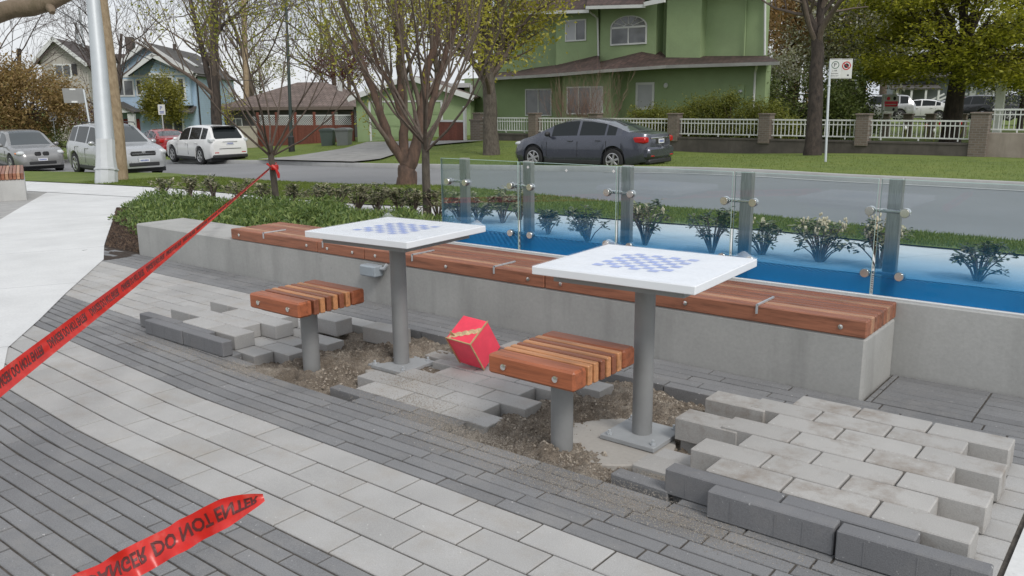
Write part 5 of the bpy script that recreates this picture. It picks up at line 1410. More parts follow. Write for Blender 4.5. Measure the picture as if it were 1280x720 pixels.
p = at(205, 195, 45); make_car('red car half hidden behind the white parked car', sd2, P_red, (p.x, p.y, gzf(p.x, p.y) - .02), R(168), grp='cars parked along the street')
# cars on the lot behind the white fence (right)
for px, d, sp_, pm, rz, lab in ((1096, 58, rv, P_sil, 200, 'pale silver car on the lot behind the red and white sign'), (1048, 60, sedan, P_sil2, 190, 'silver car on the lot nearest the flowering tree'), (1150, 60, sedan, P_wht, 185, 'white car on the lot left of the maple trunk'), (1218, 58, lx, P_dk, 150, 'black car on the lot right of the maple trunk'), (1190, 64, sedan, P_sil, 10, 'silver car on the lot half hidden by the maple trunk'), (1285, 56, rv, P_dk, 20, 'dark car on the lot at the right picture edge')):
    p = at(px, 150, d); q_ = at(px, 134 if sp_ is sedan else 134, d)
    make_car(lab, sp_, pm, (p.x, p.y, at(px, 140, d).z - .55), R(rz), grp='cars on the lot behind the fence', detail=True)

# ------------------------------------------------------------------ fence with brick pillars on its retaining wall
M['brick'] = None
m, nt, b = base_mat('weathered_brick'); br = nd(nt, 'ShaderNodeTexBrick'); br.inputs['Scale'].default_value = 1
for s_n, v_ in (('Color1', (.185, .145, .118, 1)), ('Color2', (.14, .112, .092, 1)), ('Mortar', (.21, .19, .17, 1))): br.inputs[s_n].default_value = v_
br.inputs['Brick Width'].default_value = .2; br.inputs['Row Height'].default_value = .075; br.inputs['Mortar Size'].default_value = .009
tcn = nd(nt, 'ShaderNodeTexCoord'); mp_ = nd(nt, 'ShaderNodeMapping'); mp_.inputs['Rotation'].default_value = (PI / 2, 0, 0); nt.links.new(tcn.outputs['Object'], mp_.inputs[0]); nt.links.new(mp_.outputs[0], br.inputs['Vector'])
nt.links.new(br.outputs[0], b.inputs['Base Color']); b.inputs['Roughness'].default_value = .9; M['brick'] = m
M['dkwall'] = concrete_mat('dark_stained_concrete', (.095, .083, .073), .7, True, .3)
M['ltwall'] = concrete_mat('stained_pink_concrete', (.30, .255, .22), .5, True, .2)
FY = 29.6
def fx(px): return atY(px, 170, FY).x
fz = lambda py, px=950: atY(px, py, FY).z
zb0 = fz(193, 900); zw = fz(174.5, 900); zr0 = fz(170.5, 900); zr1 = fz(148.5, 900); zpil = fz(143.5, 900)
fence = thing('garden_fence', 'white railing fence with brick pillars on a dark retaining wall along the far lawn', 'fence', (0, FY, zb0))
zl = lambda z: z - zb0
pil = [597, 666, 742, 841, 955, 1077, 1223]
q = MB(); q.box(fx(592), fx(1232), -.0, .3, zl(zb0) - .5, zl(zw), bev=.01); q.box(fx(592), fx(1232), -.02, .32, zl(zw) - .0005, zl(zw) + .06); q.build('retaining_wall', M['dkwall'], fence)
for px in pil:
    x = fx(px); hp = .21 if px < 1200 else .25
    q = MB(); q.box(x - hp, x + hp, -.06, -.06 + 2 * hp, zl(zb0) - .5 if px > 1200 else zl(zw) - .1, zl(zpil) + (.05 if px > 1200 else 0), bev=.01); bp = q.build('brick_pillar', M['brick'], fence)
    q = MB(); zc = zl(zpil) + (.05 if px > 1200 else 0); q.box(x - hp - .03, x + hp + .03, -.09, -.03 + 2 * hp, zc + .0005, zc + .055, bev=.012); q.build('pillar_cap', M['brick'], bp)
M['whitemetal'] = mat('white_railing_paint', (.66, .67, .65), .5, .06, 3)
def railing(parent, xa, xb, y, z0, z1, rot=None, sp_=.135):
    q = MB(); q.box(xa, xb, y - .025, y + .025, z1 - .05, z1); q.box(xa, xb, y - .015, y + .015, z1 - .19, z1 - .155); q.box(xa, xb, y - .018, y + .018, z0 + .05, z0 + .09)
    n = max(2, int((xb - xa) / sp_))
    for k in range(n):
        x = xa + (k + .5) * (xb - xa) / n; q.box(x - .012, x + .012, y - .012, y + .012, z0 + .085, z1 - .045)
    for k in range(3): x = xa + (.12 + .38 * k) * (xb - xa); q.box(x - .02, x + .02, y - .02, y + .02, z0 - .02, z0 + .06)
    return q.build('railing', M['whitemetal'], parent)
for a, b_ in zip(pil[:-1], pil[1:]): railing(fence, fx(a) + .22, fx(b_) - .22, .12, zl(zr0), zl(zr1))
# its return to the right of the last pillar
q = MB(); xa = fx(1232); q.box(xa + .003, xa + 6, .10, .4, -.8, zl(fz(166, 1230)), bev=.01); q.build('retaining_wall', M['ltwall'], fence)['label'] = 'pinkish stained retaining wall right of the last pillar'
railing(fence, fx(1232) + .08, fx(1232) + 6, .22, zl(fz(166, 1230)) + .03, zl(fz(136, 1230)))
# second white railing behind, across the lawn
f2 = thing('garden_fence', 'second white railing with brick pillars across the garden, nearest the lot cars', 'fence', tuple(at(1140, 146, 42)))
q0 = at(1060, 146, 42) - at(1140, 146, 42); q1 = at(1215, 144, 42) - at(1140, 146, 42)
railing(f2, q0.x, q1.x, 0, -.95, .0)
for px in (1100, 1135, 1168, 1213):
    xx = (at(px, 146, 42) - at(1140, 146, 42)).x; q = MB(); q.box(xx - .2, xx + .2, -.2, .2, -1.6, .1, bev=.01); q.box(xx - .24, xx + .24, -.24, .24, .1005, .16, bev=.01); q.build('brick_pillar', M['brick'], f2)
# tulips
for k, (x, y, c) in enumerate(((1158, 157, 0), (1175, 155, 0), (1201, 154, 0), (1132, 160, 1), (1168, 163, 1))):
    p = at(x, y, 33); q = MB(); q.ball((0, 0, 0), .055, .055, .085, 8); t = thing('tulip', ['red', 'white'][c] + ' tulip behind the railing, %s' % ['left of the maple trunk', 'at the maple trunk', 'right of the maple trunk', 'left of all the red ones', 'low before the maple trunk'][k], 'flower', tuple(p), 0, 'tulips behind the fence'); q.build('petals', M['tailred'] if c == 0 else M['white'], t, smooth=60); q = MB(); q.tube([(0, 0, -.6), (.01, 0, -.08)], .01, 5); q.add([(0, 0, -.5), (.06, 0, -.3), (.1, 0, -.05), (.03, .01, -.3)], [(0, 1, 2, 3)]); q.build('stem', M['hedge'].copy() if False else M['hedge'], t)

# hedge behind the fence
q_ = []
for px, h in ((800, 138), (822, 133), (845, 128), (870, 124), (893, 119), (915, 122), (938, 128), (955, 124), (975, 130)):
    p = atY(px, 160, FY + 1.6); zt = atY(px, h, FY + 1.6).z; crown_tree('hedge_shrub', 'green shrub in the hedge before the green house, %s' % ('at the window' if px < 815 else 'under the round wall lamp' if px < 840 else 'left of the middle pillar' if px < 860 else 'between the two middle pillars, %s' % {870: 'leftmost', 893: 'tallest', 915: 'rightmost'}.get(px, '') if px < 920 else 'under the meter box' if px < 945 else 'under the downpipe' if px < 960 else 'at the house corner'), (p.x, p.y, zb0 + .1), zt - zb0 - .1, 0, (.75, .7, (zt - zb0) * .45), M['hedge'], M['bark_twig'], 5200, .085, 200 + px, grp='shrubs in the hedge', cat='shrub', trunk=.04, clumps=34, zlow=.1)
# bare twiggy bush before the house windows
for px, lab in ((715, 'left bare twiggy bush before the green house windows'), (748, 'right bare twiggy bush before the green house windows')):
    p = atY(px, 160, FY + 1.3); O = Vector((p.x, p.y, zb0)); t = thing('bare_bush', lab, 'bush', tuple(O), 0, 'bare bushes'); T = Tree(px)
    P = dict(levels=2, kids=[5, 4], ang=(15, 40), ratio=(.45, .65), trop=.08, wob=.12, lift=.2, taper=.4, rmin=.005)
    for k in range(16): a = k * .7; T.grow(O, (math.cos(a) * .5, math.sin(a) * .4, 1), 2.1 * T.r.uniform(.7, 1.1), .014, 0, P)
    T.build(t, O, mat('pinkish_twig', (.20, .13, .10), .9, .2), 'twigs')

# ------------------------------------------------------------------ buildings
def stucco(name, col): return mat(name, col, .85, .07, 1.2, bmp=.15, bscale=60, var2=.04, scale2=25)
M['green'] = stucco('green_stucco', (.255, .335, .175))
M['green2'] = stucco('pale_green_stucco', (.27, .355, .185))
M['sidingblue'] = None
def siding(name, col, pitch=.14, vertical=False):
    m, nt, b = base_mat(name); tcn = nd(nt, 'ShaderNodeTexCoord'); sx = nd(nt, 'ShaderNodeSeparateXYZ'); nt.links.new(tcn.outputs['Object'], sx.inputs[0])
    md = nd(nt, 'ShaderNodeMath', operation='FRACT'); ml = nd(nt, 'ShaderNodeMath', operation='MULTIPLY'); nt.links.new(sx.outputs['X' if vertical else 'Z'], ml.inputs[0]); ml.inputs[1].default_value = 1 / pitch; nt.links.new(ml.outputs[0], md.inputs[0])
    k = ramp(nt, md.outputs[0], [(0, (.72, .72, .72)), (.12, (1, 1, 1)), (1, (1, 1, 1))]); nz_ = ramp(nt, noise(nt, 2, 4), [(.3, tuple(c * .93 for c in col)), (.7, tuple(c * 1.06 for c in col))])
    nt.links.new(mixrgb(nt, 1, nz_, k, 'MULTIPLY'), b.inputs['Base Color']); b.inputs['Roughness'].default_value = .7; bump(nt, b, md.outputs[0], .3, .02)
    return m
M['blue'] = siding('sky_blue_siding', (.40, .53, .67)); M['greysid'] = siding('grey_beige_siding', (.42, .395, .36)); M['dksid'] = siding('dark_grey_siding', (.085, .08, .078)); M['lotsid'] = siding('blue_grey_siding', (.20, .22, .24))
def tile_mat(name, a, b_, row=.3, wd=.25):
    m, nt, b = base_mat(name); tcn = nd(nt, 'ShaderNodeTexCoord'); br = nd(nt, 'ShaderNodeTexBrick'); br.inputs['Scale'].default_value = 1
    br.inputs['Color1'].default_value = (*a, 1); br.inputs['Color2'].default_value = (*b_, 1); br.inputs['Mortar'].default_value = (*[c * .35 for c in a], 1); br.inputs['Brick Width'].default_value = wd; br.inputs['Row Height'].default_value = row; br.inputs['Mortar Size'].default_value = .02; br.inputs['Mortar Smooth'].default_value = .6; br.inputs['Bias'].default_value = -.1
    nt.links.new(tcn.outputs['Object'], br.inputs['Vector']); nt.links.new(mixrgb(nt, 1, br.outputs[0], ramp(nt, noise(nt, 1.2, 6), [(.3, (.75, .75, .75)), (.7, (1.2, 1.2, 1.2))]), 'MULTIPLY'), b.inputs['Base Color']); b.inputs['Roughness'].default_value = .8
    bump(nt, b, br.outputs['Fac'], -.7, .04); return m
M['tile'] = tile_mat('brown_red_roof_tile', (.05, .031, .026), (.088, .054, .045), .34, .24)
M['tile2'] = tile_mat('brown_roof_tile', (.13, .095, .08), (.18, .135, .115), .3, .3)
M['shingle'] = tile_mat('grey_brown_shingle', (.085, .078, .07), (.12, .11, .10), .16, .3)
M['shingle2'] = tile_mat('dark_brown_shingle', (.07, .055, .05), (.10, .08, .072), .16, .3)
M['pane'] = None
m, nt, b = base_mat('window_pane'); b.inputs['Base Color'].default_value = (.05, .055, .06, 1); b.inputs['Roughness'].default_value = .06; b.inputs['Specular IOR Level'].default_value = .8
nt.links.new(ramp(nt, noise(nt, .9, 3), [(.4, (.035, .04, .042)), (.6, (.12, .125, .13))]), b.inputs['Base Color']); M['pane'] = m
M['blind'] = mat('pale_blind', (.42, .43, .45), .6, .06, 2)
M['gutter'] = mat('grey_gutter', (.27, .27, .255), .55, .15, 2)
M['trim'] = mat('white_trim', (.62, .63, .62), .6, .05, 2)
def window(parent, x0, x1, z0, z1, y, mull=(.5,), pane='pane', fr=.06, sill=False, hbar=None, panes=None, nm='window'):
    """frame standing proud of a wall whose face is at local y (facing -y)"""
    q = MB(); q.box(x0, x1, y - .045, y - .003, z0, z0 + fr); q.box(x0, x1, y - .045, y - .003, z1 - fr, z1); q.box(x0, x0 + fr, y - .045, y - .003, z0 + fr, z1 - fr); q.box(x1 - fr, x1, y - .045, y - .003, z0 + fr, z1 - fr)
    for k in mull: xc = x0 + (x1 - x0) * k; q.box(xc - fr * .4, xc + fr * .4, y - .043, y - .004, z0 + fr, z1 - fr)
    if hbar: zc = z0 + (z1 - z0) * hbar; q.box(x0 + fr, x1 - fr, y - .041, y - .005, zc - fr * .4, zc + fr * .4)
    w_ = q.build(nm, M['trim'], parent)
    cuts = [0] + list(mull) + [1]
    for i in range(len(cuts) - 1):
        q = MB(); q.box(x0 + (x1 - x0) * cuts[i] + fr * .4, x0 + (x1 - x0) * cuts[i + 1] - fr * .4, y - .024, y - .006, z0 + fr * .5, z1 - fr * .5)
        q.build('pane', M[(panes[i] if panes else pane)], w_)
    return w_

# green house --------------------------------------------------------------
GYF = 34.0
OG = Vector((atY(860, 80, GYF).x, GYF, gzf(-11, 33) + .05)); gh = thing('green_house', 'two storey green stucco house with brown tile roofs behind the white fence', 'house', tuple(OG))
def L(px, py, Y): p = atY(px, py, Y) - OG; return p
def X(px, Y, py=100): return L(px, py, Y).x
def Zz(px, py, Y): return L(px, py, Y).z
q = MB()
zE = Zz(860, 80, GYF) ; zb_ = -1.0
q.box(X(768, GYF), X(957, GYF), 0, .5, zb_, zE - .04); q.box(X(604, 36), X(945, 43), .47, 9, zb_, zE - .3)                                        # right ground floor
q.box(X(703, 33.2), X(764, 33.2), -.8, 3, zb_, Zz(735, 91, 33.2))                        # bay
q.box(X(592, 34.4), X(702, 34.4), .4, 4, zb_, Zz(660, 98, 34.4))                     # left ground floor
q.build('ground_floor_wall', M['green'], gh)
q = MB(); ytop = 10
q.box(X(877, 35.2), X(956, 35.2, 40), 1.2, 1.6, zE - .1, Zz(900, -30, 35.2)); q.box(X(640, 37), X(943, 43), 1.55, 9, zE - .1, Zz(900, -28, 37))                      # right upper
q.box(X(833, 34.7, 40), X(876, 34.7, 40), .7, 3, zE - .1, Zz(850, -45, 34.7))              # bulge
q.box(X(750, 34.9, 50), X(820, 34.9, 50), .9, 3, zE - .2, Zz(785, 6, 34.9))                  # arch bay
q.box(X(818, 35.6, 50), X(835, 35.6, 50), 1.6, 3, zE - .2, Zz(825, 6, 35.6))
q.box(X(695, 34.9, 50), X(747, 34.9, 50), .9, 3, zE - .3, Zz(720, 10, 34.9))                # window bay
q.box(X(615, 36.2, 50), X(697, 36.2, 50), 2.2, 3, zE - .5, Zz(660, 12, 36.2))
q.build('upper_wall', M['green2'], gh)
# skirt roof
q = MB(); e = 33.1; eL = 32.5
def R3(px, py, Y): return L(px, py, Y)
q.slab([R3(752, 87, eL), R3(833, 81.5, e), R3(974, 76.5, e), R3(958, 69.5, 35.25), R3(877, 71.5, 35.2), R3(833, 70.5, 34.9)], .08)
q.slab([R3(752, 87, eL), R3(833, 70.5, 34.9), R3(818, 57.5, 35.7), R3(750, 77, 34.95)], .08)
q.slab([R3(686, 92.5, eL), R3(752, 87, eL), R3(750, 77, 34.95), R3(747, 64, 35.6), R3(693, 81.5, 34.95)], .08)
q.slab([R3(598, 98, 33.5), R3(686, 92.5, eL), R3(693, 81.5, 34.95), R3(640, 88, 36.2), R3(598, 91, 36.2)], .08)
q.build('skirt_roof', M['tile'], gh)
q = MB(); pts = [R3(598, 99, 33.45), R3(686, 94, eL - .05), R3(752, 88.5, eL - .05), R3(833, 83, e - .05), R3(974, 78.5, e - .05)]
for a, b_ in zip(pts[:-1], pts[1:]):
    q.slab([a + Vector((0, -.06, .05)), b_ + Vector((0, -.06, .05)), b_ + Vector((0, .06, .05)), a + Vector((0, .06, .05))], .13)
q.build('gutter', M['gutter'], gh)
q = MB()       # top roofs
q.slab([R3(636, 15, 34.6), R3(737, 12, 34.2), R3(745, -60, 40), R3(640, -60, 40)], .1)
q.slab([R3(733, 7, 33.9), R3(806, 5, 33.9), R3(806, -60, 40), R3(745, -60, 40)], .1)
q.slab([R3(800, -12, 34.2), R3(968, -24, 34.2), R3(968, -70, 40), R3(800, -70, 40)], .1)
q.build('roof', M['tile'], gh)
q = MB()
for (a, b_) in ((R3(636, 16.5, 34.55), R3(737, 13.5, 34.15)), (R3(733, 9, 33.85), R3(806, 7, 33.85))):
    q.slab([a + Vector((0, -.06, .05)), b_ + Vector((0, -.06, .05)), b_ + Vector((0, .06, .05)), a + Vector((0, .06, .05))], .14)
q.slab([R3(806, 3, 33.8), R3(832, -4, 33.8), R3(832, 3, 33.8), R3(807, 8, 33.8)], .12)
q.build('gutter', M['trim'], gh)
def pipe(pts, r_=.045, m_='trim'): q = MB(); q.tube(pts, r_, 8, caps=True); return q.build('downpipe', M[m_], gh, smooth=50)
pipe([R3(946, 82, 33.2), R3(944, 90, 33.9), R3(942, 130, 33.93), R3(942, 150, 33.93)]); pipe([R3(735, 13, 34.2), R3(747, 23, 34.8), R3(748, 70, 34.85)]); pipe([R3(956.5, -10, 35.1), R3(956, 69, 35.1)], .05)
pipe([R3(933, -10, 35.12), R3(930, 70, 35.12)], .035, 'green2')
def win(px0, px1, py0, py1, Y, **k):
    c = (px0 + px1) / 2; return window(gh, X(px0, Y, (py0 + py1) / 2), X(px1, Y, (py0 + py1) / 2), Zz(c, py1, Y), Zz(c, py0, Y), Y - OG.y, **k)
win(657, 690, 111, 145, 34.4, panes=['pane', 'pane']); win(709, 754, 108, 143, 33.2, mull=(.33, .66), panes=['pane', 'pane', 'blind']); win(795, 818, 103, 137, GYF, mull=(), pane='blind', fr=.1)
win(707, 733, 24.5, 51.5, 34.9, panes=['blind', 'pane'])
# arched window
Yw = 34.9; xa, xb = X(763.5, Yw, 40), X(809, Yw, 40); z0 = Zz(786, 56, Yw); z1 = Zz(786, 34, Yw); zt = Zz(786, 19.5, Yw); y = Yw - OG.y; xm = (xa + xb) / 2; rx = (xb - xa) / 2; rz = zt - z1
q = MB(); fr = .07
q.box(xa, xb, y - .05, y - .003, z0, z0 + fr); q.box(xa, xb, y - .05, y - .003, z1 - fr * .6, z1 + fr * .6); q.box(xa, xa + fr, y - .048, y - .004, z0 + fr, z1 - fr * .6); q.box(xb - fr, xb, y - .048, y - .004, z0 + fr, z1 - fr * .6); q.box(xm - fr * .4, xm + fr * .4, y - .046, y - .004, z0 + fr, z1 - fr * .6)
arc = [(xm + rx * math.cos(a), z1 + rz * math.sin(a)) for a in np.linspace(0, PI, 21)]
for (x0_, za), (x1_, zb2) in zip(arc[:-1], arc[1:]):
    k = .93; q.add([(x0_, y - .05, za), (x1_, y - .05, zb2), (xm + (x1_ - xm) * k, y - .05, z1 + (zb2 - z1) * k), (xm + (x0_ - xm) * k, y - .05, z1 + (za - z1) * k), (x0_, y - .003, za), (x1_, y - .003, zb2), (xm + (x1_ - xm) * k, y - .003, z1 + (zb2 - z1) * k), (xm + (x0_ - xm) * k, y - .003, z1 + (za - z1) * k)], [(0, 1, 2, 3), (4, 5, 1, 0), (3, 2, 6, 7), (7, 6, 5, 4)])
for a in np.linspace(0, PI, 7)[1:-1]: q.tube([(xm + rx * .25 * math.cos(a), y - .03, z1 + rz * .25 * math.sin(a)), (xm + rx * .94 * math.cos(a), y - .03, z1 + rz * .94 * math.sin(a))], .018, 4)
q.tube([(xm + rx * .28 * math.cos(a), y - .03, z1 + rz * .28 * math.sin(a)) for a in np.linspace(0, PI, 9)], .018, 4)
aw = q.build('window', M['trim'], gh)
q = MB(); q.box(xa + .03, xb - .03, y - .022, y - .006, z0 + .03, z1); n = 16
q.add([(xm, y - .022, z1)] + [(xm + rx * .95 * math.cos(a), y - .022, z1 + rz * .95 * math.sin(a)) for a in np.linspace(0, PI, n)], [(0, i, i + 1) for i in range(1, n)])
q.build('pane', M['pane'], aw)
q = MB(); c = R3(833, 107, GYF); q.ball((c.x, c.y - .06, c.z), .10, .09, .12, 10); q.build('wall_lamp', M['trim'], gh, smooth=60)
q = MB(); c = R3(927, 114, GYF); q.box(c.x - .14, c.x + .14, c.y - .1, c.y - .003, c.z - .28, c.z + .25, bev=.01); mbx = q.build('meter_box', M['green2'], gh); q = MB(); q.lathe([(.0001, 0), (.085, 0), (.085, .05), (.05, .09), (.0001, .1)], 14, M=Matrix.Translation((c.x, c.y - .1, c.z - .02)) @ Matrix.Rotation(PI / 2, 4, 'X')); q.build('meter', M['galv'], mbx, smooth=50)
# balcony at the left end, behind the street tree
q = MB(); a = R3(575, 62, 34.8); b_ = R3(652, 62, 34.8)
q.box(a.x, b_.x, a.y - .9, a.y - .8, a.z - .4, a.z - .36); q.box(a.x, b_.x, a.y - .9, a.y - .8, a.z + .52, a.z + .6)
for k in range(34): xx = a.x + (b_.x - a.x) * k / 33; q.box(xx - .015, xx + .015, a.y - .865, a.y - .835, a.z - .36, a.z + .52)
q.build('balcony_rail', M['trim'], gh)
q = MB(); q.box(X(545, 34.6), X(591, 34.6), 0.2, 7, Zz(620, 108, 34.6) - .02, Zz(620, 103, 34.6)); q.build('balcony_floor', M['trim'], gh)
q = MB(); q.box(X(545, 37), X(602, 36), 3, 3.2, -1, Zz(600, 106, 36)); q.build('carport_back', M['dksid'], gh)
for px in (548, 590): xx = X(px, 34.4); q = MB(); q.box(xx - .07, xx + .07, .3, .44, -1, Zz(px, 106, 34.4)); q.build('carport_post', M['trim'], gh)

# brown gate left of the house
gd = 42.0
M['gate'] = wood_mat('red_brown_fence_board', (.16, .05, .032), .6, .7)
def boards(parent, xa, xb, y, z0, z1, name='board_panel', m_='gate', pitch=.16):
    q = MB(); n = int((xb - xa) / pitch)
    for k in range(n): q.box(xa + k * (xb - xa) / n + .003, xa + (k + 1) * (xb - xa) / n - .003, y, y + .025 + .004 * (k % 2), z0, z1)
    return q.build(name, M[m_], parent)
O = at(565, 186, 39); gt = thing('wooden_gate', 'red brown board gate between the garage and the green house', 'gate', tuple(O)); s_ = 39 / FOC
boards(gt, -22 * s_, 22 * s_, 0, -.1, 35 * s_); q = MB(); q.box(-23 * s_, 23 * s_, -.03, -.003, 33 * s_, 35.5 * s_); q.box(21 * s_, 24 * s_, -.06, .06, -.2, 52 * s_); q.build('frame', M['trim'], gt)
O = at(598, 186, 38.5); bp = thing('brick_post', 'brick post between the red brown gate and the white fence', 'post', tuple(O)); q = MB(); q.box(-.3, .3, -.2, .3, -.3, 1.25, bev=.01); q.build('shaft', M['brick'], bp); q = MB(); q.box(-.34, .34, -.24, .34, 1.2505, 1.32, bev=.01); q.build('cap', M['brick'], bp)

# garage -------------------------------------------------------------------
def house_frame(px, py, d, rot): p = at(px, py, d); return p, d / FOC
O, s_ = house_frame(512, 186, 43.5, 0); rot = R(-56 + 18)
ga = thing('garage', 'small green gabled garage with a panelled green door', 'garage', tuple(O), R(32))
ws = lambda px: (px - 512) * s_; hs = lambda py: (186 - py) * s_
q = MB(); q.prism([(ws(446), -.4), (ws(590), -.4), (ws(590), hs(122)), (ws(516), hs(99)), (ws(446), hs(122))], 6.0); q.build('wall', M['green'], ga)
q = MB(); q.slab([(ws(437), -.35, hs(123)), (ws(516), -.35, hs(97)), (ws(516), 6.2, hs(97)), (ws(437), 6.2, hs(123))], .1); q.slab([(ws(516), -.35, hs(97)), (ws(597), -.35, hs(123)), (ws(597), 6.2, hs(123)), (ws(516), 6.2, hs(97))], .1); q.build('roof', M['tile2'], ga)
q = MB()
for a, b_ in (((437, 123), (516, 97)), ((516, 97), (597, 123))): q.slab([(ws(a[0]), -.40, hs(a[1] - 1)), (ws(b_[0]), -.40, hs(b_[1] - 1)), (ws(b_[0]), -.351, hs(b_[1] - 1)), (ws(a[0]), -.351, hs(a[1] - 1))], .26)
q.build('bargeboard', M['trim'], ga)
q = MB(); q.box(ws(462), ws(464.5), -.05, -.003, -.1, hs(129)); q.box(ws(553), ws(555.5), -.05, -.003, -.1, hs(129)); q.box(ws(462), ws(555.5), -.052, -.003, hs(129), hs(127)); q.build('door_frame', M['trim'], ga)
q = MB(); nrow = 4
for i in range(nrow):
    z0 = -.1 + (hs(129.5) + .1) * i / nrow; z1 = -.1 + (hs(129.5) + .1) * (i + 1) / nrow
    q.box(ws(465), ws(552.5), -.03, -.004, z0 + .01, z1 - .01, bev=.005)
    for k in range(5): a = ws(465) + (ws(552.5) - ws(465)) * (k + .1) / 5; b_ = ws(465) + (ws(552.5) - ws(465)) * (k + .9) / 5; q.box(a, b_, -.042, -.0305, z0 + .09, z1 - .09, bev=.01)
q.build('garage_door', M['green'], ga)
# driveway
dv = [(g(357, 200.5).x, g(357, 200.5).y), (g(475, 203).x, g(475, 203).y + .02), (g(520, 187).x, g(520, 187).y), (g(545, 185).x + 1, g(545, 185).y + 2), (g(420, 186).x, g(420, 186).y + 2), (g(440, 189).x - .5, g(440, 189).y)]
sheet('driveway', [(dv[0][0] - .8, CF(dv[0][0]) + .02), (dv[1][0] + .2, CF(dv[1][0]) + .02), dv[1], dv[2], dv[3], dv[4], dv[5], (dv[0][0], dv[0][1] + .3)], .14, M['drive'])

# brown roofed low house with dark walls ---------------------------------------
O, s_ = house_frame(365, 184, 50, 0); s_ = 50 / FOC
bh = thing('low_house', 'low dark walled building with a brown tiled hip roof', 'house', tuple(O), R(30)); ws = lambda px: (px - 365) * s_; hs = lambda py: (184 - py) * s_
q = MB(); q.box(ws(278), ws(446), 0, 7.5, -.6, hs(134)); q.build('wall', M['dksid'], bh)
q = MB(); y0_, y1_ = -.6, 8.1; xl, xr_ = ws(270), ws(452); ze, zr_ = hs(135), hs(103.5); xa, xb = ws(345), ws(382); ym = 3.75
for quad in ([(xl, y0_, ze), (xr_, y0_, ze), (xb, ym, zr_), (xa, ym, zr_)], [(xr_, y0_, ze), (xr_, y1_, ze), (xb, ym, zr_)], [(xr_, y1_, ze), (xl, y1_, ze), (xa, ym, zr_), (xb, ym, zr_)], [(xl, y1_, ze), (xl, y0_, ze), (xa, ym, zr_)]): q.slab(quad, .06)
q.build('roof', M['tile2'], bh)
q = MB(); q.box(xl, xr_, y0_ - .06, y0_ - .001, ze - .16, ze + .03); q.build('fascia', mat('brown_fascia', (.14, .11, .09), .7, .1), bh)
q = MB(); q.box(ws(405), ws(409), 3, 3.4, zr_ - .9, zr_ + .25, bev=.01); q.build('chimney', M['trim'], bh)
window(bh, ws(285), ws(302), hs(165), hs(148), 0, fr=.05); window(bh, ws(420), ws(427), hs(151), hs(141), 0, mull=(), pane='blind')
# lattice topped red brown fence, bins, pale fence
O = at(372, 187, 45.5); s_ = 45.5 / FOC; bf = thing('board_fence', 'red brown board fence with open trellis top before the low brown roofed building', 'fence', tuple(O), R(29)); ws = lambda px: (px - 372) * s_; hs = lambda py: (187 - py) * s_
boards(bf, ws(322), ws(446), 0, -.5, hs(157)); q = MB()
for k in range(6): xx = ws(322) + (ws(446) - ws(322)) * k / 5; q.box(xx - .06, xx + .06, -.05, .07, -.5, hs(141))
q.build('post', M['gate'], bf)
q = MB(); z0, z1 = hs(157), hs(146)
for k in range(46):
    xx = ws(322) + (ws(446) - ws(322)) * k / 45
    for sg in (-1, 1): q.tube([(xx, .03 + .012 * sg, z0), (xx + sg * (z1 - z0), .03 + .012 * sg, z1)], .012, 4, caps=False)
q.box(ws(322), ws(446), 0, .06, z1, z1 + .06); q.build('trellis', M['trim'], bf)
O = at(312, 186, 45.5); pf = thing('pale_fence', 'short cream board fence panel right of the white car', 'fence', tuple(O), R(29)); q = MB(); q.box(-.75, .42, 0, .06, -.6, 1.15, bev=.005); q.box(-.77, .44, -.03, .09, 1.1505, 1.2, bev=.005); q.box(.36, .46, -.05, .1, -.6, 1.1); q.build('panel', mat('cream_paint', (.46, .42, .34), .7, .08), pf)
M['bin1'] = mat('grey_bin_plastic', (.15, .16, .16), .5, .08, 5); M['bin2'] = mat('dark_green_bin_plastic', (.065, .085, .08), .5, .08, 5)
def bin_(px, d, lab, mk, rot):
    O = at(px, 187, d); O.z = at(px, 188, d).z; t = thing('wheelie_bin', lab, 'bin', tuple(O), rot, 'wheelie bins by the fence')
    q = MB(); a, b_ = .26, .33; q.add([(-a, -a, .05), (a, -a, .05), (a, a, .05), (-a, a, .05), (-b_, -b_, .98), (b_, -b_, .98), (b_, b_, .98), (-b_, b_, .98)], [(3, 2, 1, 0), (0, 1, 5, 4), (1, 2, 6, 5), (2, 3, 7, 6), (3, 0, 4, 7), (4, 5, 6, 7)]); q.box(-.35, .35, -.35, .35, .93, .985, bev=.01); q.build('tub', M[mk], t)
    q = MB(); q.prism([(-.36, 0), (.36, 0), (.36, .05), (.2, .11), (-.2, .11), (-.36, .05)], .74, M=Matrix.Translation((0, -.37, .99))); q.build('lid', M[mk], t)
    q = MB()
    for sg in (-1, 1): q.lathe([(.0001, -.03), (.11, -.03), (.11, .03), (.0001, .03)], 14, M=Matrix.Translation((sg * .3, .27, .11)) @ Matrix.Rotation(PI / 2, 4, 'Y'))
    q.build('wheels', M['rubber'], t, smooth=40)
bin_(411, 42.6, 'dark green wheelie bin, left of the two by the red brown fence', 'bin2', R(35)); bin_(431, 42, 'grey wheelie bin, right of the two by the red brown fence', 'bin1', R(28))

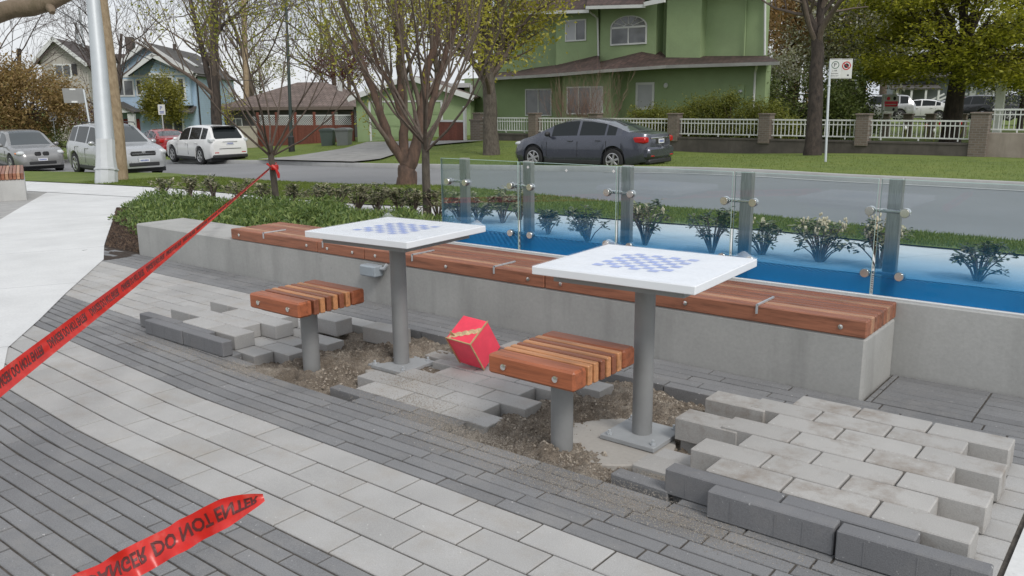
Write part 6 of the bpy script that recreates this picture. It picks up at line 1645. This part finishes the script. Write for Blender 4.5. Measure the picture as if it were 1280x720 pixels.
# blue house ---------------------------------------------------------------
D = 62; s_ = D / FOC; O = at(198, 178, D); bl = thing('blue_house', 'sky blue two storey house with white trimmed double gable', 'house', tuple(O), R(46))
ws = lambda px: (px - 198) * s_ / math.cos(R(15)); hs = lambda py: (178 - py) * s_
q = MB(); q.prism([(ws(146), -1), (ws(247), -1), (ws(247), hs(95)), (ws(196), hs(60)), (ws(146), hs(95))], 15.0); q.build('wall', M['blue'], bl)
q = MB(); q.box(ws(200), ws(243), -.7, -.004, hs(133), hs(95)); q.prism([(ws(198), hs(95)), (ws(246), hs(95)), (ws(210), hs(74))], .7, M=Matrix.Translation((0, -.70, 0))); q.build('front_bay', M['blue'], bl)
q = MB(); q.slab([(ws(138), -.5, hs(100)), (ws(196), -.5, hs(57.5)), (ws(196), 15.4, hs(57.5)), (ws(138), 15.4, hs(100))], .12); q.slab([(ws(196), -.5, hs(57.5)), (ws(252), -.5, hs(97)), (ws(252), 15.4, hs(97)), (ws(196), 15.4, hs(57.5))], .12); q.slab([(ws(206), -1.3, hs(72)), (ws(251), -1.3, hs(94.5)), (ws(251), 3, hs(94.5)), (ws(206), 3, hs(72))], .1); q.slab([(ws(172), -1.3, hs(96)), (ws(206), -1.3, hs(72)), (ws(206), 3, hs(72)), (ws(172), 3, hs(96))], .1); q.build('roof', M['shingle'], bl)
q = MB()
for (a, b_), yy in ((((138, 101), (196, 58.5)), -.56), (((196, 58.5), (252, 98)), -.56), (((172, 97), (206, 73)), -1.36), (((206, 73), (251, 95.5)), -1.36)): q.slab([(ws(a[0]), yy, hs(a[1] - 2)), (ws(b_[0]), yy, hs(b_[1] - 2)), (ws(b_[0]), yy + .055, hs(b_[1] - 2)), (ws(a[0]), yy + .055, hs(a[1] - 2))], .3)
q.box(ws(150), ws(200), -.06, -.003, hs(99), hs(96)); q.box(ws(198), ws(246), -.76, -.703, hs(97), hs(94))
for px in (160, 172, 184): q.box(ws(px) - .04, ws(px) + .04, -.03, -.003, hs(96), hs(96) + (26 - abs(px - 196) * .62 + 4) * s_ * .9)
for px in (212, 221, 230): q.box(ws(px) - .04, ws(px) + .04, -.73, -.703, hs(94), hs(94) + max(.2, (18 - abs(px - 208) * .6) * s_))
q.build('trim', M['trim'], bl)
window(bl, ws(153), ws(177), hs(122), hs(101), -.0, fr=.12); window(bl, ws(178.5), ws(186), hs(121), hs(101), 0, mull=(), fr=.1)
window(bl, ws(202), ws(225), hs(122), hs(98), -.703, fr=.12); window(bl, ws(228), ws(238), hs(127), hs(99), -.703, mull=(), fr=.14)
# side wall windows (right side)
def side_win(y0_, y1_, z0, z1):
    x = ws(247); q = MB(); q.box(x + .003, x + .05, y0_, y1_, z0, z1); w_ = q.build('window', M['trim'], bl); q = MB()
    for a, b_ in ((y0_ + .1, (y0_ + y1_) / 2 - .05), ((y0_ + y1_) / 2 + .05, y1_ - .1)): q.box(x + .0505, x + .06, a, b_, z0 + .1, z1 - .1)
    q.build('pane', M['pane'], w_)
side_win(6.5, 8.3, hs(121), hs(107)); side_win(12, 13.6, hs(121), hs(107))
q = MB(); q.tube([(ws(247) + .06, .3, hs(97)), (ws(247) + .06, .3, hs(165))], .06, 6); q.build('downpipe', M['black'], bl)
q = MB()
for yy, k in ((4, .42), (9, .5)): a = ws(196) + (ws(252) - ws(196)) * k; z = hs(57.5) + (hs(97) - hs(57.5)) * k; q.slab([(a, yy, z + .12), (a + .9, yy, z + .12 - .9 * (hs(57.5) - hs(97)) / (ws(252) - ws(196))), (a + .9, yy + 1.2, z + .12 - .9 * (hs(57.5) - hs(97)) / (ws(252) - ws(196))), (a, yy + 1.2, z + .12)], .08)
q.build('skylight', M['trim'], bl)
q = MB(); q.box(ws(205), ws(208), 5, 5.3, hs(62), hs(54)); q.build('chimney', M['shingle2'], bl)
# porch
q = MB(); q.slab([(ws(143), -2.2, hs(143)), (ws(163), -2.2, hs(128)), (ws(163), 0, hs(128)), (ws(143), 0, hs(143))], .14); q.slab([(ws(163), -2.2, hs(128)), (ws(184), -2.2, hs(140)), (ws(184), 0, hs(140)), (ws(163), 0, hs(128))], .14)
q.slab([(ws(186), -1.2, hs(141)), (ws(246), -1.2, hs(141)), (ws(246), -.0, hs(134)), (ws(186), 0, hs(134))], .12); po = q.build('porch_roof', M['shingle'], bl)
q = MB(); q.prism([(ws(145), hs(143)), (ws(182), hs(140)), (ws(163), hs(130))], .05, M=Matrix.Translation((0, -2.1, 0)))
for px in (147, 179): q.box(ws(px) - .22, ws(px) + .22, -2.0, -1.6, -1, hs(142))
q.build('porch_column', M['trim'], po)
q = MB(); q.box(ws(161), ws(179), -.08, -.003, -1, hs(149)); q.build('front_door', mat('red_door', (.30, .035, .025), .4, .05), bl)
window(bl, ws(204), ws(230), hs(168), hs(147), -.0, fr=.14)
# grey house behind -------------------------------------------------------
D = 78; s_ = D / FOC; O = at(95, 178, D); gr_ = thing('grey_house', 'grey beige gabled house behind the bare tree and the metal pole', 'house', tuple(O), R(50)); ws = lambda px: (px - 95) * s_; hs = lambda py: (178 - py) * s_
q = MB(); q.prism([(ws(66), -1), (ws(118), -1), (ws(118), hs(84)), (ws(85), hs(55)), (ws(66), hs(77))], 13); q.build('wall', M['greysid'], gr_)
q = MB(); q.slab([(ws(58), -.6, hs(82)), (ws(85), -.6, hs(52.5)), (ws(85), 13.5, hs(52.5)), (ws(58), 13.5, hs(82))], .15); q.slab([(ws(85), -.6, hs(52.5)), (ws(122), -.6, hs(85)), (ws(122), 13.5, hs(85)), (ws(85), 13.5, hs(52.5))], .15); q.build('roof', M['shingle2'], gr_)
q = MB()
for a, b_ in (((58, 82.5), (85, 53)), ((85, 53), (122, 86))): q.slab([(ws(a[0]), -.68, hs(a[1] - 2)), (ws(b_[0]), -.68, hs(b_[1] - 2)), (ws(b_[0]), -.61, hs(b_[1] - 2)), (ws(a[0]), -.61, hs(a[1] - 2))], .3)
q.build('bargeboard', M['trim'], gr_)
window(gr_, ws(80), ws(100), hs(100), hs(83), 0, fr=.14); window(gr_, ws(90), ws(108), hs(143), hs(130), 0, fr=.14); q = MB(); q.box(ws(100.5), ws(106), -.1, -.003, hs(96), hs(83)); q.build('shutter', M['black'], gr_)
q = MB()
for px, t_ in ((100, 30), (106, 12)): q.tube([(ws(px), 3, hs(62)), (ws(px), 3, hs(t_))], .11, 8)
q.build('vent_pipe', M['galv'], gr_, smooth=50)
q = MB(); q.box(ws(147), ws(156), 6, 7.2, hs(95), hs(45)); q.slab([(ws(118), 4, hs(70)), (ws(165), 4, hs(70)), (ws(175), 2, hs(92)), (ws(118), 2, hs(92))], .15); q.build('chimney', M['shingle2'], gr_)

# grey house across the lot, far right
D = 74; s_ = D / FOC; O = at(1165, 138, D); lh = thing('lot_house', 'blue grey house with white stair rails beyond the parked cars on the lot', 'house', tuple(O), R(20)); ws = lambda px: (px - 1165) * s_; hs = lambda py: (138 - py) * s_
q = MB(); q.box(ws(1118), ws(1236), 0, 9, -1, hs(92)); q.build('wall', M['lotsid'], lh)
q = MB(); q.slab([(ws(1105), -1.2, hs(97)), (ws(1245), -1.2, hs(97)), (ws(1240), 4.5, hs(70)), (ws(1112), 4.5, hs(70))], .15); q.slab([(ws(1112), 4.5, hs(70)), (ws(1240), 4.5, hs(70)), (ws(1245), 10, hs(97)), (ws(1105), 10, hs(97))], .15); q.slab([(ws(1112), -2.6, hs(111)), (ws(1168), -2.6, hs(111)), (ws(1168), 0, hs(105)), (ws(1112), 0, hs(105))], .12); q.build('roof', M['shingle'], lh)
q = MB()
for a, b_ in (((1140, 134), (1172, 117)), ((1148, 134), (1178, 119))): q.slab([(ws(a[0]), -2.4, hs(a[1])), (ws(b_[0]), -2.4, hs(b_[1])), (ws(b_[0]), -2.3, hs(b_[1])), (ws(a[0]), -2.3, hs(a[1]))], .14)
q.box(ws(1205), ws(1212), -.05, -.003, hs(128), hs(110)); q.box(ws(1190), ws(1203), -.06, -.003, hs(120), hs(117))
for px in (1120, 1136, 1152, 1166): q.box(ws(px) - .08, ws(px) + .08, -2.5, -2.34, -1, hs(111))
q.build('stair_rail', M['trim'], lh)
window(lh, ws(1118.5), ws(1128), hs(118), hs(106), 0, fr=.12); window(lh, ws(1222), ws(1232), hs(124), hs(110), 0, fr=.14); q = MB(); q.box(ws(1198), ws(1206), -.07, -.003, -1, hs(122)); q.build('front_door', mat('dark_red_door', (.22, .02, .025), .4, .05), lh)

# ------------------------------------------------------------------ poles and signs
def pole(name, label, base, top, r0, r1, m_, n=14, cat='pole', grp=None):
    base = Vector(base); t = thing(name, label, cat, tuple(base), 0, grp); q = MB(); q.tube([Vector((0, 0, -.3)), Vector((0, 0, 0)), Vector(top) - base], [r0, r0, r1], n); q.build('shaft', m_, t, smooth=50); return t
B = g(133, 230); d = float((np.array(B) - [0, 0, CH]) @ FW)
ml = thing('lamp_pole', 'pale grey tapered metal pole on a flared base by the road', 'pole', tuple(B)); q = MB()
q.tube([at(131.5, 176, d) - B, at(124, 80, d) - B, at(116.5, 0, d) - B, at(112, -60, d) - B], [.215, .185, .155, .135], 12); q.build('shaft', M['galv'], ml, smooth=30)
q = MB(); bw = .27; q.tube([(0, 0, -.3), (0, 0, 0), at(133, 212, d) - B, at(132, 196, d) - B, at(131.5, 175, d) - B], [bw, bw, bw * .96, bw * .84, .222], 10); q.tube([at(133, 213, d) - B, at(133, 211, d) - B], [bw * 1.06, bw * 1.06], 10); q.build('base_cover', mat('pale_grey_paint', (.50, .52, .53), .5, .06, 5), ml, smooth=25)
B = g(151, 226.5); d = float((np.array(B) - [0, 0, CH]) @ FW)
M['wpole'] = bark('weathered_pole_timber', (.20, .145, .085), (.36, .28, .185), 12, .3)
wp = thing('utility_pole', 'weathered wooden utility pole beside the pale metal pole', 'pole', tuple(B)); q = MB(); q.tube([at(151, 230, d) - B, at(145, 160, d) - B, at(136, 80, d) - B, at(126, 0, d) - B, at(118, -70, d) - B], [.20, .195, .18, .165, .15], 14); q.build('shaft', M['wpole'], wp, smooth=50)
q = MB(); p = at(141, 143, d) - B; q.box(p.x - .05, p.x + .05, p.y - .235, p.y - .195, p.z - .02, p.z + .02); p = at(139, 128, d) - B; q.box(p.x - .03, p.x + .03, p.y - .235, p.y - .19, p.z - .06, p.z + .06); q.build('tag', mat('yellow_tag', (.5, .42, .2), .6, .1), wp)
q = MB(); p = at(145, 205, d) - B
for k in range(5): q.tube([p + Vector((-.02, -.2, .08 * k)), p + Vector((.05, -.24, .08 * k - .12)), p + Vector((.02, -.22, .08 * k - .3))], [.02, .03, .012], 6)
q.build('frayed_paper', mat('weathered_paper', (.5, .43, .33), .9, .2, 30), wp, smooth=50)
B = at(311, 190, 58); pole('utility_pole', 'distant wooden utility pole behind the low brown roofed building', (B.x, B.y, gzf(B.x, B.y)), at(303, -40, 58), .21, .17, M['wpole'])
B = g(365, 191.5); d = float((np.array(B) - [0, 0, CH]) @ FW)
dp_ = pole('lamp_pole', 'thin dark green lamp pole on the far verge left of the driveway', B, at(356, -30, d), .085, .06, mat('dark_green_paint', (.02, .035, .03), .5, .05)); q = MB(); q.tube([(0, 0, -.1), (0, 0, .75), (0, 0, .8)], [.15, .14, .09], 12); q.build('base_cover', M['black'], dp_, smooth=30)
B = at(23, 180, 66); pole('utility_pole', 'short dark pole top above the coppery trees', (B.x, B.y, gzf(B.x, B.y)), at(24, 61, 66), .17, .15, M['bark_dark'])
# back of a sign on a leaning post
B = g(122, 216); d = float((np.array(B) - [0, 0, CH]) @ FW)
sg_ = thing('street_sign', 'blank grey back of a road sign on a leaning steel post', 'sign', tuple(B)); q = MB(); q.tube([(0, 0, -.2), at(113, 160, d) - B, at(104.5, 112, d) - B], .035, 8); q.build('post', M['galv'], sg_, smooth=50)
q = MB(); c = at(92, 119.5, d) - B; rx = Vector(RT.tolist()); uz = Vector((at(104.5, 112, d) - at(113, 160, d))).normalized(); wv_, hv = 13.2 * d / FOC, 9.3 * d / FOC; nn = Vector(FW.tolist())
q.slab([c - rx * wv_ - uz * hv, c + rx * wv_ - uz * hv, c + rx * wv_ + uz * hv, c - rx * wv_ + uz * hv], .02); q.build('panel', mat('grey_aluminium', (.23, .23, .225), .5, .06, 3), sg_)
for v in (-.85, .85): a = c + uz * hv * v - nn * .012; q = MB(); q.slab([a - rx * .10 - uz * .03, a + rx * .10 - uz * .03, a + rx * .10 + uz * .03, a - rx * .10 + uz * .03], .012); q.build('bracket', M['trim'], sg_)
def text_obj(name, body, size, m_, parent, Mx):
    me = text_mesh(body, size, .0); me.materials.append(m_); o = bpy.data.objects.new(name, me); COL.objects.link(o); o.parent = parent; o.matrix_local = Mx; return o
def small_sign(px, py, d, wd, hg, basepy, lab, body=None):
    c = at(px, py, d); B = Vector((c.x, c.y, gzf(c.x, c.y))); t = thing('parking_sign', lab, 'sign', tuple(B), 0, 'small parking signs across the street'); q = MB(); q.tube([(.0, .03, -.2), Vector((0, .03, c.z - B.z + hg * .4))], .03, 8); q.build('post', M['galv'], t, smooth=50)
    q = MB(); q.slab([Vector((-wd / 2, 0, c.z - B.z - hg / 2)), Vector((wd / 2, 0, c.z - B.z - hg / 2)), Vector((wd / 2, 0, c.z - B.z + hg / 2)), Vector((-wd / 2, 0, c.z - B.z + hg / 2))], .01); pn = q.build('panel', M['trim'], t); 
    t.rotation_euler.z = R(58); Mx = Matrix.Translation((-.09, -.014, c.z - B.z)) @ Matrix.Rotation(PI / 2, 4, 'X'); text_obj('lettering', 'P', .26, M['plateblue'], pn, Mx)
    q = MB(); q.box(-wd * .32, wd * .32, -.0125, -.0105, c.z - B.z - hg * .36, c.z - B.z - hg * .28); q.box(-wd * .32, wd * .32, -.0125, -.0105, c.z - B.z - hg * .2, c.z - B.z - hg * .14); q.build('arrow', M['plateblue'], pn)
small_sign(202, 137, 44, .34, .52, 195, 'small blue and white parking sign in front of the yellow green bushy tree')
small_sign(66, 146, 45, .34, .46, 200, 'small blue and white parking sign above the silver cars')
# parking sign pair by the rough barked tree
B = g(1032, 206); d = float((np.array(B) - [0, 0, CH]) @ FW); ps = thing('parking_sign', 'pair of white parking signs on a steel post beside the rough barked tree', 'sign', tuple(B)); yw = math.atan2(FW[1], FW[0]) - PI / 2 - R(22)
q = MB(); q.tube([(0, 0, -.2), at(1035, 130, d) - B, at(1038, 76, d) - B], .032, 10); q.tube([at(1036, 108, d) - B, at(1036, 106.5, d) - B], .05, 10); q.build('post', M['galv'], ps, smooth=50)
s_ = d / FOC
for k, (px, nm) in enumerate(((1044.7, 'permit'), (1058.6, 'no_parking'))):
    c = at(px, 86, d) - B + Vector((0, -.05, 0)); Mx = Matrix.Translation(c) @ Matrix.Rotation(yw, 4, 'Z'); w2, h2 = .148, .262
    q = MB(); q.box(-w2, w2, -.004, .004, -h2, h2, bev=.002, M=Mx); pn = q.build('panel', M['white'], ps)
    q = MB(); fr = .008; yy = -.0055
    for bx_ in ((-w2 + .012, w2 - .012, h2 - .012 - fr, h2 - .012), (-w2 + .012, w2 - .012, -h2 + .012, -h2 + .012 + fr)): q.box(bx_[0], bx_[1], yy, yy + .001, bx_[2], bx_[3], M=Mx)
    q.build('border', M['black'], pn)
    def ring(cx, cz, r0, r1, m_, nm_):
        q = MB(); n = 28; vs = []; 
        for i in range(n): a = 2 * PI * i / n; vs += [Mx @ Vector((cx + r0 * math.cos(a), yy - .0005, cz + r0 * math.sin(a))), Mx @ Vector((cx + r1 * math.cos(a), yy - .0005, cz + r1 * math.sin(a)))]
        q.add(vs, [(2 * i, 2 * i + 1, (2 * i + 3) % (2 * n), (2 * i + 2) % (2 * n)) for i in range(n)]); return q.build(nm_, m_, pn)
    Tx = lambda x, z: Mx @ Matrix.Translation((x, yy - .001, z)) @ Matrix.Rotation(PI / 2, 4, 'X')
    if k == 0:
        ring(0, .10, .082, .098, mat('dark_green_print', (.02, .09, .05), .5, 0), 'ring'); text_obj('lettering', 'P', .15, M['black'], pn, Tx(-.045, .05)); text_obj('lettering', '2 HR', .06, M['black'], pn, Tx(-.07, -.07)); text_obj('lettering', '9AM-6PM', .045, M['black'], pn, Tx(-.095, -.14)); text_obj('lettering', 'MON-SAT', .045, M['black'], pn, Tx(-.1, -.2))
    else:
        rp_ = mat('red_sign_print', (.55, .03, .03), .5, 0); ring(0, .08, .085, .112, rp_, 'ring'); ring(0, .08, .0005, .062, M['black'], 'roundel'); q = MB(); q.box(-.009, .009, yy - .0025, yy - .0015, -.095, .095, M=Mx @ Matrix.Translation((0, 0, .08)) @ Matrix.Rotation(R(-45), 4, 'Y')); q.build('slash', rp_, pn); q = MB(); q.box(.03, .075, yy - .001, yy, -.19, -.15, M=Mx); q.build('mark', M['black'], pn)
# realtor sign on a white post
B = basept(1112, 180, 40); d = 40; rs = thing('sale_sign', 'red and white sale board hanging from a white post in the garden', 'sign', tuple(B)); q = MB(); c0 = at(1104.5, 119, d) - B; q.box(c0.x - .05, c0.x + .05, c0.y - .05, c0.y + .05, -.2, c0.z + .05); c1 = at(1125, 118, d) - B; q.box(c0.x, c1.x, c0.y - .04, c0.y + .04, c0.z - .04, c0.z + .02); q.build('post', M['trim'], rs)
a = at(1106, 120, d) - B; b_ = at(1124, 139, d) - B; q = MB(); yy = c0.y; q.box(a.x + .03, b_.x, yy - .015, yy + .015, b_.z, a.z); pn = q.build('panel', M['white'], rs); q = MB(); q.box(a.x + .03, b_.x, yy - .02, yy - .0155, b_.z + .22, b_.z + .46); q.build('red_band', M['red'], pn)
q = MB(); q.ball((b_.x - .16, yy - .016, a.z - .11), .07, .006, .09, 10); q.ball((b_.x - .17, yy - .016, b_.z + .09), .06, .006, .07, 10); q.build('portrait_patch', M['black'], pn)
q = MB(); q.ball((a.x + .19, yy - .016, a.z - .12), .08, .006, .08, 14); q.build('round_logo', M['red'], pn); q = MB(); q.box(a.x + .08, b_.x - .06, yy - .022, yy - .0205, b_.z + .30, b_.z + .33); q.build('lettering_band', M['white'], pn)
# white square column in the garden on the right
B = basept(1244, 180, 34); gp_ = thing('white_post', 'white square garden post behind the last brick pillar', 'post', tuple(B)); q = MB(); zt = at(1244, 103, 34).z - B.z; q.box(-.15, .15, -.15, .15, -.2, zt, bev=.01); q.build('shaft', M['trim'], gp_); q = MB(); q.box(-.18, .18, -.18, .18, zt + .0005, zt + .06, bev=.01); q.build('cap', M['trim'], gp_)
# overhead wire
q = MB(); a = at(60, 5, 40); b_ = at(330, 100, 58); pts = [a.lerp(b_, k / 12) - Vector((0, 0, 1.2 * math.sin(k / 12 * PI))) for k in range(13)]; c = pts[0]
tag(q.tube([p - c for p in pts], .02, 4).build('overhead_wire', M['black'], loc=tuple(c)), 'dark overhead wire sagging past the wooden pole and bare tree', 'wire')

# far concrete bench with timber top at the left edge
B = g(34, 250); fb = thing('bench', 'concrete bench end with timber slats at the left picture edge', 'bench', tuple(B), R(158 - 90)); 
q = MB(); q.box(-.55, .0, 0, 2.4, -.2, .385, bev=.012); q.build('concrete_base', concrete_mat('pale_bench_concrete', (.47, .47, .455), .4), fb)
q = MB()
for k in range(9): q.box(-.55 + k * .0615 + .002, -.55 + k * .0615 + .055, -.02, 2.42, .3855, .50, k % 3, bev=.006)
q.build('seat_section', [M['woodW1'], M['woodW2'], M['woodW3']], fb)
